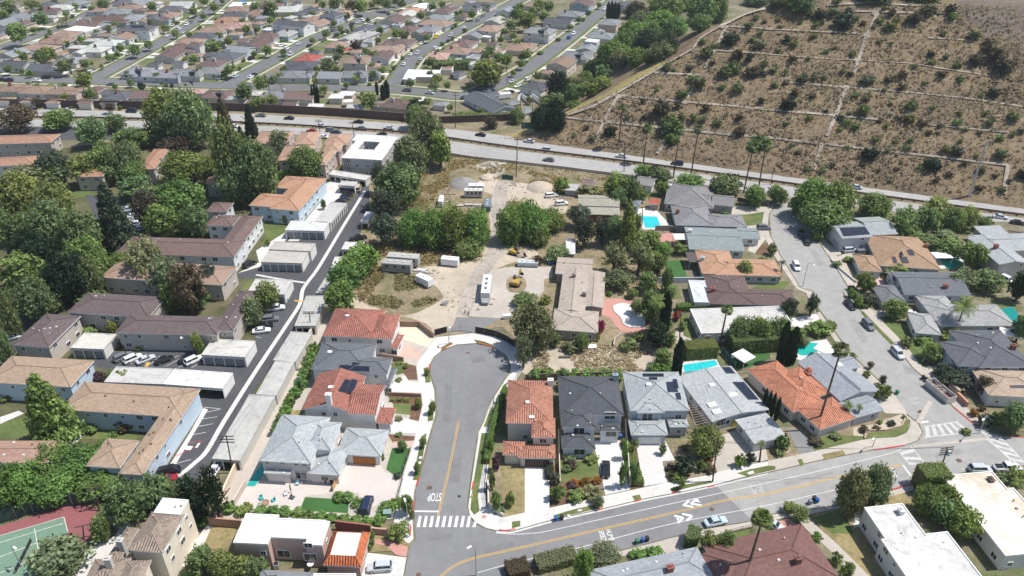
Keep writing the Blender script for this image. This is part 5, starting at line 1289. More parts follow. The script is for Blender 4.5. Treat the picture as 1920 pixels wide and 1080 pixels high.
def solve_box(x0, y0, x1, y1, clear, hill=False, vmin=.45):
    """crown box in the picture -> ground point, crown half width and half height; clear = trunk share of the crown height"""
    cx, cy = (x0+x1)/2, (y0+y1)/2; zc = 4.0; gp = None
    for _ in range(7):
        if hill:
            g = G(cx, y1-(y1-y0)*.25); base = g; s = mpp(g)
        else:
            base = P(cx, cy, zc); s = mpp(base)
        d = Vector((base.x, base.y, 0)).length; beta = atan2(CAMH-zc, d)
        r_ = (x1-x0)/2/s; hp = (y1-y0)/2/s
        q = hp*hp-(r_*sin(beta))**2
        v = sqrt(q)/cos(beta) if q > 0 else 0
        v = max(v, vmin*r_)
        zc = v*(1+clear*2)
        if hill: break
    return base, r_, v, zc
def tree(kind, ck, x0, y0, x1, y1, place, hill=False, look=None, label=None, simple=None, group=None):
    nm, word, cat, clear = KIND[kind]
    base, r_, v, zc = solve_box(x0, y0, x1, y1, clear, hill)
    col, cn = TC[ck]; j = rt.uniform(.86, 1.16)*(.78 if hill and kind in ('scrub', 'shrub') else 1); col = (col[0]*j*rt.uniform(.84, 1.08), col[1]*j, col[2]*j*rt.uniform(.9, 1.15))
    gz = H(base.x, base.y) if (hill or hA(base.x, base.y) > -5) else 0.06
    if hill: zc = v*.72
    me = rt.choice(CR[kind]); rz = rt.random()*6.28
    loc = (base.x, base.y, gz)
    if simple is None: simple = kind in ('far', 'shrub', 'scrub', 'bamboo')
    if simple:
        o = put(nm, me, (base.x, base.y, gz+zc), rz, None, (r_*1.02, r_*1.02, v), col)
    else:
        o = empty(nm, loc)
        q_ = rt.uniform(.92, 1.1); put('crown', me, (0, 0, zc), rz, o, (r_*q_, r_*(2.04-q_), v), col)
        h = zc+v*.6; tw = min(max(h*.9, 3.5), 12)
        if kind == 'column': tw *= .5
        put('trunk', rt.choice(TRK), (0, 0, 0), rz, o, (tw, tw, h))
    if label: tag(o, label, cat, group)
    else: auto(o, look or f'{cn} {word}', place, cat, group, at=(base.x, base.y, gz+zc))
    return o
def palm(kind, xt, yt, xb, yb, wpx, ck, label, skirt=False, thick=1.0):
    """palm from its crown centre and trunk foot in the picture"""
    g = G(xb, yb) if hA(*P(xb, yb)[:2]) > 0 else P(xb, yb)
    # crown centre on the vertical plane through the foot facing the camera
    d = ray(xt, yt); n = Vector((g.x, g.y, 0)).normalized(); t = (g-CAM).dot(n)/d.dot(n); top = CAM+d*t
    o = empty('palm_tree', g); R_ = wpx/2/mpp(top)*(1.25 if kind == 'fan' else 1.0)
    col = TC[ck][0]
    ax = top-g; hgt = ax.length
    tr = put('trunk', PTRK, (0,0,0), 0, o, (9*thick, 9*thick, hgt)); tr.rotation_euler = ax.to_track_quat('Z', 'Y').to_euler()
    put('crown', rt.choice(CR[kind]), top-g, rt.random()*6, o, (R_*1.05,)*3, col)
    tag(o, label, 'palm tree', 'palms standing tall over the roofs' )
    return o
def hedge(label, s, w, h, ck, leaf=.17, dens=24, z0=.1, group=None, name='hedge'):
    q = [P(x, y, z0) for x, y in pts(s)]; r = random.Random(len(label)); L2 = Leaves(); o0 = q[0]
    for a, b in zip(q, q[1:]):
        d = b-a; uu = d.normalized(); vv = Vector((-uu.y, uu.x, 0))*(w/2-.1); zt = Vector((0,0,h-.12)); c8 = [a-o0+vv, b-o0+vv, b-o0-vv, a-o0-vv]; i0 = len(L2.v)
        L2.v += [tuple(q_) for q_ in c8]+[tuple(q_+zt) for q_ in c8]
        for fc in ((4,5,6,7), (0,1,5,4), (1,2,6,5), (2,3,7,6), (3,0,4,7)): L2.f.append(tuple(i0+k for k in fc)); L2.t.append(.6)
        n = max(1, int(d.length*dens*(w+2*h))); u = d.normalized(); v = Vector((-u.y, u.x, 0))
        for _ in range(n):
            t = r.random(); k = r.random()*(w+2*h); jt = lambda: r.gauss(0, .07+.025*h)
            if k < w: p = v*(k-w/2)+Vector((0,0,h)); nn = Vector((0,0,1))
            elif k < w+h: p = v*(w/2)+Vector((0,0,k-w)); nn = v
            else: p = -v*(w/2)+Vector((0,0,k-w-h)); nn = -v
            if r.random() < .12: t = r.choice((0, 1)); p = v*r.uniform(-w/2, w/2)+Vector((0,0,r.uniform(0,h))); nn = u if t else -u
            p = p+a-o0+d*t+Vector((jt(), jt(), jt()))
            L2.leaf(p, nn+Vector((r.gauss(0,.4), r.gauss(0,.4), r.gauss(0,.4))), leaf*r.uniform(.7, 1.3), r.uniform(.65, 1.35)*(1+.25*noise.noise(p*.5)), r)
    o = put(name, L2.mesh('hedge'), o0, 0, None, None, TC[ck][0]); tag(o, label, 'hedge', group); return o
# ---------------- far trees (tile, middle, width in the 6.4x enlargement; letter = colour, c/p/h = cypress, palm, low)
FT = '''A 90,70,220d 40,170,130m 250,90,70m 395,55,140y 490,225,200d 200,390,280m 400,360,90m 900,70,90d 1100,115,100d 1230,40,170d 1815,70,130m 590,370,60m 700,320,60d 1155,385,90d 970,470,110m 800,520,90m 740,420,100mh 280,670,120m 570,640,200m 1440,570,130m 1610,590,170m 1775,530,130d 1390,290,90m 1300,335,90m 1260,435,100bh 590,415,120dh 1330,555,130dh 500,490,90mh 1620,480,80mh 1030,540,70m 330,40,90o 660,20,90d 1450,480,110mh
B 530,15,120m 650,80,140m 395,130,130m 520,190,100d 180,400,110m 60,330,120d 745,10,80d 1140,85,150d 1320,90,200d 390,60,80m 190,265,110oh 1320,240,110m 1040,340,120m 820,490,130m 640,540,250mh 1160,350,90m 1280,600,150b 1480,620,100d 1825,480,90m 1820,165,100d 1430,10,110d 400,680,80y 1130,640,90m 1560,190,110mh 1890,10,70d 700,420,90m 980,250,80m 1260,330,70m 40,580,50m
C 370,60,160n 490,70,190m 625,50,100d 790,40,160d 980,40,140o 320,190,110o 70,400,120m 240,340,100m 580,235,70m 720,360,110d 1350,80,130d 1470,50,100m 1640,160,80m 1825,165,130m 1210,180,130m 1080,270,140mh 920,400,140m 1020,410,130o 700,480,90d 880,510,100d 430,540,160z 240,590,140d 550,610,110d 1285,450,110d 1630,300,60m 1100,600,45d 1470,520,70m 1590,460,60d 990,690,60d 200,680,120o 170,30,180d 30,50,120m 1740,360,70d 170,270,90m 1590,330,50d 460,20,120d 700,10,140d 900,15,110d
D 430,160,200d 540,230,240m 640,130,150d 700,60,180m 820,70,160m 760,190,150m 600,300,120m 300,380,110m 400,430,110y 120,600,140m 330,680,120b 560,650,160m 720,630,90bh 1240,230,60m 1190,230,90o 1310,150,70d 1080,320,90o 940,470,90dh 380,300,150d 480,80,130m 620,200,130d 250,470,100m 60,650,130d 1430,60,80o
E 90,190,120m 265,210,80d 770,140,210o 1005,120,140d 990,320,230y 1560,345,110d 1560,230,90y 1700,260,70d 1690,390,110k 1080,480,170m 770,530,130m 1880,270,110d 280,40,120m 490,30,200m 440,580,140n 570,625,80mh 870,640,70mh 1310,640,140n 1440,650,70m 170,520,60m 600,20,150m 1380,400,80m
F 65,385,80d 140,385,60u 380,265,100y 230,280,70o 820,200,150m 955,180,60d 760,295,80dh 1220,350,230y 1010,450,250d 1360,300,100d 1500,330,50m 1150,600,160m 1200,570,150y 1340,560,190m 400,60,110b 1000,80,80oh 1480,30,80d 960,665,60m 300,70,90m 650,40,70m 1680,690,50m 1440,690,50m 1860,330,90m
G 40,430,140y 310,375,90y 100,130,210o 190,190,130m 640,250,120d 740,200,120m 840,210,50o 905,150,40o 750,290,70m 570,560,260m 1080,350,130d 1065,260,70d 1400,300,150m 1370,380,130o 1580,280,60m 1280,580,130m 1150,640,260k 360,650,90d 1560,650,100m 1470,120,190dh 1330,100,150d 1600,80,170dh 30,170,90m 880,170,70m 1165,120,40d
H 720,230,90m 820,120,130m 640,70,170m 540,50,160d 1010,270,130d 1110,285,60y 1260,370,170k 1220,560,230d 1100,600,190d 1440,440,180o 1560,520,220m 1400,330,120o 1790,370,230d 1640,210,180k 1230,660,220k 620,640,120m 470,660,100m 320,690,90m 1050,690,120m 1700,480,150o 760,660,80m'''
for row in FT.split('\n'):
    t, *items = row.split()
    for it in items:
        fl = it.lstrip('0123456789.,'); cx, cy, w = [float(a) for a in it[:len(it)-len(fl)].split(',')]
        x, y = tpx(t, cx, cy); h = w*(.55 if 'h' in fl else .86); w_, h_ = w/12.8, h/12.8
        pl = far_place(x, y)
        if 'h' in fl or w < 75: tree('shrub', fl[0], x-w_, y-h_, x+w_, y+h_, pl, look=f'{TC[fl[0]][1]} low bush', group='shrubs of the far suburb')
        else: tree('far', fl[0], x-w_, y-h_, x+w_, y+h_, pl, look=f'{TC[fl[0]][1]} ' + ('large tree' if w > 150 else 'small tree' if w < 95 else 'tree'), group='trees of the far suburb')
rx = random.Random(21); nx_ = 0
FHP = [(o.location.x, o.location.y) for o in bpy.data.objects if o.get('group') == 'houses of the far suburb']
while nx_ < 110:
    x, y = rx.uniform(0, 1000), rx.uniform(2, 200)
    q = P(x, y); _, d, m = street_dir(q); ds = hypot(m.x-q.x, m.y-q.y)
    if ds < 7.5 or (y > 166-.0*x and y > 190) or min(hypot(q.x-a, q.y-b) for a, b in FHP) < 8: continue
    w_ = rx.uniform(22, 52)/6.4*mpp(q)/3.3; c_ = rx.choice('mmdobm'); nx_ += 1
    if w_ < 5.2: tree('shrub', c_, x-w_, y-w_*.7, x+w_, y+w_*.7, far_place(x, y), look=f'{TC[c_][1]} low bush', group='shrubs of the far suburb')
    else: tree('far', c_, x-w_, y-w_*.9, x+w_, y+w_*.9, far_place(x, y), look=f'{TC[c_][1]} small tree', group='trees of the far suburb')
tree('round', 'm', 875, 107, 948, 162, '', label='giant dome-shaped fig tree shading the far street bend')
for i, (t, cx, cy, w, h) in enumerate((('F', 1825, 490, 30, 190), ('F', 1858, 480, 34, 220), ('F', 1890, 490, 36, 200), ('G', 680, 420, 42, 150), ('G', 755, 470, 70, 170), ('G', 800, 430, 65, 200), ('D', 1540, 125, 55, 180), ('D', 1580, 120, 50, 190), ('D', 1620, 125, 55, 180), ('D', 1660, 130, 50, 170))):
    x, y = tpx(t, cx, cy); tree('column', 'k', x-w/12.8, y-h/12.8, x+w/12.8, y+h/12.8, 'by a house ' + ('behind the freeway wall' if t != 'D' else 'on the hill street'), group='far cypresses')
# ---------------- near trees: kind colour box
def T(place, s, hill=False, group=None):
    for row in s.split('|'):
        for it in row.split():
            k, c, b = it.split(':'); tree(k, c, *[float(a) for a in b.split(',')], place, hill, group=group)
T('in the apartment garden grove', '''big:m:268,165,345,262 big:d:310,168,396,278 big:o:290,205,350,275 pine:n:398,183,438,250 pine:k:452,196,484,262 pine:k:436,236,468,280 loose:n:-8,190,78,244 round:m:78,203,140,243 blob:d:140,214,205,275 round:d:192,212,238,246 round:d:210,236,274,282 blob:y:285,218,350,270
 round:z:295,250,362,295 round:g:65,277,134,342 round:m:130,283,190,345 blob:d:165,262,225,340 big:o:205,265,268,335 big:m:298,280,385,345 big:d:395,228,470,372 big:d:440,262,522,380 big:d:405,300,480,385 big:b:282,332,384,415 round:d:222,325,284,372 loose:z:242,350,304,428 round:m:270,378,336,447 blob:d:342,380,392,444
 pine:g:166,338,252,470 big:y:-10,322,75,405 big:y:60,335,140,420 round:o:8,310,106,352 big:d:50,370,130,470 big:d:110,390,192,492 big:m:120,440,200,540 big:k:20,430,100,520 round:m:0,465,86,545 big:k:80,470,170,570 round:d:-15,385,28,458 big:d:140,480,195,560 round:d:-12,300,20,330
 loose:o:228,434,305,530 loose:o:270,470,345,555 loose:n:308,482,388,585 round:g:368,490,414,545 round:m:300,520,352,585 pine:d:-14,525,32,630 round:d:-15,608,20,692 big:d:25,515,98,605 big:m:296,525,350,586 round:d:340,530,392,582 round:m:160,290,215,330 loose:o:500,240,545,290 round:m:395,380,420,410
 big:m:60,300,125,350 big:d:180,300,235,345 big:m:225,300,280,345 round:d:245,345,300,385 big:d:20,395,75,460 big:o:150,410,215,470 big:m:200,470,250,520 big:d:0,540,40,590 big:d:250,240,300,275 big:m:370,290,425,350 big:d:330,395,370,440 big:d:60,540,120,590 big:m:345,190,400,245 round:o:420,330,470,372 round:d:140,540,200,575 big:m:-20,345,40,400 big:d:440,300,505,365 round:y:192,574,236,606 round:y:196,600,222,628 round:y:356,620,382,665 round:y:375,605,403,640 shrub:r:365,598,384,614''', group='trees of the apartment gardens')
T('beside the cars of the apartment court', 'round:o:449,553,494,612 round:m:478,525,524,582', group='trees of the apartment gardens')
T('in front of the tan apartment roof', 'pine:m:26,690,146,838', group='trees of the apartment gardens')
T('by the red tennis court', '''big:b:-10,862,70,958 big:b:48,825,140,900 big:b:98,832,190,905 big:b:150,822,226,885 big:b:138,872,232,935 big:b:60,880,140,950 blob:d:190,890,276,990 round:d:250,884,334,958 round:o:55,997,163,1088 round:d:170,962,206,1018 loose:k:328,880,382,968 loose:k:370,870,426,972 loose:k:345,905,400,985 round:d:300,900,345,950''', group='trees round the tennis court')
T('at the bottom left corner', 'round:d:348,1018,402,1078 round:m:390,1030,442,1090 round:m:428,1036,480,1090 round:d:455,1040,502,1090 shrub:d:338,1058,382,1090', group='garden trees at bottom left')
T('along the grey garage roof', 'shrub:u:172,694,200,720 shrub:b:196,692,222,716 shrub:y:216,690,246,720 shrub:m:243,698,270,722 shrub:b:262,700,292,724 shrub:m:320,706,362,728', group='shrubs of the apartment courts')
T('at the pale blue apartment walls', 'shrub:b:150,790,188,812 shrub:n:212,780,256,812 shrub:m:0,738,28,752 shrub:m:330,545,350,560 shrub:b:540,396,575,412 shrub:m:570,388,580,402 round:d:600,372,612,392 shrub:m:200,810,222,822 shrub:m:495,448,508,462 shrub:m:152,612,185,626 shrub:n:218,640,235,656 shrub:m:252,645,270,658 shrub:d:530,400,540,420 column:d:528,398,540,418', group='shrubs of the apartment courts')
T('in the evergreen row beside the carports', 'round:b:606,520,668,592 round:b:616,488,674,556 round:b:630,466,690,530 round:b:650,450,712,512', group='evergreen row beside the carports')
T('on the west edge of the dirt lot', 'big:d:702,300,790,392 loose:g:686,350,756,420 loose:g:688,395,752,460 big:o:735,252,803,342 big:o:765,205,836,302 round:m:796,240,852,312 loose:g:690,298,730,360 round:d:755,195,800,240', group='big trees on the west edge of the lot')
T('left of the white courtyard block', 'big:m:536,274,606,336 shrub:b:520,318,550,335', group='trees of the apartment gardens')
T('in the long hedge across the dirt lot', 'mass:b:742,392,806,470 mass:b:780,388,848,474 mass:m:825,386,888,476 mass:b:866,392,920,478 mass:m:848,440,908,486 bamboo:b:765,386,815,446 bamboo:b:815,382,868,446 bamboo:b:870,388,915,446', group='tall green hedge in the lot')
T('beside the dirt track in the lot', 'mass:b:926,380,988,466 mass:b:962,374,1030,462 mass:m:1004,388,1060,442 mass:m:985,412,1034,466 bamboo:y:950,372,1000,430', group='green clumps in the lot')
T('around the old barn', '''loose:g:1058,380,1114,428 loose:g:1068,402,1124,462 loose:g:1110,405,1152,458 round:d:1128,400,1176,454 round:m:1128,322,1182,378 round:d:1164,328,1202,384 pine:m:1155,372,1202,462 round:b:1188,306,1226,334 round:d:1218,312,1262,346 round:y:1228,338,1256,366 round:b:1262,330,1326,354 round:d:1326,324,1393,372 round:m:1395,345,1440,388 round:m:1185,348,1215,378 shrub:o:1080,350,1132,369 shrub:m:1038,330,1070,364 round:d:1140,350,1175,392 shrub:m:1350,395,1368,406''', group='trees north of the ranch house')
T('between the ranch house and the turf garden', '''loose:o:1124,448,1180,512 loose:o:1170,446,1228,512 loose:o:1130,502,1196,546 round:d:1194,506,1236,548 round:y:1184,428,1242,472 round:b:1228,453,1262,487 round:d:1020,458,1072,492 round:d:1238,500,1264,545 round:m:1222,474,1250,508 round:m:1240,450,1262,472 round:d:1180,560,1210,590 round:m:1245,535,1268,565 mass:d:1170,395,1205,440 round:m:1195,440,1225,470 round:d:1198,540,1242,602 round:m:1215,560,1250,600 round:k:1206,600,1260,652 shrub:d:1158,636,1200,654 shrub:m:1186,620,1210,640 shrub:b:1136,545,1150,556 round:d:1174,540,1198,560 shrub:z:995,478,1022,498 round:m:1205,470,1240,500 shrub:y:1262,458,1275,475''', group='trees beside the ranch house')
T('in front of the ranch house', 'big:o:956,563,1042,660 loose:o:962,625,1000,686 round:m:1076,624,1106,658 shrub:o:1050,636,1090,664 round:d:1026,622,1054,650 round:d:958,546,1008,576 shrub:m:1010,552,1035,572 shrub:p:1120,596,1135,626 shrub:y:1116,625,1126,640', group='trees before the ranch house')
T('in the garden east of the kidney pool', 'shrub:r:1260,580,1279,602 round:d:1236,596,1262,620 shrub:m:1270,600,1290,620 round:d:1225,650,1262,690 shrub:m:1245,620,1270,650', group='garden shrubs')
for b in ('1237,549,1259,622', '1262,636,1282,712', '1461,604,1479,682', '1476,614,1498,684', '1430,730,1438,776', '1438,734,1446,780', '1446,738,1454,782', '1454,746,1463,788'):
    T('tall and narrow ' + ('between the two pools' if float(b[:4]) < 1300 else 'beside the orange tiled roof'), 'column:k:'+b, group='garden cypresses')
T('in the yellow-green row behind the cul-de-sac houses', ' '.join(f'shrub:b:{x},{y-4},{x+w+4},{y+20}' for x, y, w in ((988,692,26), (1010,690,28), (1040,692,24), (1062,694,28), (1088,693,30), (1118,692,30), (1146,694,28), (1214,682,24), (1232,684,22), (1248,680,20), (1040,712,20))), group='yellow-green shrub row')
T('in a front garden on the main street', '''big:m:1290,793,1358,860 shrub:g:1262,850,1306,895 shrub:y:1304,860,1324,886 shrub:u:1246,868,1272,888 shrub:m:1250,880,1285,904 shrub:q:1320,856,1338,872 shrub:n:1315,868,1345,890 shrub:d:1184,823,1198,844 shrub:d:1235,829,1251,854 shrub:d:1054,848,1082,870 shrub:z:1058,860,1084,882 shrub:m:1094,850,1124,870 shrub:d:1052,870,1072,888 shrub:w:1030,884,1052,910 shrub:m:1030,906,1062,942 shrub:m:1060,915,1098,944 shrub:o:1090,912,1134,938
 shrub:u:1062,900,1085,918 shrub:q:1066,898,1090,912 shrub:q:1086,896,1110,910 shrub:q:1108,893,1130,908 shrub:b:1376,850,1400,878 shrub:g:1396,846,1418,872 shrub:b:1276,832,1292,846 shrub:d:1444,835,1476,852 shrub:m:1455,812,1482,848 shrub:n:1515,820,1545,836 shrub:d:1555,808,1580,826 shrub:m:918,918,942,958 shrub:m:945,920,968,952 shrub:u:920,850,940,884 shrub:m:915,880,930,920 shrub:b:912,820,928,850 shrub:m:1160,860,1178,915 shrub:d:1178,862,1200,912 shrub:b:1164,824,1180,862 shrub:y:1178,832,1192,856 shrub:o:922,945,950,962''', group='front garden shrubs')
T('on the main street verge', 'loose:o:1112,926,1136,952 loose:m:1270,892,1288,918 shrub:m:1165,870,1180,890', group='young verge trees')
T('on the cul-de-sac pavement', 'round:m:750,924,776,964 round:m:786,818,800,840 round:m:775,864,788,888 shrub:m:766,954,778,974 round:m:803,750,818,776 round:m:795,690,806,704', group='young verge trees')
T('in the gardens west of the cul-de-sac', 'round:m:726,975,768,1014 round:d:744,824,764,846 round:m:776,745,792,766 shrub:m:740,810,756,820 shrub:m:755,680,768,692 shrub:y:730,744,742,754 shrub:y:744,744,756,754 shrub:y:756,745,770,755 shrub:m:742,676,756,684 shrub:g:735,886,755,898 shrub:m:712,848,722,864 shrub:o:738,780,756,790 shrub:o:740,708,755,716', group='front garden shrubs')
for b in ('690,994,704,1010', '691,1008,704,1024', '687,1018,698,1034'): T('beside the mansard garage', 'shrub:d:'+b, group='clipped ball bushes')
T('beside the patio wall', 'shrub:b:410,938,445,966 shrub:y:440,944,478,968 shrub:b:366,962,398,990', group='patio bushes')
for x, y in ((478,950), (500,951), (522,953), (545,956), (566,959), (588,962), (610,965), (632,968), (654,970), (676,972), (698,968), (668,950), (660,936), (640,926), (624,925), (708,946), (722,940), (736,936)):
    T('in the round hedge of the white patio house', f'shrub:b:{x-3},{y-5},{x+27},{y+17}', group='bushes hedging the patio house')
T('along the carport wall', ' '.join(f'shrub:b:{x},{y},{x+28},{y+26}' for x, y in ((576,640), (568,656), (562,672), (556,690), (550,706), (538,724), (528,740), (520,758), (512,774), (505,792))), group='hedge bushes along the carport wall')
# east side
T('at the head of the sloping street', 'big:b:1490,333,1560,410 big:m:1530,338,1608,415 big:d:1502,372,1592,440 round:d:1476,362,1520,402 round:m:1440,345,1472,380 shrub:m:1521,432,1545,454', group='trees at the head of the street')
T('along the freeway below the hill', '''big:m:1608,360,1674,412 loose:d:1666,380,1728,442 round:d:1710,382,1766,438 round:m:1732,366,1786,402 big:m:1764,386,1812,436 round:m:1795,385,1840,430 loose:d:1828,402,1864,432 shrub:b:1658,415,1716,452 shrub:o:1750,430,1800,450 round:d:1450,352,1480,385 round:m:1690,428,1735,456''', group='trees along the freeway')
T('around the teal pool', 'round:d:1714,438,1768,468 round:m:1758,444,1812,484 round:m:1798,450,1852,502 loose:o:1776,498,1836,544 round:d:1820,504,1886,548 round:k:1895,505,1935,565 shrub:m:1655,500,1710,514', group='trees round the teal pool')
T('in the gardens east of the sloping street', '''round:y:1656,559,1704,598 shrub:y:1438,454,1458,480 shrub:y:1618,441,1658,456 shrub:m:1588,540,1606,560 shrub:m:1600,555,1620,578 shrub:w:1618,545,1645,575 round:g:1756,682,1824,728 loose:z:1827,700,1864,742 shrub:d:1686,630,1716,652 shrub:m:1712,628,1748,645 shrub:m:1760,612,1806,642 shrub:m:1730,640,1768,682 round:d:1898,584,1935,642 shrub:g:1832,774,1862,802 shrub:m:1856,768,1888,802 round:d:1878,752,1935,812 shrub:q:1818,765,1836,782 shrub:n:1836,758,1850,772 shrub:m:1748,690,1765,704
 shrub:m:1580,480,1602,492 shrub:d:1560,488,1580,502 round:m:1606,508,1642,548 shrub:m:1800,805,1822,812 shrub:m:1868,676,1892,694''', group='garden shrubs east of the street')
T('in the gardens west of the sloping street', '''loose:g:1462,555,1502,598 loose:g:1508,548,1540,592 mass:d:1362,590,1412,656 mass:m:1400,588,1448,658 mass:d:1436,592,1484,655 round:m:1475,610,1512,640 round:m:1380,488,1412,524 shrub:m:1510,600,1562,630 shrub:o:1490,628,1520,652 shrub:m:1590,660,1608,676 shrub:m:1616,694,1634,710 loose:n:1625,676,1640,692 loose:n:1648,702,1664,722 shrub:d:1634,718,1656,748 shrub:m:1650,720,1674,752 shrub:m:1644,786,1656,796 shrub:n:1610,796,1630,812 shrub:g:1662,788,1682,800 shrub:n:1636,796,1652,808 shrub:o:1690,778,1700,786 round:m:1420,480,1440,500 shrub:m:1295,585,1312,600''', group='garden shrubs west of the street')
T('in the gardens south of the main street', '''big:o:1570,872,1628,972 big:o:1612,866,1672,958 loose:m:1464,938,1496,966 loose:m:1482,944,1522,982 shrub:b:1520,996,1544,1018 shrub:d:1556,1032,1582,1062 shrub:m:1574,1050,1604,1090 big:m:1712,904,1762,968 round:m:1755,906,1804,958 round:d:1740,930,1800,985 round:m:1775,945,1840,1012 big:o:1102,1014,1166,1066 round:b:1074,1024,1114,1090 loose:m:1308,992,1352,1042 loose:m:1342,990,1384,1042 shrub:b:1178,1030,1212,1050 shrub:b:1208,1025,1246,1046 shrub:d:1865,884,1900,908 shrub:m:1888,875,1930,912 shrub:m:1725,1000,1748,1012''', group='garden trees south of the street')
hedge('flat-topped brown-green clipped hedge along the kerb at the bottom edge', '1005,1066 1078,1046', 3.2, 2.0, 'o')
hedge('short clipped hedge block at the bottom edge left of the long hedge', '950,1078 990,1068', 3.2, 2.0, 'n')
hedge('big clipped cube of dark hedge beside the pavement', '1285,1014 1308,1022', 3.6, 3.0, 'd')
hedge('tall clipped hedge wall beside the right-hand stop line', '1716,915 1765,912', 4.0, 5.0, 'm')
hedge('clipped pale-topped hedge beside the blue pool', '1282,668 1340,664', 4.0, 3.6, 'y', z0=.1)
hedge('low clipped hedge in front of the stained flat roof', '1268,582 1346,580', 2.0, 1.8, 'b')
hedge('long tall clipped hedge below the stained flat roof', '1366,656 1462,648', 5.0, 4.2, 'd')
hedge('dark hedge along the kerb east of the sloping street', '1594,542 1622,580', 1.6, 1.3, 'd')
hedge('hedge row in the strip between the white drives', '1172,830 1200,912', 1.6, 1.4, 'm')
hedge('hedge beside the white garage drive of the brown-roofed house', '1030,876 1030,900', 1.5, 1.3, 'g')
hedge('green hedge screening the low street behind the brick wall', '1525,632 1560,612', 2.5, 1.6, 'm')
hedge('ivy bank along the far freeway wall near the hill', '850,224 965,222', 3.5, 2.4, 'm', leaf=.45, dens=5)
hedge('dense hedge rows at the foot of the big fig tree', '812,132 880,128', 6, 4, 'd', leaf=.6, dens=3)
hedge('tall hedge along the drive beside the terracotta-roofed corner house', '948,735 925,800 912,870', 1.2, 1.6, 'b')
# the grove on the west flank of the hill
T('in the grove on the hill flank', '''big:n:1170,6,1214,44 big:m:1208,-8,1284,44 big:m:1280,-10,1345,62 big:m:1320,-8,1364,58 big:b:1158,42,1208,92 big:b:1202,24,1268,72 big:g:1184,58,1240,110 big:g:1225,62,1272,112 loose:o:1208,80,1272,124 big:b:1118,80,1182,128 big:m:1172,94,1218,134 big:d:1090,115,1128,152 round:m:1110,144,1152,174 loose:o:1062,148,1108,190 round:m:1098,158,1128,186 big:k:1024,140,1068,200 big:k:1024,172,1066,212 big:k:992,204,1032,252 big:k:1022,204,1062,256 round:d:954,204,984,240 loose:n:904,216,934,250 big:m:1190,44,1240,84 big:b:1240,36,1290,80 big:m:1255,-12,1300,30 big:d:1290,30,1335,66 big:m:1150,60,1195,108 big:m:1200,96,1236,126 big:o:1140,110,1178,142 big:m:1110,118,1150,152 big:m:1080,136,1112,170 big:d:1050,160,1088,196 big:m:1060,188,1092,206 big:o:1180,24,1220,60''', hill=True, group='hill flank grove')
# hillside shrubs
SH3 = '1830,140,60m 1770,195,90d 1860,250,60m 1895,165,50g 1640,300,150g 1430,310,70m 1520,345,70m 1455,400,110d 1800,300,70o 1850,340,110o 1775,440,90k 1890,485,70d 1690,410,110n 1655,520,130m 1590,550,120o 1800,545,130n 1880,550,80g 1330,510,80w 1160,515,90o 1215,525,50o 1340,590,90m 1400,625,130o 1575,655,70b 1690,665,100o 1085,675,55m 1275,715,100m 1540,600,50g 1870,755,70k 1120,820,160n 860,880,60o 735,990,115k 1180,930,180m 1150,1010,90d 1360,890,90m 1270,880,90o 1430,900,80o 1540,920,75d 1605,865,40o 1200,1050,120b 600,1035,80o 465,1015,50m 1700,990,100n 1480,1055,60b 1850,1060,140d 980,760,60n 1000,880,70n 1240,800,80n 1450,820,90n 1700,880,90n 560,960,60n 1500,470,60n'
SH4 = '60,30,110d 230,95,60d 520,10,90d 315,115,80d 385,115,110g 240,170,50m 350,190,70d 405,175,50g 90,205,50d 75,150,60y 490,95,100o 600,95,90g 560,170,180g 660,140,60m 710,180,60n 830,165,80b 785,210,50o 920,100,80n 910,210,110d 965,155,70m 870,65,60m 1090,150,120n 1200,75,130o 1370,75,100n 1310,255,70o 1540,270,110o 1650,325,90n 1380,130,80b 345,275,70m 185,335,90m 140,300,80g 435,390,60d 625,410,70m 300,440,55d 70,385,60o 175,445,90n 505,360,50y 835,310,50o 920,330,40d 1215,410,80k 1225,470,80m 1330,430,60w 35,530,80d 135,540,60d 560,540,60d 610,560,60k 350,580,90o 260,590,110o 420,590,50d 740,610,110w 1560,450,130n 1700,420,160n 1750,510,180n 1640,370,90n 1840,470,70n 1410,490,90y 1445,595,80d 1175,620,50d 50,640,80d 130,625,60g 150,790,130k 430,835,50k 650,715,75d 740,735,90o 610,850,50o 715,830,110m 920,780,40d 1070,795,100m 1240,810,60m 1595,720,50m 1690,700,100n 870,680,45m 1000,660,80n 540,885,80g 590,920,90b 650,950,90b 540,970,60m 890,945,65d 920,860,40m 1060,890,100y 1440,850,60m 1420,920,80b 1640,850,60d 1835,880,100d 1660,915,90o 1290,945,60n 1200,1000,60n 1270,1005,45n 1480,975,60o 1580,1000,50n 800,1050,70m 955,1060,50m 1070,1050,70o 1440,1060,60m 1740,1040,80b 1830,1010,60m 1900,980,60g 830,910,60n 130,930,60d 300,890,70y 155,885,40y 1000,560,90n 900,600,80n 1300,560,90n 1100,500,60o 200,700,80n 330,720,70n 1150,930,90n 980,890,60n'
SH8 = '290,190,50d 405,200,70m 585,220,50m 590,25,50d 170,20,40d 760,80,140k 895,55,60d 1040,30,70b 1230,160,150k 1140,180,70b 1330,45,90y 1410,60,110g 1600,200,90o 1580,330,80n 1740,80,110o 1800,285,55g 1750,340,75o 1910,230,110k 1470,150,60n 1560,90,50m 960,190,60n 905,275,45o 1000,140,40o 820,200,50n 1360,230,80n 1260,270,70n 700,160,60n 480,160,60n 220,70,60n 1700,240,60n'
def hill_row(y):
    return 'on the dry hill above the top path' if y < 25 else f'on the dry hill, {["top", "second", "third", "fourth", "fifth", "lowest"][min(5, int((y-25)/48))]} terrace band'
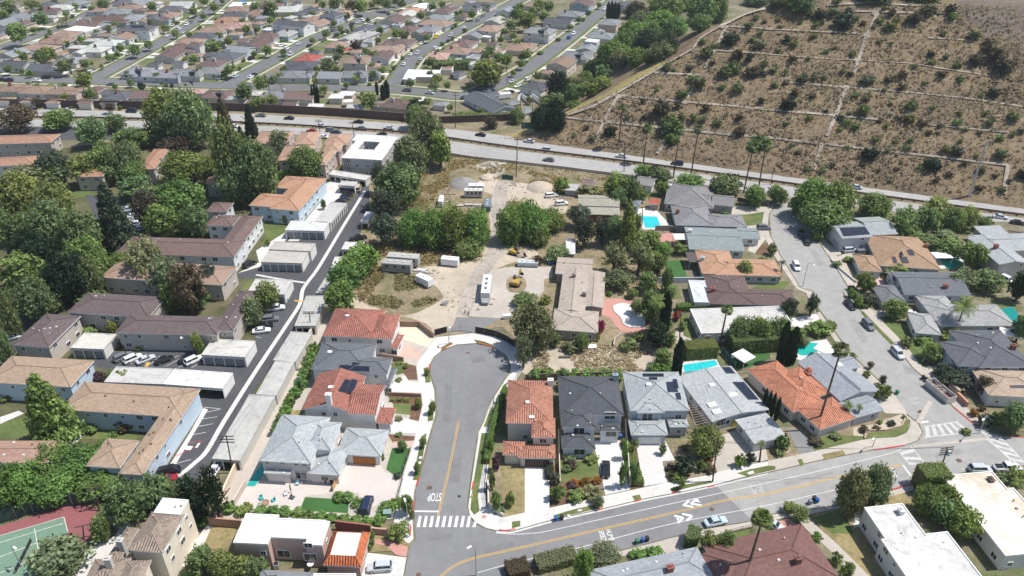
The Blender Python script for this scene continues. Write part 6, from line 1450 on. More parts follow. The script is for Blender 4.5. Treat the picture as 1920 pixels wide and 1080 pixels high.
for SH, ox, oy in ((SH3, 960, 0), (SH4, 1440, 0), (SH8, 1440, 270)):
    for it in SH.split():
        fl = it.lstrip('0123456789.,'); cx, cy, w = [float(a) for a in it[:len(it)-len(fl)].split(',')]
        x, y = ox+cx/4, oy+cy/4; w_ = w/8; h_ = w_*.8
        tree('scrub' if w < 100 else 'shrub', fl[0], x-w_, y-h_, x+w_, y+h_, hill_row(y), True, look=f'{TC[fl[0]][1]} ' + ('large bush' if w > 100 else 'small bush' if w < 60 else 'bush'), group='bushes of the dry hill')
T('at the top edge of the hill', 'blob:d:1470,-12,1532,28 big:d:1392,-14,1448,18 big:d:1600,-20,1680,8 big:d:1690,-22,1770,8 big:m:1440,-10,1480,14', True, group='trees on the hill top')
# dry brush as ground cover
def brush():
    r = random.Random(3); L2 = Leaves()
    n = 0
    while n < 10000:
        px, py = r.uniform(1000, 1990), r.uniform(-10, 415)
        d = ray(px, py)
        q = PA(px, py)
        if q.y < 150 or q.y > 800: continue
        x, y = q.x+r.uniform(-2, 2), q.y+r.uniform(-2, 2); w = spur_side(x, y)
        if w > 2 or hA(x, y) < 1.5: continue
        if noise.noise(Vector((x*.03, y*.03, 5))) < -.25 and r.random() < .6: continue
        n += 1
        h = H(x, y); s = r.uniform(.35, .95)*(1+.6*noise.noise(Vector((x*.05, y*.05, 2)))); tn = r.uniform(.55, 1.2)*(1+.35*noise.noise(Vector((x*.06, y*.06, 9))))
        for _ in range(5):
            L2.leaf(Vector((x+r.gauss(0,.35)*s, y+r.gauss(0,.35)*s, h+.3+r.uniform(0,.55)*s)), (r.gauss(0,.6), r.gauss(0,.6)-.3, .9), s*r.uniform(.3, .55), tn*r.uniform(.75, 1.25), r, .7)
    o = put('dry_brush', L2.mesh('dry_brush'), (0,0,0), 0, None, None, (.29, .245, .17)); tag(o, kind='stuff')
brush()
def weeds(name, poly, n, col, size, seed):
    r = random.Random(seed); L2 = Leaves(); q = pts(poly); xs = [a[0] for a in q]; ys = [a[1] for a in q]; k = 0
    while k < n:
        x, y = r.uniform(min(xs), max(xs)), r.uniform(min(ys), max(ys)); c = False; j = len(q)-1
        for i in range(len(q)):
            if (q[i][1] > y) != (q[j][1] > y) and x < (q[j][0]-q[i][0])*(y-q[i][1])/(q[j][1]-q[i][1])+q[i][0]: c = not c
            j = i
        if not c: continue
        k += 1; p = P(x, y, .05); s = size*r.uniform(.5, 1.4); tn = r.uniform(.55, 1.4)
        if noise.noise(Vector((p.x*.12, p.y*.12, seed))) < -.15: continue
        for _ in range(5): L2.leaf(p+Vector((r.gauss(0,.4)*s, r.gauss(0,.4)*s, r.uniform(.1,.6)*s)), (r.gauss(0,.7), r.gauss(0,.7), .8), s*r.uniform(.25, .5), tn*r.uniform(.8, 1.2), r, .6)
    o = put(name, L2.mesh(name), (0,0,0), 0, None, None, col); tag(o, kind='stuff')
weeds('dry_weeds', '850,300 905,300 985,318 1060,335 1050,345 985,325 935,322 880,345 830,352 800,390 748,385 790,330', 2600, (.36,.28,.13), .7, 1)
weeds('dry_weeds', '690,470 760,452 880,468 905,480 850,492 760,498 722,505 700,545 680,570 672,555', 2200, (.33,.26,.13), .7, 2)
weeds('dry_weeds', '690,525 735,508 790,520 822,560 800,572 745,580 690,570', 1700, (.26,.24,.11), .7, 4)
weeds('dry_weeds', '1000,655 1060,645 1200,650 1245,672 1240,695 1000,700', 2400, (.42,.35,.24), .5, 6)
weeds('dry_weeds', '985,340 1040,335 1080,350 1140,330 1190,350 1150,365 1050,362', 900, (.34,.28,.13), .7, 8)
weeds('verge_weeds', '930,258 1060,273 1240,300 1440,324 1587,344 1817,369 1920,384 1990,394 1990,382 1817,357 1440,312 1240,288 1060,262', 2500, (.38,.29,.17), .7, 9)
weeds('lot_weeds', '700,350 760,300 850,292 990,310 1120,326 1130,345 1050,350 985,335 900,335 860,345 800,400 745,470 900,475 905,490 850,495 770,500 740,500 700,540 680,560 650,520 660,480', 4200, (.27,.235,.12), .55, 12)
# palms
for xt, yt, xb, yb, w, c, lb, k in ((1214,241,1206,307,19,'d','slender fan palm left of two others beside the freeway','fan'), (1275,244,1262,335,19,'d','slender fan palm in the middle of three beside the freeway','fan'), (1310,242,1295,331,18,'d','slender fan palm right of two others beside the freeway','fan'),
    (1413,274,1394,362,25,'d','bushy-headed fan palm, left of a close pair by the freeway','fan'), (1436,272,1420,365,24,'d','bushy-headed fan palm, right of a close pair by the freeway','fan'), (1167,202,1160,270,14,'d','short fan palm on the hill foot beside a utility pole','fan'),
    (1577,656,1531,806,30,'o','very tall thin fan palm leaning over the orange tiled roof','fan'), (1430,972,1396,1086,36,'m','fan palm rising beside the large brown roof at the bottom','fan'), (1363,581,1349,648,20,'m','fan palm with thick trunk in front of the stained flat roof','fan'),
    (1808,574,1792,622,44,'m','feather palm in front of the light grey hip roof','feather'), (1232,566,1230,630,30,'m','feather palm among the dark trees by the kidney pool','feather'), (1591,760,1584,792,20,'d','small feather palm at the orange roof corner','feather'), (1612,763,1606,795,14,'d','thin young palm right of the orange roof corner','feather'),
    (1745,655,1748,676,34,'b','low leafy palm below the staircase house','feather'), (1278,464,1278,478,26,'m','small palm on the brown patio','feather'), (1428,832,1424,866,16,'o','thin young palm on the street verge','feather'),
    (122,38,124,50,26,'o','feather palm on the first diagonal suburb street','feather'), (76,15,80,34,11,'d','thin palm at top left in the far suburb','fan'), (660,52,661,66,10,'d','thin palm by the third far street','fan'), (646,142,646,152,11,'m','small palm before the solar-roofed corner house','feather'), (667,146,668,158,18,'m','larger palm before the solar-roofed corner house','feather'),
    (697,120,697,134,14,'d','palm beside the two storey solar house in the suburb','feather'), (1690,540,1690,556,12,'m','small palm on the east lawn','feather'), (1467,492,1462,525,14,'g','spiky palm beside the sloping street pavement','feather'), (1910,905,1900,925,26,'m','short palm right of the stained white roof','feather')):
    palm(k, xt, yt, xb, yb, w, c, lb, thick=1.0 if k == 'fan' else .8)
# ---------------- vehicles
CARC = {'w': ((.78,.78,.78), 'white'), 's': ((.50,.53,.56), 'silver'), 'g': ((.16,.17,.18), 'dark grey'), 'k': ((.012,.012,.014), 'black'), 'b': ((.02,.03,.07), 'dark blue'), 'l': ((.45,.55,.62), 'pale blue'), 'r': ((.30,.02,.03), 'red'), 't': ((.45,.38,.28), 'beige'), 'y': ((.7,.5,.04), 'yellow'), 'u': ((.03,.10,.30), 'blue')}
def loft(mb, rings, m=0, caps=True):
    for a, b in zip(rings, rings[1:]):
        n = len(a)
        for i in range(n):
            j = (i+1) % n; mb.face([a[i], a[j], b[j], b[i]], m)
    if caps: mb.face(list(reversed(rings[0])), m); mb.face(rings[-1], m)
SPEC = {  # half length, half width, belt, roof, cabin stations (front base, front top, rear top, rear base), hood and tail heights
 'sedan': (2.35, .90, .92, 1.44, (1.05, .45, -.85, -1.65), .82, .90),
 'suv': (2.35, .94, 1.05, 1.72, (1.15, .62, -1.85, -2.22), .98, 1.02),
 'van': (2.55, .97, 1.12, 1.95, (1.75, 1.05, -2.2, -2.48), 1.0, 1.1),
 'pickup': (2.75, .97, 1.05, 1.80, (1.15, .65, -.55, -.75), 1.0, 1.0)}
def car_meshes(k):
    hl, hw, belt, roof, (fb, ft, rt_, rb_), hood, tail = SPEC[k]
    mb = MB()
    def ring(x, w, zl, zt): return [(x,-w*.93,zl), (x,w*.93,zl), (x,w,zl+(zt-zl)*.35), (x,w*.99,zl+(zt-zl)*.75), (x,w*.86,zt), (x,-w*.86,zt), (x,-w*.99,zl+(zt-zl)*.75), (x,-w,zl+(zt-zl)*.35)]
    st = [(-hl, .80*hw, .42, tail*.86), (-hl+.18, .95*hw, .30, tail*.98), (-hl+.8, hw, .24, tail*1.0), (rb_+.25 if k != 'pickup' else -1.0, hw, .22, belt), (0, hw, .22, belt), (fb, hw, .22, belt*.97), (fb+.35, hw*.99, .24, hood*1.0), (hl-.55, hw*.96, .26, hood*.93), (hl-.15, hw*.86, .32, hood*.84), (hl, hw*.70, .42, hood*.68)]
    st.sort(key=lambda s: s[0]); loft(mb, [ring(*s) for s in st])
    # roof panel and pillars
    rw = hw*.72
    for s in (-1, 1):
        mb.tube((fb, s*hw*.84, belt*.97), (ft, s*rw, roof-.02), .05, .05, 4); mb.tube((rb_, s*hw*.84, belt), (rt_, s*rw, roof-.02), .07, .06, 4); mb.tube(((ft+rt_)/2, s*hw*.86, belt), ((ft+rt_)/2, s*rw*1.02, roof-.02), .045, .045, 4)
    loft(mb, [[(ft+.05,-rw,roof-.06), (ft+.05,rw,roof-.06), (ft+.05,rw*.95,roof-.02), (ft+.05,-rw*.95,roof-.02)], [(ft-.25,-rw*1.02,roof-.07), (ft-.25,rw*1.02,roof-.07), (ft-.25,rw*.9,roof+.03), (ft-.25,-rw*.9,roof+.03)], [(rt_+.25,-rw*1.02,roof-.07), (rt_+.25,rw*1.02,roof-.07), (rt_+.25,rw*.9,roof+.03), (rt_+.25,-rw*.9,roof+.03)], [(rt_-.05,-rw,roof-.08), (rt_-.05,rw,roof-.08), (rt_-.05,rw*.95,roof-.03), (rt_-.05,-rw*.95,roof-.03)]])
    if k == 'pickup':
        mb.box(-hl+.25, -hw*.72, .95, -1.0, hw*.72, 1.06, 1)
    gl = MB()
    bx = [(fb,-hw*.83,belt*.96), (fb,hw*.83,belt*.96), (rb_,hw*.83,belt*.98), (rb_,-hw*.83,belt*.98)]; tx = [(ft,-rw*.97,roof-.05), (ft,rw*.97,roof-.05), (rt_,rw*.97,roof-.05), (rt_,-rw*.97,roof-.05)]
    for i in range(4):
        j = (i+1) % 4; gl.face([bx[i], bx[j], tx[j], tx[i]])
    wl = MB()
    n = 14
    for s in (-1, 1):
        pass
    R_ = .33 if k == 'sedan' else .37
    ring_ = lambda y, r: [(cos(2*pi*i/n)*r, y, sin(2*pi*i/n)*r) for i in range(n)]
    loft(wl, [ring_(-.11, R_), ring_(.11, R_)]); wl.face([(x, -.115, z) for x, y, z in ring_(0, R_*.62)], 1); wl.face([(x, .115, z) for x, y, z in reversed(ring_(0, R_*.62))], 1)
    ty = MB(); loft(ty, [ring_(-.11, R_), ring_(.11, R_)]); rim = MB(); rim.face([(x, -.118, z) for x, y, z in ring_(0, R_*.62)]); rim.face([(x, .118, z) for x, y, z in reversed(ring_(0, R_*.62))])
    hd = MB(); hd.box(-.06, -.17, -.07, .06, .17, .07)
    body = mb.mesh('body', [M['paint'], M['rubber']], True)
    far = MB(); far.v, far.f, far.m, far.uv = list(mb.v), list(mb.f), list(mb.m), list(mb.uv)
    off = len(far.v); far.v += gl.v; far.f += [tuple(i+off for i in f) for f in gl.f]; far.m += [2]*len(gl.f); far.uv += [None]*len(gl.f)
    for x in (hl*.62, -hl*.6):
        for y in (-hw*.9, hw*.9):
            off = len(far.v); far.v += [(a[0]+x, a[1]+y, a[2]+R_) for a in wl.v]; far.f += [tuple(i+off for i in f) for f in wl.f]; far.m += [1]*len(wl.f); far.uv += [None]*len(wl.f)
    return dict(body=body, glass=gl.mesh('window', [M['glass']]), wheel=wl.mesh('wheel', [M['rubber'], M['metal']]), tyre=ty.mesh('wheel', [M['rubber']]), rim=rim.mesh('rim', [M['metal']]), lamp=hd.mesh('headlight', [M['trim']]), far=far.mesh('parked_car', [M['paint'], M['rubber'], M['glass']]), R=R_, hl=hl, hw=hw, hood=hood)
CM = {k: car_meshes(k) for k in SPEC}
ML = surf('tail_lamp_red', (.25, .01, .01), .3, ((2,.1),))
TAIL = {k: (lambda mb: (mb.box(-.05,-.14,-.08,.05,.14,.08), mb.mesh('taillight', [ML]))[1])(MB()) for k in SPEC}
def car(k, ck, x, y, dx, dy, place, name='parked_car', z=.075, far=False, cat='car', label=None, group=None, ang=None, extra=''):
    p = P(x, y, .7)
    if ang is None:
        q = P(x+dx, y+dy, .7); ang = atan2(q.y-p.y, q.x-p.x)
    c = CM[k]; col, cn = CARC[ck]
    if far:
        o = put(name, c['far'], (p.x, p.y, z), ang, None, None, col)
    else:
        o = empty(name, (p.x, p.y, z), ang)
        put('body', c['body'], (0,0,0), 0, o, None, col); put('window', c['glass'], (0,0,0), 0, o)
        for sx in (.62, -.6):
            for sy in (-.9, .9): w_ = put('wheel', c['tyre'], (c['hl']*sx, c['hw']*sy, c['R']), 0, o); put('rim', c['rim'], (0, 0, 0), 0, w_)
        for sy in (-.55, .55):
            put('headlight', c['lamp'], (c['hl']-.09, c['hw']*sy, c['hood']*.68), 0, o); put('taillight', TAIL[k], (-c['hl']+.02, c['hw']*sy*1.1, c['hood']*.72), 0, o)
    if label: tag(o, label, cat, group)
    else: auto(o, f'{cn} {k if k != "suv" else "SUV"}{extra}', place, cat, group, at=p)
    return o
G1 = 'cars parked in the apartment courts'
for k, c, x, y, dx, dy in (('suv','g',230,669,24,-11), ('suv','w',249,672,24,-10), ('sedan','s',273,673,24,-10), ('sedan','k',308,674,24,-9), ('sedan','k',352,672,24,-10), ('suv','w',363,675,24,-11)):
    car(k, c, x, y, dx, dy, 'in the car court before the purple-brown roof', group=G1)
for k, c, x, y in (('sedan','g',524,561), ('suv','w',518,577), ('suv','g',506,598), ('sedan','k',496,609), ('sedan','w',490,619)): car(k, c, x, y, 24, -3, 'in the bays beside the small tree', group=G1)
for k, c, x, y in (('sedan','k',653,361), ('sedan','k',650,367), ('sedan','b',645,373), ('sedan','k',638,378)): car(k, c, x, y, 22, -5, 'parked beside the small white alley garage', group=G1)
car('van','t',672,353,4,-14,'parked at the top of the alley', group=G1); car('suv','k',468,495,18,-9,'parked by the stepped garages', group=G1)
car('van','k',316,884,40,-10,'at the lower end of the alley', group=G1); car('sedan','r',311,898,40,-10,'at the lower end of the alley', group=G1); car('sedan','w',404,878,12,-20,'in the open end of the carport', group=G1); car('pickup','k',672,446,30,-6,'parked beside the white carport end', group=G1)
for c, x, y in (('w',254,411), ('w',257,419), ('w',262,428), ('w',250,404)): car('sedan', c, x, y, 20, -4, 'between the dark trees of the garden court', group=G1)
car('pickup','l',240,393,20,-4,'between the dark trees of the garden court', group=G1); car('sedan','u',180,424,20,-4,'under the tall grey-green conifer', group=G1); car('sedan','s',88,566,16,-4,'on the shaded lane at far left', group=G1); car('sedan','s',84,573,16,-4,'on the shaded lane at far left', group=G1); car('sedan','s',22,632,18,-4,'on the shaded lane at far left', group=G1)
G2 = 'cars parked along the near streets'
for k, c, x, y, dx, dy, pl in (('sedan','l',1342,977,44,-10,'parked beside the speed hump'), ('sedan','l',1040,1042,44,-11,'parked above the clipped kerb hedge'), ('suv','s',712,1064,-40,3,'in the drive of the mansard garage'), ('sedan','k',1136,880,0,22,'in the drive of the charcoal-roofed house'), ('van','b',688,948,9,-30,'in the white drive behind the round hedge'),
    ('suv','s',1838,879,40,0,'parked by the white stained roof'), ('pickup','w',1888,876,40,0,'parked by the white stained roof'), ('sedan','k',1594,571,18,20,'on the sloping street'), ('suv','g',1628,609,18,20,'on the sloping street'), ('suv','s',1683,662,18,20,'on the sloping street'), ('suv','w',1493,499,10,22,'on the sloping street'), ('suv','k',1503,440,10,22,'near the head of the sloping street'), ('sedan','k',1513,452,8,20,'near the head of the sloping street'),
    ('suv','g',1432,427,30,0,'in the drive of the white garage'), ('suv','s',1593,469,30,-3,'in the drive below the solar-roofed grey house'), ('suv','g',1617,474,30,-3,'in the drive below the solar-roofed grey house'), ('suv','w',1888,524,16,8,'by the brick-chimney house at the right edge'), ('sedan','w',1706,587,20,2,'by the small hip-roofed garage'), ('sedan','s',1450,984,20,10,'in the brick drive by the fan palm'), ('suv','w',1034,366,18,-2,'in the dirt yard by the barn'), ('suv','w',1053,381,18,-2,'in the dirt yard by the barn')):
    car(k, c, x, y, dx, dy, pl, group=G2, z=.2 if 'drive' in pl else .07)
# traffic on the freeway
def med_dir(p):
    i = min(range(len(MEDL)-1), key=lambda i: hypot(MEDL[i].x-p.x, MEDL[i].y-p.y)); d = MEDL[i+1]-MEDL[i]; return atan2(d.y, d.x)
for k, c, x, y in (('sedan','s',125,206), ('van','b',246,208), ('sedan','g',489,216), ('sedan','k',542,221), ('sedan','k',672,228), ('sedan','s',729,239), ('sedan','g',676,240), ('sedan','s',600,235), ('sedan','r',584,245), ('suv','g',621,244), ('sedan','b',630,248), ('sedan','w',605,256), ('suv','k',715,253), ('sedan','k',901,252), ('sedan','s',992,264), ('suv','s',1022,280),
    ('sedan','s',1165,292), ('suv','b',1270,306), ('sedan','g',1029,299), ('suv','k',1226,316), ('sedan','g',1574,336), ('sedan','s',1604,350), ('sedan','s',1876,406), ('sedan','k',1909,417), ('sedan','w',437,236)):
    p = P(x, y, .7); car(k, c, x, y, 0, 0, 'driving on the freeway', 'driving_car', far=x < 1150, group='traffic on the freeway', ang=med_dir(p)+(pi if y < 300+.1*(x-1000) and rf.random() < .9 else 0))
# the far suburb
FCARS = '''A 865,200k 950,232w 1000,85b 1540,640w 690,690g
B 320,290w 230,345w 270,388s 80,425w 365,260g 150,300s 1660,520s 1460,540w 1520,580w 1790,545k 1560,645s 1090,690k 440,180g
C 515,240w 460,262s 380,285k 630,258w 340,360s 280,385k 190,425k 45,475g 165,360g 1170,635s 1390,580w 1730,330w 1570,420s 1390,440y 1220,515w 1540,490k 1890,240g
D 1125,400w 1070,450u 1495,105w 30,190g 340,95w
E 105,320b 440,325w 550,285k 1075,232w 1090,195g 1330,370g 10,310k
F 1090,60k 910,270l 1090,280w 1130,252k 820,300k 720,297g 1570,12s
G 1005,125w 1205,65s 1085,8w 1045,440g 1320,470s
H 710,330s 770,387w 890,310w 690,460k 140,530k 280,510w 410,440s 940,530w'''
for row in FCARS.split('\n'):
    t, *items = row.split()
    for it in items:
        cx, cy = [float(a) for a in it[:-1].split(',')]; x, y = tpx(t, cx, cy); p = P(x, y, .7); _, d, m = street_dir(p)
        pl = far_place(x, y); car(rf.choice(('sedan', 'suv', 'sedan')), it[-1], x, y, 0, 0, pl, far=True, ang=atan2(d.y, d.x)+(pi if rf.random() < .5 else 0), group='cars parked in the far suburb')
# trailers, motorhomes and plant in the vacant lot
def boxy(name, label, cat, x, y, dx, dy, L_, W_, Hh, z0, col, roofc=None, cab=False, stripes=False, wins=3):
    p = P(x, y, z0+Hh/2); q = P(x+dx, y+dy, z0+Hh/2); ang = atan2(q.y-p.y, q.x-p.x); o = empty(name, (p.x, p.y, .05), ang); tag(o, label, cat)
    l, w = L_/2, W_/2; mb = MB(); b = .12
    ring = lambda x, k=1: [(x,-w*k,z0), (x,w*k,z0), (x,w*k,z0+Hh-b), (x,(w-b)*k,z0+Hh), (x,-(w-b)*k,z0+Hh), (x,-w*k,z0+Hh-b)]
    loft(mb, [ring(-l, .97), ring(-l+b), ring(l-b), ring(l, .97)]); mb.build('body', M['plain'], o, color=col)
    if stripes:
        m2 = MB(); m2.box(-l+.2, -w-.01, z0+Hh*.3, l-.2, w+.01, z0+Hh*.42); m2.build('stripe', M['plain'], o, color=(.25,.22,.2))
    m3 = MB()
    for i in range(wins):
        a = -l+L_*(i+.6)/(wins+.4); m3.box(a-.45, -w-.02, z0+Hh*.52, a+.45, w+.02, z0+Hh*.78)
    if wins: m3.build('window', M['glass'], o)
    for i in range(3 if L_ > 6 else 1):
        m4 = MB(); m4.box(-.35,-.3,0,.35,.3,.28); m4.build('roof_vent', M['plain'], o, loc=(-l+L_*(i+1)/(4 if L_ > 6 else 2), 0, z0+Hh-.03), color=(.12,.12,.13) if cab else (.6,.6,.6))
    for sx in (-.55, .55) if L_ > 6 else (0,):
        for sy in (-1, 1): put('wheel', CM['suv']['wheel'], (l*sx, w*sy*.95, .37), 0, o, (1.05, 1, 1.05))
    if cab:
        m5 = MB(); loft(m5, [[(l-.05,-w*.85,.5), (l-.05,w*.85,.5), (l-.05,w*.85,1.9), (l-.05,-w*.85,1.9)], [(l+.7,-w*.8,.5), (l+.7,w*.8,.5), (l+.7,w*.78,1.35), (l+.7,-w*.78,1.35)], [(l+1.4,-w*.7,.55), (l+1.4,w*.7,.55), (l+1.4,w*.68,1.15), (l+1.4,-w*.68,1.15)]]); m5.build('cab', M['plain'], o, color=(.35,.35,.36))
    else:
        m6 = MB(); m6.tube((l,0,.45), (l+1.1,0,.42), .06, .05); m6.build('tow_bar', M['metal'], o)
    return o
boxy('mobile_home', 'long weathered white mobile home, upper of two side by side in the lot', 'mobile home', 757, 486, 40, 3, 9.6, 3.0, 2.8, .6, (.42,.41,.38), wins=5)
boxy('mobile_home', 'stripped mobile home with rusty bands on its open side', 'mobile home', 745, 498, 40, 3, 8.8, 3.0, 2.8, .6, (.36,.35,.33), stripes=True, wins=3)
boxy('cargo_trailer', 'white cargo trailer with bluish roof beside the bamboo hedge', 'trailer', 844, 489, 30, 3, 5.2, 2.3, 2.1, .5, (.72,.74,.76), wins=0)
boxy('cargo_trailer', 'white cargo trailer on the dirt left of the motorhome', 'trailer', 796, 525, 26, 12, 5.2, 2.3, 2.2, .5, (.72,.73,.74), wins=0)
boxy('motorhome', 'beige motorhome parked on gravel in the upper lot', 'motorhome', 888, 361, -30, 0, 6.4, 2.4, 2.5, .5, (.60,.57,.52), stripes=True, wins=4)
boxy('box_truck', 'white camper behind the beige motorhome', 'camper', 893, 352, -30, 0, 5.4, 2.3, 2.6, .5, (.76,.76,.76), wins=2)
boxy('motorhome', 'long white motorhome with dark roof vents on the pale drive', 'motorhome', 912, 540, -3, 24, 10.0, 2.6, 2.9, .5, (.62,.62,.61), cab=True, wins=5)
boxy('utility_trailer', 'low silver trailer by the round shrub', 'trailer', 990, 493, 30, 1, 6.2, 2.2, 1.3, .4, (.50,.54,.56), wins=0)
boxy('flatbed_trailer', 'white upright panel trailer at the hedge top', 'trailer', 827, 377, 4, -16, 5, 1.6, 2.0, .4, (.70,.70,.69), wins=0)
boxy('flatbed_truck', 'scrap-loaded truck with blue tarpaulin on the dirt track', 'truck', 914, 384, 2, -14, 6.5, 2.4, 1.7, .5, (.16,.20,.24), wins=1)
boxy('recreational_boat', 'covered white boat in the yard by the suburb corner', 'boat', 943, 179, 20, -2, 7.5, 2.6, 2.2, .5, (.78,.78,.78), wins=0)
def digger(label, x, y, dx, dy, s=1.0):
    p = P(x, y); q = P(x+dx, y+dy); o = empty('excavator', p, atan2(q.y-p.y, q.x-p.x)); tag(o, label, 'excavator'); Y = (.42,.29,.07)
    mb = MB()
    for sy in (-1, 1): loft(mb, [[(a, sy*1.05-.25, z), (a, sy*1.05+.25, z), (a, sy*1.05+.25, z2), (a, sy*1.05-.25, z2)] for a, z, z2 in ((-1.7,.25,.55), (-1.4,.05,.8), (1.4,.05,.8), (1.7,.25,.55))])
    mb.build('track', M['rubber'], o)
    mb = MB(); loft(mb, [[(-1.9,-1.1,.95), (-1.9,1.1,.95), (-1.9,1.0,1.9), (-1.9,-1.0,1.9)], [(-.2,-1.2,.9), (-.2,1.2,.9), (-.2,1.1,2.0), (-.2,-1.1,2.0)], [(1.2,-1.1,.9), (1.2,1.1,.9), (1.2,1.0,1.6), (1.2,-1.0,1.6)]]); mb.build('body', M['plain'], o, color=Y)
    mb = MB(); loft(mb, [[(-.1,.2,1.6), (-.1,1.1,1.6), (-.1,1.0,2.9), (-.1,.3,2.9)], [(1.2,.2,1.5), (1.2,1.1,1.5), (.9,1.0,2.9), (.9,.3,2.9)]]); mb.build('cab', M['glass'], o)
    mb = MB(); mb.tube((1.0,-.3,1.5), (3.0,-.3,3.9), .3, .24, 4); mb.tube((3.0,-.3,3.9), (4.6,-.3,1.9), .24, .16, 4); mb.build('boom', M['plain'], o, color=Y)
    mb = MB(); loft(mb, [[(4.3,-.8,1.9), (4.3,.2,1.9), (4.9,.2,1.7), (4.9,-.8,1.7)], [(4.5,-.8,.9), (4.5,.2,.9), (5.2,.2,.7), (5.2,-.8,.7)]]); mb.build('bucket', M['rubber'], o)
    o.scale = (s,)*3
digger('yellow excavator in the round planter of the pale drive', 968, 534, 12, -20, .95); digger('smaller yellow excavator beside the round shrub', 964, 477, 24, 6, .8)
# ---------------- poles, walls, fences and small things
def pole_between(xt, yt, xb, yb):
    p = P(xb, yb) if hA(*P(xb, yb)[:2]) < 0 else G(xb, yb)
    d = ray(xt, yt); n = Vector((p.x, p.y, 0)).normalized(); t = (p-CAM).dot(n)/d.dot(n); return p, (CAM+d*t)-p
def utility_pole(label, xt, yt, xb, yb, arms=2, ang=0.0, trans=False, r=.17, col=(.09,.065,.05)):
    p, v = pole_between(xt, yt, xb, yb); o = empty('utility_pole', p); tag(o, label, 'utility pole', 'utility poles')
    h = v.length; mb = MB(); mb.tube((0,0,-.2), v, r, r*.65, 8); mb.build('pole', M['wood'], o, color=col)
    for k in range(arms):
        f = .97-.075*k; mb = MB(); mb.box(-1.5, -.07, -.08, 1.5, .07, .08, bottom=True)
        for x in (-1.35, -.8, .8, 1.35): mb.tube((x,0,.08), (x,0,.26), .05, .04, 5)
        mb.build('crossarm', M['wood'], o, loc=v*f, rz=ang, color=(.12,.09,.07))
    if trans:
        mb = MB(); mb.tube((0,0,-.6), (0,0,.6), .34, .34, 10); mb.build('transformer', M['plain'], o, loc=v*.8+Vector((.5,-.1,0)), color=(.50,.56,.60))
    return o
for a in (('wooden utility pole with stacked crossarms by the bushy front garden', 1346,820,1336,904,3,.3), ('leaning utility pole with many crossarms and a pale transformer at the junction', 1777,838,1761,890,4,.2,True), ('utility pole at the open end of the upper carport', 579,584,584,621,2,0), ('utility pole at the lowest carport end above the pool', 424,816,437,887,3,0),
          ('utility pole in the dark trees beside the tennis court', 177,913,186,958,2,.4), ('dark utility pole at the foot of the dry hill', 1615,262,1599,337,2,.2), ('utility pole beside the short palm on the hill foot', 1165,210,1160,270,2,.3), ('utility pole by the wall gap near the far fig tree', 854,172,854,240,2,.1),
          ('leaning utility pole behind the freeway wall at left', 147,132,166,200,2,0), ('utility pole left of the far street corner', 330,137,334,163,2,0), ('utility pole behind the freeway wall beside the dark round tree', 503,151,506,193,2,0), ('utility pole in front of the grey flat roof in the suburb', 527,158,530,187,1,0), ('utility pole by the suburb garage corner', 574,129,578,161,2,0),
          ('utility pole between the townhouses and the freeway', 597,224,602,265,2,0), ('second utility pole between townhouses and freeway, further right', 660,228,664,258,2,0), ('utility pole at the freeway gate of the lot', 970,260,968,332,1,0), ('utility pole beside the freeway above the barn', 1172,270,1170,322,2,.2), ('short utility pole at the freeway median right of the palms', 1449,322,1446,346,1,0),
          ('utility pole among the hedges by the blue pool', 1277,585,1274,640,2,.5), ('thin utility pole beside the bright pool', 1205,388,1204,422,1,.3), ('utility pole near the tennis court fence', 155,985,157,1012,1,.3), ('utility pole beside the first diagonal suburb street', 103,73,108,96,2,0), ('utility pole among the far suburb roofs by the second diagonal street', 211,25,213,40,2,0),
          ('utility pole in the far gardens near the white modern house', 473,33,474,52,2,0), ('utility pole beside the far pale gabled house', 753,18,754,42,1,0), ('utility pole by the far hill street bend', 950,120,951,158,1,0), ('utility pole behind the townhouse chimney', 678,45,679,58,1,0), ('utility pole left of the hill grove', 976,190,977,226,1,0), ('second utility pole left of the hill grove', 998,186,999,236,2,0)):
    utility_pole(*a)
p, v = pole_between(1850, 266, 1817.5, 367); o = empty('steel_pole', p); tag(o, 'tall tapered galvanised steel pole at the foot of the dry hill', 'steel pole'); mb = MB(); mb.tube((0,0,-.1), v, .42, .22, 12); mb.build('pole', M['metal'], o)
for f in (.97, .9):
    mb = MB(); mb.box(-1.6,-.06,-.07,1.6,.06,.07, bottom=True); mb.build('crossarm', M['metal'], o, loc=v*f, rz=.4)
def lamp(label, xh, yh, xb, yb, arm=2.0, hh=8.5):
    p = P(xb, yb, .1); q = P(xh, yh, hh); o = empty('street_lamp', p); tag(o, label, 'street lamp', 'street lamps')
    d = Vector((q.x-p.x, q.y-p.y, 0)); L_ = d.length
    if L_ > 3.2: d = d.normalized()*3.2
    mb = MB(); mb.tube((0,0,0), (0,0,hh-.6), .11, .07, 8); mb.tube((0,0,hh-.6), d*.6+Vector((0,0,hh-.12)), .06, .05, 6); mb.tube(d*.6+Vector((0,0,hh-.12)), d+Vector((0,0,hh)), .05, .05, 6); mb.build('pole', M['metal'], o)
    mb = MB(); mb.box(-.45,-.18,-.12,.45,.18,.1, bottom=True); mb.build('lamp_head', M['trim'], o, loc=d+Vector((0,0,hh)), rz=atan2(d.y, d.x))
lamp('street lamp with white head on the bend at the bottom', 880,1027,893,1079); lamp('curved street lamp beside the sloping street', 1526,498,1505,537); lamp('street lamp at the cul-de-sac gate', 843,615,842,645, hh=6); lamp('pale street lamp beside the bush by the zebra crossing', 759,938,768,1006, hh=9); lamp('traffic mast lamp at the junction corner', 1821,820,1836,812, hh=6)
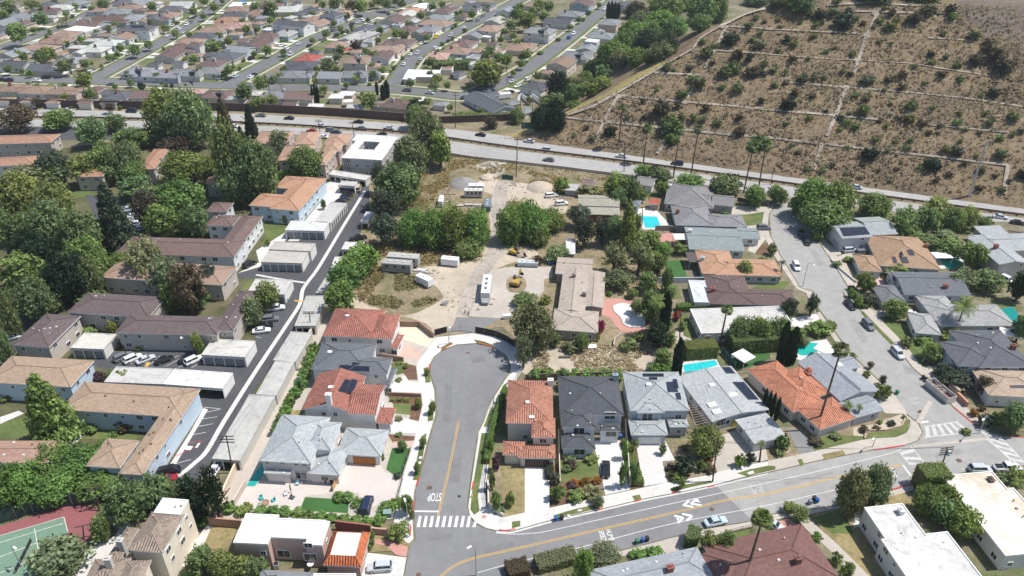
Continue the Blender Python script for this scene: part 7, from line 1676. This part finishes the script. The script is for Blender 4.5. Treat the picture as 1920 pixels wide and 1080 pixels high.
lamp('thin lamp on the pavement beside the planted corner', 1637,824,1636,838, hh=3.5); lamp('floodlight on a pole at the tennis court edge', 28,1028,40,1062, hh=6); lamp('freeway lamp near the lot gate', 972,282,970,300, hh=7)
def wall(name, label, s, h, t, mat, col=None, cat='wall', z0=.05, cap=False, group=None):
    q = [P(x, y, z0) for x, y in pts(s)]; o0 = q[0].copy(); o = empty(name, o0); tag(o, label, cat, group, 'thing'); mb = MB(); cp = MB(); n = len(q); rows = []
    for i in range(n):
        a, b = q[max(0, i-1)], q[min(n-1, i+1)]; d = (b-a).normalized(); u = Vector((-d.y, d.x, 0)); rows.append((q[i]-u*t/2-o0, q[i]+u*t/2-o0))
    for (a, b), (c, d) in zip(rows, rows[1:]):
        Z = Vector((0,0,h)); lo = Vector((0,0,-.3))
        for p1, p2 in ((a, c), (d, b)): mb.quad_uv([p1+lo, p2+lo, p2+Z, p1+Z])
        mb.quad_uv([a+Z, c+Z, d+Z, b+Z])
        if cap: cp.quad_uv([a+Z+Vector((0,0,.09))-(b-a)*.2, c+Z+Vector((0,0,.09))-(d-c)*.2, d+Z+Vector((0,0,.09))+(d-c)*.2, b+Z+Vector((0,0,.09))+(b-a)*.2]); cp.quad_uv([a+Z-(b-a)*.2, c+Z-(d-c)*.2, c+Z+Vector((0,0,.09))-(d-c)*.2, a+Z+Vector((0,0,.09))-(b-a)*.2]); cp.quad_uv([d+Z+(d-c)*.2, b+Z+(b-a)*.2, b+Z+Vector((0,0,.09))+(b-a)*.2, d+Z+Vector((0,0,.09))+(d-c)*.2])
    for a, b in (rows[0], rows[-1]):
        mb.quad_uv([a+Vector((0,0,-.3)), b+Vector((0,0,-.3)), b+Vector((0,0,h)), a+Vector((0,0,h))])
    mb.build('panel', M[mat], o, color=col)
    if cap: cp.build('coping', M[mat], o, color=tuple(min(1, c*1.25) for c in col) if col else None)
    return o
def fence(name, label, s, h, col, gap=2.4, cat='fence', screen=True, mat='plain'):
    q = [P(x, y, .1) for x, y in pts(s)]; o0 = q[0].copy(); o = empty(name, o0); tag(o, label, cat, None, 'thing'); mb = MB()
    for a, b in zip(q, q[1:]):
        d = b-a; u = d.normalized(); v = Vector((-u.y, u.x, 0)); L_ = d.length; n = max(1, round(L_/gap))
        A, B = a-o0, b-o0
        if screen:
            for z0, z1 in ((.08, h),): mb.quad_uv([A+v*.02+Vector((0,0,z0)), B+v*.02+Vector((0,0,z0)), B+v*.02+Vector((0,0,z1)), A+v*.02+Vector((0,0,z1))]); mb.quad_uv([B-v*.02+Vector((0,0,z0)), A-v*.02+Vector((0,0,z0)), A-v*.02+Vector((0,0,z1)), B-v*.02+Vector((0,0,z1))]); mb.quad_uv([A-v*.02+Vector((0,0,z1)), B-v*.02+Vector((0,0,z1)), B+v*.02+Vector((0,0,z1)), A+v*.02+Vector((0,0,z1))])
        else:
            for z in (.25, h*.55, h-.06): mb.tube(A+Vector((0,0,z)), B+Vector((0,0,z)), .035, .035, 5)
            k = int(L_/.45)
            for i in range(k): c = A.lerp(B, (i+.5)/k); mb.tube(c+Vector((0,0,.1)), c+Vector((0,0,h-.06)), .02, .02, 4)
        for i in range(n+1):
            m2 = MB(); m2.tube((0,0,-.2), (0,0,h+.1), .05, .05, 6); m2.build('post', M['metal'], o, loc=A.lerp(B, i/n))
    mb.build('panel', M[mat], o, color=col)
WC = (.105, .075, .068)
wall('sound_wall', 'long dark brown sound wall along the far side of the freeway', '-320,196 0,200 120,202 240,204 360,206 480,209 640,218 758,227', 3.6, .35, 'stucco', WC, cap=True)
wall('sound_wall', 'short dark brown sound wall section right of the wall gap', '824,231 905,228 958,226', 3.0, .35, 'stucco', WC, cap=True)
def barrier():
    o = empty('median_barrier', MEDL[0]); tag(o, 'dark rusty guardrail running along the freeway median', 'guardrail', None, 'thing'); mb = MB(); q = [p-MEDL[0] for p in MEDL]
    for a, b in zip(q, q[1:]):
        d = (b-a).normalized(); v = Vector((-d.y, d.x, 0))
        for s in (-.35, .35):
            A, B = a+v*s, b+v*s
            mb.quad_uv([A+Vector((0,0,.5)), B+Vector((0,0,.5)), B+Vector((0,0,.95)), A+Vector((0,0,.95))]); mb.quad_uv([B+v*.12+Vector((0,0,.5)), A+v*.12+Vector((0,0,.5)), A+v*.12+Vector((0,0,.95)), B+v*.12+Vector((0,0,.95))]); mb.quad_uv([A+Vector((0,0,.95)), B+Vector((0,0,.95)), B+v*.12+Vector((0,0,.95)), A+v*.12+Vector((0,0,.95))])
    mb.build('rail', M['wood'], o, color=(.11,.075,.06)); ps = MB(); acc = 0
    for a, b in zip(q, q[1:]):
        L_ = (b-a).length; t = (4-acc) % 4
        while t < L_: c = a.lerp(b, t/L_); ps.box(c.x-.3, c.y-.14, 0, c.x+.3, c.y+.14, 1.0); t += 4
        acc = (acc+L_) % 4
    tag(ps.build('post', M['wood'], o, color=(.10,.07,.055)), kind='stuff')
barrier()
wall('concrete_barrier', 'low grey concrete barrier between the lot and the freeway', '846,291 890,298 940,303 990,309 1060,317 1122,325 1180,332', 1.1, .4, 'concrete2')
wall('block_wall', 'long cream block wall between the carports and the gardens', '613,584 552,682 480,803 440,890 402,973', 2.0, .25, 'stucco', (.60,.50,.38), cap=True)
wall('block_wall', 'brown block wall round the cream gravel yard', '750,612 787,613 813,634', 1.7, .22, 'stucco', (.30,.20,.15), cap=True); wall('block_wall', 'short brown garden wall between grey and red roofed houses', '718,672 757,679', 1.5, .22, 'stucco', (.30,.20,.15), cap=True); wall('block_wall', 'brown garden wall above the striped shrubs', '724,741 790,744', 1.0, .25, 'stucco', (.36,.26,.20), cap=True)
wall('block_wall', 'brown wall beside the small dry yard at the bottom', '393,985 455,990', 2.2, .25, 'stucco', (.34,.22,.16), cap=True); wall('block_wall', 'reddish brown wall behind the mansard garage', '630,992 696,1000', 2.3, .25, 'stucco', (.24,.10,.08), cap=True); wall('block_wall', 'pinkish front wall beside the round dark shrub', '698,1001 728,1004', 1.7, .22, 'stucco', (.42,.27,.21), cap=True)
wall('block_wall', 'pale wall on the left of the patio pool', '462,912 440,950', 1.8, .2, 'stucco', (.5,.42,.36), cap=True); wall('garden_wall', 'white curved wall beside the hill house patio, left piece', '970,194 977,183 990,194', 2.4, .25, 'stucco', (.72,.72,.72)); wall('garden_wall', 'white curved wall beside the hill house patio, right piece', '996,194 998,184 1016,198', 2.4, .25, 'stucco', (.72,.72,.72))
wall('garden_wall', 'white boundary wall beside the green turf', '1233,531 1322,530', 1.9, .2, 'stucco', (.62,.66,.70)); wall('garden_wall', 'low brick wall along the corner beside the dumpster', '1792,744 1812,764', 1.5, .4, 'stucco', (.40,.22,.17), cap=True); wall('garden_wall', 'tan gate wall above the brick wall by the dumpster', '1778,728 1796,745', 2.0, .4, 'stucco', (.42,.33,.25), cap=True)
wall('retaining_wall', 'curved stone edging round the planted corner lawn', '1621,824 1622,814 1630,809 1660,808 1690,800 1697,786', .5, .3, 'stucco', (.45,.35,.26)); wall('retaining_wall', 'white curved retaining wall round the corner garden', '915,905 916,950 928,962 944,969', .9, .3, 'concrete'); wall('retaining_wall', 'low white bed wall in front of the brown solar-roofed house', '1558,488 1568,500 1604,530', .7, .3, 'concrete'); wall('garden_wall', 'grey wall behind the bright pool patio', '1228,432 1268,432 1285,428', 1.8, .25, 'stucco', (.34,.31,.29))
wall('garden_wall', 'white side wall between charcoal and pale grey houses', '1172,795 1181,912', 1.6, .22, 'stucco', (.55,.5,.45)); wall('garden_wall', 'cream side wall between terracotta and charcoal houses', '1047,815 1050,912', 1.6, .2, 'stucco', (.60,.54,.46)); wall('garden_wall', 'long wall behind the row of cul-de-sac houses', '985,713 1165,707', 1.8, .22, 'stucco', (.16,.13,.12)); wall('retaining_wall', 'curved low white wall in the dry clearing', '1150,650 1153,637 1165,628', .8, .3, 'concrete2')
wall('garden_wall', 'white wall edging the south garden path', '1785,945 1838,1010', 1.6, .2, 'stucco', (.5,.42,.34)); wall('garden_wall', 'white wall behind the long flat roof at bottom right', '1825,1000 1880,1070', 1.2, .2, 'stucco', (.62,.61,.60)); wall('planter', 'white rectangular planter on the south pavement', '1178,1042 1235,1028 1246,1046', .6, .25, 'trim', cat='planter')
fence('screen_fence', 'black screened fence left of the lot gate', '815,629 838,623', 1.9, (.02,.02,.022)); fence('screen_fence', 'black screened fence curving right of the lot gate', '891,624 908,627 930,632 950,641 966,652', 2.0, (.02,.02,.022)); fence('metal_fence', 'pale metal fence round the right of the cul-de-sac', '968,655 978,668 982,684 979,698 970,710', 1.7, (.4,.43,.45), screen=False, mat='metal'); fence('metal_gate', 'grey metal double gate at the end of the cul-de-sac', '839,623 864,620 889,622', 1.9, (.22,.21,.2), gap=3.2, cat='gate', screen=False)
fence('metal_gate', 'dark green gate at the freeway end of the lot', '941,336 962,338', 1.9, (.03,.09,.09), gap=3, cat='gate'); fence('mesh_fence', 'dark mesh fence beside the gravel apron', '892,300 918,312 942,334', 1.8, (.12,.13,.13), screen=False); fence('wood_fence', 'brown board fence left of the green turf', '1228,462 1238,525', 1.8, (.22,.15,.10)); fence('wood_fence', 'orange wooden side gate beside the patio', '625,922 635,900', 1.7, (.55,.33,.12)); fence('wood_fence', 'dark wood fence on the freeway side of the hip-roofed house', '1382,378 1440,388', 1.7, (.10,.08,.07))
fence('iron_fence', 'black iron fence along the terracotta house garden', '926,752 914,860 908,920 914,952', 1.5, (.015,.015,.02), screen=False); fence('iron_fence', 'black rail fence beside the lawn of the white house', '770,845 752,897', 1.2, (.015,.015,.02), screen=False); fence('iron_fence', 'black rail along the paved drive edge', '755,900 743,940', 1.0, (.015,.015,.02), screen=False); fence('wood_fence', 'low brown rail fence beside the palm lawn', '1350,1005 1410,990 1420,1025', 1.2, (.16,.11,.08), screen=False)
fence('tennis_fence', 'tall dark mesh fence on the far side of the tennis court', '0,982 95,952 180,945', 3.2, (.03,.06,.05), gap=3.5); fence('tennis_fence', 'dark fence at the right end of the tennis court', '172,1006 215,992', 2.0, (.05,.05,.05)); fence('wood_fence', 'teal screen fence between the two houses by the blue pool', '1352,662 1378,690', 1.8, (.03,.13,.13)); fence('wood_fence', 'grey board fence at bottom right corner', '1892,1036 1925,1030', 2.0, (.28,.25,.23)); fence('stair_rail', 'white stair rail climbing beside the slate-roofed house', '1728,680 1748,664 1763,657', 1.1, (.75,.75,.74), screen=False, cat='railing')
fence('tennis_net', 'dark net strung across the green tennis court', '60,1015 30,1075', 1.0, (.03,.03,.03), cat='net')
def thing_box(name, label, cat, x, y, parts, ang=0, z=.15, group=None):
    p = P(x, y, z); o = empty(name, p, ang); tag(o, label, cat, group)
    for nm, mat, col, bx in parts:
        mb = MB()
        for b in bx: mb.box(*b, bottom=True)
        mb.build(nm, M[mat], o, color=col)
    return o
def bin_(label, x, y, col, z=.07):
    p = P(x, y, z); o = empty('wheelie_bin', p, .25); tag(o, label, 'bin', 'wheelie bins at the kerb'); mb = MB()
    loft(mb, [[(-.24,-.27,.05), (.24,-.27,.05), (.24,.27,.05), (-.24,.27,.05)], [(-.32,-.36,1.0), (.32,-.36,1.0), (.32,.36,1.0), (-.32,.36,1.0)]]); mb.build('body', M['plain'], o, color=col)
    mb = MB(); loft(mb, [[(-.35,-.4,1.0), (.35,-.4,1.0), (.35,.4,1.0), (-.35,.4,1.0)], [(-.3,-.34,1.1), (.3,-.34,1.1), (.3,.34,1.1), (-.3,.34,1.1)]]); mb.build('lid', M['plain'], o, color=tuple(c*.8 for c in col))
    for s in (-.3, .3): put('wheel', CM['sedan']['wheel'], (s, .36, .13), pi/2, o, (.4, .6, .4))
for a in (('blue bin on the kerb near the corner pavement', 1042,976,(.03,.13,.42)), ('black bin beside the blue one near the corner pavement', 1053,974,(.03,.03,.035)), ('green bin at the south kerb, left of two others', 1194,1019,(.05,.22,.11)), ('blue bin at the south kerb between green and black', 1205,1016,(.04,.15,.45)), ('black bin at the south kerb right of the blue one', 1213,1014,(.04,.04,.045)), ('blue bin on the kerb by the bushy twin tree', 1531,942,(.03,.13,.42)), ('grey bin left of the blue one by the twin tree', 1518,945,(.25,.3,.33)), ('dark bin behind the blue one by the twin tree', 1526,938,(.05,.05,.055)),
          ('green bin alone on the sloping street kerb', 1681,739,(.03,.20,.13)), ('black bin beside the end of the dumpster', 1730,711,(.03,.03,.03)), ('second black bin at the dumpster end, nearer the road', 1736,715,(.03,.03,.035)), ('blue bin on the drive of the charcoal-roofed house', 1163,822,(.04,.15,.45)), ('black bin under the eave of the patio house', 612,905,(.03,.03,.03)), ('second black bin under the patio house eave', 622,906,(.03,.03,.035))): bin_(*a)
def dumpster():
    a, b = P(1740, 722), P(1782, 757); d = b-a; ang = atan2(d.y, d.x); m = (a+b)/2; o = empty('dumpster', (m.x, m.y, .08), ang); tag(o, 'long open white dumpster full of rubble at the kerb', 'dumpster'); l, w, h = 3.6, 1.25, 1.9
    mb = MB()
    for s in (-1, 1):
        mb.box(-l, min(s*w, s*(w-.1)), .15, l, max(s*w, s*(w-.1)), h, bottom=True)
        for i in range(11): x = -l+.3+i*(2*l-.6)/10; mb.box(x-.06, min(s*w, s*(w+.12)), .2, x+.06, max(s*w, s*(w+.12)), h-.05)
        mb.box(min(s*l, s*(l-.1)), -w+.1, .15, max(s*l, s*(l-.1)), w-.1, h)
    mb.build('body', M['plain'], o, color=(.58,.55,.52)); mb = MB(); mb.box(-l+.1, -w+.1, .3, l-.1, w-.1, .9); mb.build('floor', M['plain'], o, color=(.16,.06,.05))
    r = random.Random(2); mb = MB()
    for i in range(46):
        x, y, s = r.uniform(-l+.4, l*.3), r.uniform(-w+.3, w-.3), r.uniform(.12, .4); mb.box(x-s, y-s*.5, .85, x+s, y+s*.5, .95+r.uniform(.1, .6))
    tag(mb.build('rubble', M['plain'], o, color=(.34,.28,.24)), kind='stuff')
dumpster()
def pavilion(name, label, x, y, w, d, h, col, ang, cat, flat=False):
    p = P(x, y, .12); o = empty(name, p, ang); tag(o, label, cat)
    for sx in (-1, 1):
        for sy in (-1, 1): mb = MB(); mb.tube((0,0,0), (0,0,h), .07, .07, 6); mb.build('post', M['trim'], o, loc=(sx*(w/2-.25), sy*(d/2-.25), 0))
    mb = MB()
    if flat: mb.box(-w/2,-d/2,h,w/2,d/2,h+.18, bottom=True)
    else:
        for i in range(4):
            c = [(-w/2,-d/2,h), (w/2,-d/2,h), (w/2,d/2,h), (-w/2,d/2,h)]; mb.quad_uv([c[i], c[(i+1)%4], (0,0,h+.9)]); mb.quad_uv([(c[i][0],c[i][1],h-.25), (c[(i+1)%4][0],c[(i+1)%4][1],h-.25), c[(i+1)%4], c[i]])
    mb.build('canopy', M['plain'], o, color=col)
pavilion('gazebo', 'white square gazebo on the bright lawn', 1391,682,4.2,4.2,2.6,(.80,.80,.80),.6,'gazebo'); pavilion('patio_cover', 'white flat patio cover by the greenish roof', 1275,458,4.6,4.0,2.6,(.72,.71,.68),.0,'patio cover', True); pavilion('patio_cover', 'white flat roof beside the teal pool', 1546,673,5.6,3.2,2.6,(.80,.79,.78),-.75,'patio cover', True); pavilion('patio_cover', 'pale sunshade beside the slate roof at the right edge', 1888,640,5,3.4,2.6,(.78,.76,.73),-.5,'patio cover', True); pavilion('patio_cover', 'white sunshade over the teal pool corner', 1762,492,5.5,3.6,2.4,(.80,.79,.77),.0,'patio cover', True)
pavilion('patio_cover', 'white awning in the suburb near the red umbrella', 654,199,4,4,2.4,(.78,.78,.78),.2,'patio cover', True); pavilion('patio_cover', 'dark pergola canopy over the brown patio', 1305,497,6,6,2.6,(.10,.085,.08),.0,'patio cover', True)
def pergola(label, s, h=2.7):
    q = [P(x, y, h) for x, y in pts(s)]; o = empty('pergola', (q[0].x, q[0].y, .1)); tag(o, label, 'pergola'); o0 = Vector((q[0].x, q[0].y, .1)); mb = MB()
    for i in range(9): t = i/8; mb.tube(q[0].lerp(q[3], t)-o0, q[1].lerp(q[2], t)-o0, .08, .08, 4)
    mb.tube(q[0]-o0, q[3]-o0, .1, .1, 4); mb.tube(q[1]-o0, q[2]-o0, .1, .1, 4); mb.build('rafter', M['wood'], o, color=(.30,.23,.19))
    for c in q: m2 = MB(); m2.tube((c.x-o0.x, c.y-o0.y, 0), c-o0, .08, .08, 6); m2.build('post', M['wood'], o, color=(.30,.23,.19))
pergola('weathered pergola below the blue pool', '1281,698 1305,695 1314,708 1283,714'); pergola('long weathered pergola beside the grey mid-century roof', '1291,761 1312,758 1334,790 1304,797')
def chair(label, x, y, col, ang): thing_box('lounge_chair', label, 'lounge chair', x, y, (('seat','plain',col,((-.35,-.35,.3,.35,.35,.38),)), ('backrest','plain',col,((-.35,.3,.38,.35,.38,.95),)), ('leg','plain',col,((-.35,-.35,0,-.28,-.28,.3),(.28,-.35,0,.35,-.28,.3),(-.35,.28,0,-.28,.35,.3),(.28,.28,0,.35,.35,.3)))), ang, .2, 'patio chairs')
chair('turquoise patio chair left of the round fire pit', 491,936,(.05,.42,.40),.6); chair('turquoise patio chair right of the round fire pit', 513,939,(.05,.42,.40),-.9); chair('white patio chair near the closed parasol', 536,928,(.65,.68,.70),.4); chair('dark patio lounger beside the closed parasol', 549,934,(.08,.08,.09),1.2); chair('pale blue patio chair by the house step', 558,908,(.4,.55,.62),0)
def round_thing(name, label, cat, x, y, prof, mat, col, z=.15):
    p = P(x, y, z); mb = MB(); n = 14; rings = [[(cos(2*pi*i/n)*r, sin(2*pi*i/n)*r, h) for i in range(n)] for r, h in prof]; loft(mb, rings); o = mb.build(name, M[mat], None, p, 0, col, True); tag(o, label, cat); return o
round_thing('fire_pit', 'round dark fire pit between the turquoise chairs', 'fire pit', 498,944,((.75,0),(.8,.4),(.55,.42),(.5,.3)),'plain',(.35,.22,.17)); round_thing('parasol', 'closed dark parasol standing on the patio', 'parasol', 546,924,((.05,0),(.05,.6),(.16,.9),(.12,2.0),(.02,2.6)),'plain',(.12,.09,.08)); round_thing('fire_hydrant', 'yellow fire hydrant on the cul-de-sac verge', 'hydrant', 885,932,((.18,0),(.13,.1),(.13,.55),(.18,.6),(.1,.75),(.02,.8)),'plain',(.75,.5,.04)); round_thing('satellite_dish', 'white dish on the patio of the pink house', 'satellite dish', 584,1066,((.05,.0),(.06,.9),(.5,1.1),(.62,1.35)),'trim',None)
round_thing('gravel_mound', 'grey gravel heap in the upper lot', 'gravel heap', 868,345,((5.6,-.2),(4.4,.8),(2.8,1.6),(1.2,2.2),(.2,2.8)),'gravel',None,0); round_thing('dirt_mound', 'pale dirt mound left of the two white cars', 'dirt heap', 1013,352,((5.6,-.2),(4.2,.8),(2.2,1.7),(.3,2.1)),'dirt',None,0); round_thing('dirt_mound', 'weedy dirt mound above the grey gravel heap', 'dirt heap', 872,330,((8,-.2),(5.5,.8),(3,1.5),(.4,1.8)),'weeds',None,0); round_thing('dirt_mound', 'small pale boulder heap by the gravel apron', 'dirt heap', 912,335,((2.8,-.2),(2.4,.8),(1.2,1.5),(.2,1.7)),'dirt',None,0)
thing_box('utility_cabinet', 'green utility cabinet on the white pavement', 'cabinet', 727,968,(('body','plain',(.22,.32,.28),((-.8,-.6,0,.8,.6,1.4),)), ('base','concrete',None,((-1.0,-.8,-.05,1.0,.8,.08),))),.05); thing_box('air_conditioner', 'grey air conditioner beside the pink house wall', 'air conditioner', 519,1063,(('body','metal',None,((-.5,-.5,.05,.5,.5,1.0),)), ('fan_grille','rubber',None,((-.38,-.38,1.0,.38,.38,1.04),))),.1)
thing_box('bench', 'dark bench on the dry clearing', 'bench', 1059,671,(('seat','wood',(.1,.1,.11),((-1.5,-.25,.4,1.5,.25,.48),)), ('leg','wood',(.1,.1,.11),((-1.3,-.2,0,-1.2,.2,.4),(1.2,-.2,0,1.3,.2,.4)))),0,.05); thing_box('storage_box', 'white low box on the dry clearing by the shrub', 'box', 1110,652,(('body','trim',None,((-1.1,-.7,0,1.1,.7,.45),)), ('lid','trim',None,((-1.15,-.75,.45,1.15,.75,.55),))),.1,.05); thing_box('water_tank', 'white tank lying by the asphalt apron', 'tank', 951,597,(('body','trim',None,((-1.2,-.5,.3,1.2,.5,1.2),)), ('stand','metal',None,((-.9,-.4,0,.9,.4,.3),))),.2,.05)
thing_box('bollard', 'dark gate bollard at the asphalt apron, left one', 'bollard', 872,588,(('post','wood',(.06,.05,.05),((-.12,-.12,0,.12,.12,1.2),)),),0,.05); thing_box('bollard', 'dark gate bollard at the asphalt apron, right one', 'bollard', 878,591,(('post','wood',(.06,.05,.05),((-.12,-.12,0,.12,.12,1.2),)),),0,.05)
thing_box('drum_heap', 'dark blue drum pile beside the ranch house corner', 'drum pile', 1033,496,(('barrel','plain',(.04,.14,.32),((-.9,-.4,0,-.1,.4,1.0),(.1,-.3,0,.8,.4,1.0))), ('lid','plain',(.1,.1,.1),((-.8,-.3,1.0,-.2,.3,1.05),))),.2,.05); thing_box('lumber_pile', 'pale scrap lumber pile beside the stripped mobile home', 'lumber pile', 790,509,(('plank','wood',(.5,.46,.4),((-2.6,-.8,0,2.6,-.3,.5),(-2.2,-.2,0,2.9,.2,.4),(-1.8,.3,0,2.4,.8,.6))), ('cover','plain',(.6,.6,.62),((-1.2,-.5,.6,1.4,.5,.7),))),-.3,.05)
thing_box('scrap_heap', 'rusty scrap heap below the stripped mobile home', 'scrap heap', 722,508,(('scrap','wood',(.24,.12,.08),((-1.6,-.8,0,.2,.4,.8),(.3,-.6,0,1.5,.5,.5),(-.5,.5,0,.8,1.1,.9))), ('tarp','plain',(.3,.33,.36),((-.4,-.5,.9,.5,.3,1.0),))),.3,.05); thing_box('rubble_heap', 'broken concrete heap above the bamboo hedge', 'rubble heap', 880,386,(('slab','concrete2',None,((-5,-.8,0,-2,.4,.5),(-1.6,-.6,0,1.2,.6,.7),(1.6,-.7,0,5,.5,.5))), ('plank','wood',(.35,.27,.2),((-4,.6,0,4,.9,.3),))),.05,.05); thing_box('tool_trolley', 'small grey trolley left on the bare dirt', 'trolley', 834,571,(('body','metal',None,((-.8,-.5,.3,.8,.5,.9),)), ('handle','rubber',None,((.8,-.3,.8,1.1,.3,.9),))),.2,.05)
def sign_post(label, x, y, xb, yb, shape, col, h=2.4):
    p = P(xb, yb, .1); o = empty('road_sign', p); tag(o, label, 'road sign'); mb = MB(); mb.tube((0,0,0), (0,0,h), .04, .04, 6); mb.build('post', M['metal'], o)
    mb = MB(); n = 8; r = .45 if shape == 8 else .4
    a = [(cos(2*pi*(i+.5)/n)*r, -.03, h+sin(2*pi*(i+.5)/n)*r) for i in range(n)]; b = [(q[0], .03, q[2]) for q in a]; loft(mb, [a, b]); mb.build('sign_panel', M['plain'], o, color=col)
sign_post('octagonal stop sign seen from its tan back at the corner', 1721,771,1718,788,8,(.45,.26,.08), 2.6); sign_post('octagonal sign at the kerb beside the tall clipped hedge', 1713,898,1711,910,8,(.35,.05,.05))
o = empty('freeway_sign', P(991, 256)); tag(o, 'dark green freeway sign on two posts at the grove foot', 'freeway sign')
for s in (-2, 2): mb = MB(); mb.tube((s,0,0), (s,0,6), .12, .12, 6); mb.build('post', M['metal'], o)
mb = MB(); mb.box(-3,-.08,3.4,3,.08,6.2, bottom=True); mb.build('sign_panel', M['plain'], o, color=(.03,.09,.07))
# turquoise and red far bits
thing_box('tarpaulin', 'bright blue tarpaulin in a suburb back garden', 'tarpaulin', 455,7.5,(('cover','plain',(.03,.16,.5),((-2.2,-1.6,1.6,2.2,1.6,2.0),)), ('frame','metal',None,((-2,-1.4,0,-1.8,-1.2,1.6),(1.8,1.2,0,2,1.4,1.6)))),.3,.05); thing_box('tarpaulin', 'blue tarpaulin beside the leftmost suburb tree row', 'tarpaulin', 52,100,(('cover','plain',(.04,.14,.45),((-3,-1.4,1.2,3,1.4,1.6),)), ('frame','metal',None,((-2.8,-1.2,0,-2.6,-1,1.2),(2.6,1,0,2.8,1.2,1.2)))),.2,.05); thing_box('parasol', 'red canopy in a suburb back garden', 'canopy', 652,101,(('cover','plain',(.55,.06,.04),((-2.4,-1.6,2.2,2.4,1.6,2.5),)), ('post','metal',None,((-2.2,-1.4,0,-2.1,-1.3,2.2),(2.1,1.3,0,2.2,1.4,2.2)))),.4,.05)
def wires(label, spans, sag=1.2):
    a0 = None; mb = MB()
    for (xa, ya, xb, yb, h1), (xc, yc, xd, yd, h2) in spans:
        p1, v1 = pole_between(xa, ya, xb, yb); p2, v2 = pole_between(xc, yc, xd, yd)
        for off in (-1.2, 0, 1.2):
            A = p1+v1*h1+Vector((off, 0, .2)); B = p2+v2*h2+Vector((off, 0, .2))
            if a0 is None: a0 = A.copy()
            pr = A
            for i in range(1, 13):
                t = i/12; q = A.lerp(B, t)-Vector((0, 0, sag*4*t*(1-t))); mb.tube(pr-a0, q-a0, .016, .016, 4, cap=False); pr = q
    o = mb.build('power_line', M['rubber'], None, a0); tag(o, label, 'power line', 'overhead power lines')
wires('overhead wires sagging from the upper carport pole to the lowest carport pole', [((579,584,584,621,.97), (424,816,437,887,.97))])
wires('overhead wires from the lowest carport pole across to the tennis court trees', [((424,816,437,887,.97), (177,913,186,958,.97))])
wires('overhead wires crossing the blue pool garden to the front garden pole', [((1277,585,1274,640,.97), (1346,820,1336,905,.97))])
wires('overhead wires along the main street to the junction pole', [((1346,820,1336,905,.9), (1777,838,1761,890,.97))])
wires('overhead wires along the near edge of the freeway', [((970,260,968,332,.97), (1172,270,1170,322,.97)), ((1172,270,1170,322,.97), (1449,322,1446,346,.97))])
def debris():
    r = random.Random(8); mb = MB(); a0 = P(880, 400)
    for cx, cy, sx, sy, n in ((885, 386, 34, 6, 60), (835, 372, 30, 16, 40), (800, 512, 26, 14, 40), (730, 508, 22, 6, 30), (965, 470, 24, 8, 40), (975, 480, 20, 6, 25), (1050, 372, 24, 10, 40), (960, 345, 40, 18, 40), (860, 560, 60, 25, 40)):
        for _ in range(n):
            p = P(cx+r.gauss(0, sx*.5), cy+r.gauss(0, sy*.5), .04)-a0; s = r.uniform(.1, .45); mb.box(p.x-s, p.y-s*r.uniform(.3, 1), 0, p.x+s, p.y+s*.6, r.uniform(.08, .4), bottom=False)
    o = mb.build('debris', M['track'], None, a0); tag(o, kind='stuff')
debris()
# ---------------- camera, sky, sun
cd = bpy.data.cameras.new('camera'); co = bpy.data.objects.new('camera', cd); COL.objects.link(co)
co.location = CAM; co.rotation_euler = (pi/2-PITCH, 0, 0)
cd.sensor_width = 36; cd.lens = FOC/1920*36; cd.clip_end = 9000; cd.clip_start = 1
S.camera = co
w = bpy.data.worlds.new('World'); S.world = w; w.use_nodes = True
t = w.node_tree; bg = t.nodes['Background']
sky = t.nodes.new('ShaderNodeTexSky'); sky.sky_type = 'NISHITA'; sky.sun_disc = False
SUN_EL = radians(62); sd = Vector((1.0, .07, 0)).normalized()      # direction towards the sun, level part
sky.sun_elevation = SUN_EL; sky.sun_rotation = atan2(sd.x, sd.y)
sky.air_density = 1.0; sky.dust_density = .8
t.links.new(sky.outputs[0], bg.inputs[0]); bg.inputs[1].default_value = .11
sl = bpy.data.lights.new('sun', 'SUN'); sl.energy = 4.5; sl.angle = radians(.53); sl.color = (1, .955, .89)
so = bpy.data.objects.new('sun', sl); COL.objects.link(so)
dv = Vector((sd.x*cos(SUN_EL), sd.y*cos(SUN_EL), sin(SUN_EL)))
so.rotation_euler = dv.to_track_quat('Z', 'Y').to_euler()
S.view_settings.view_transform = 'Standard'; S.view_settings.look = 'None'; S.view_settings.gamma = 1; S.view_settings.exposure = 0.23
S.cycles.max_bounces = 6; S.cycles.diffuse_bounces = 3; S.cycles.glossy_bounces = 2; S.cycles.transmission_bounces = 2
S.cycles.sample_clamp_indirect = 8
S.cycles.use_adaptive_sampling = True; S.cycles.adaptive_threshold = .015
S.cycles.use_denoising = True
# thin summer haze over the whole valley
hm = bpy.data.materials.new('haze'); hm.use_nodes = True; ht = hm.node_tree; ht.nodes.clear()
ho = ht.nodes.new('ShaderNodeOutputMaterial'); hv = ht.nodes.new('ShaderNodeVolumePrincipled'); ht.links.new(hv.outputs[0], ho.inputs['Volume'])
hv.inputs['Color'].default_value = (.86, .92, 1, 1); hv.inputs['Density'].default_value = .00011; hv.inputs['Anisotropy'].default_value = .2
mb = MB(); mb.box(-2600, -600, -1.2, 2600, 3100, CAMH+8, bottom=True)
tag(mb.build('haze', hm), kind='stuff')
finish_labels()
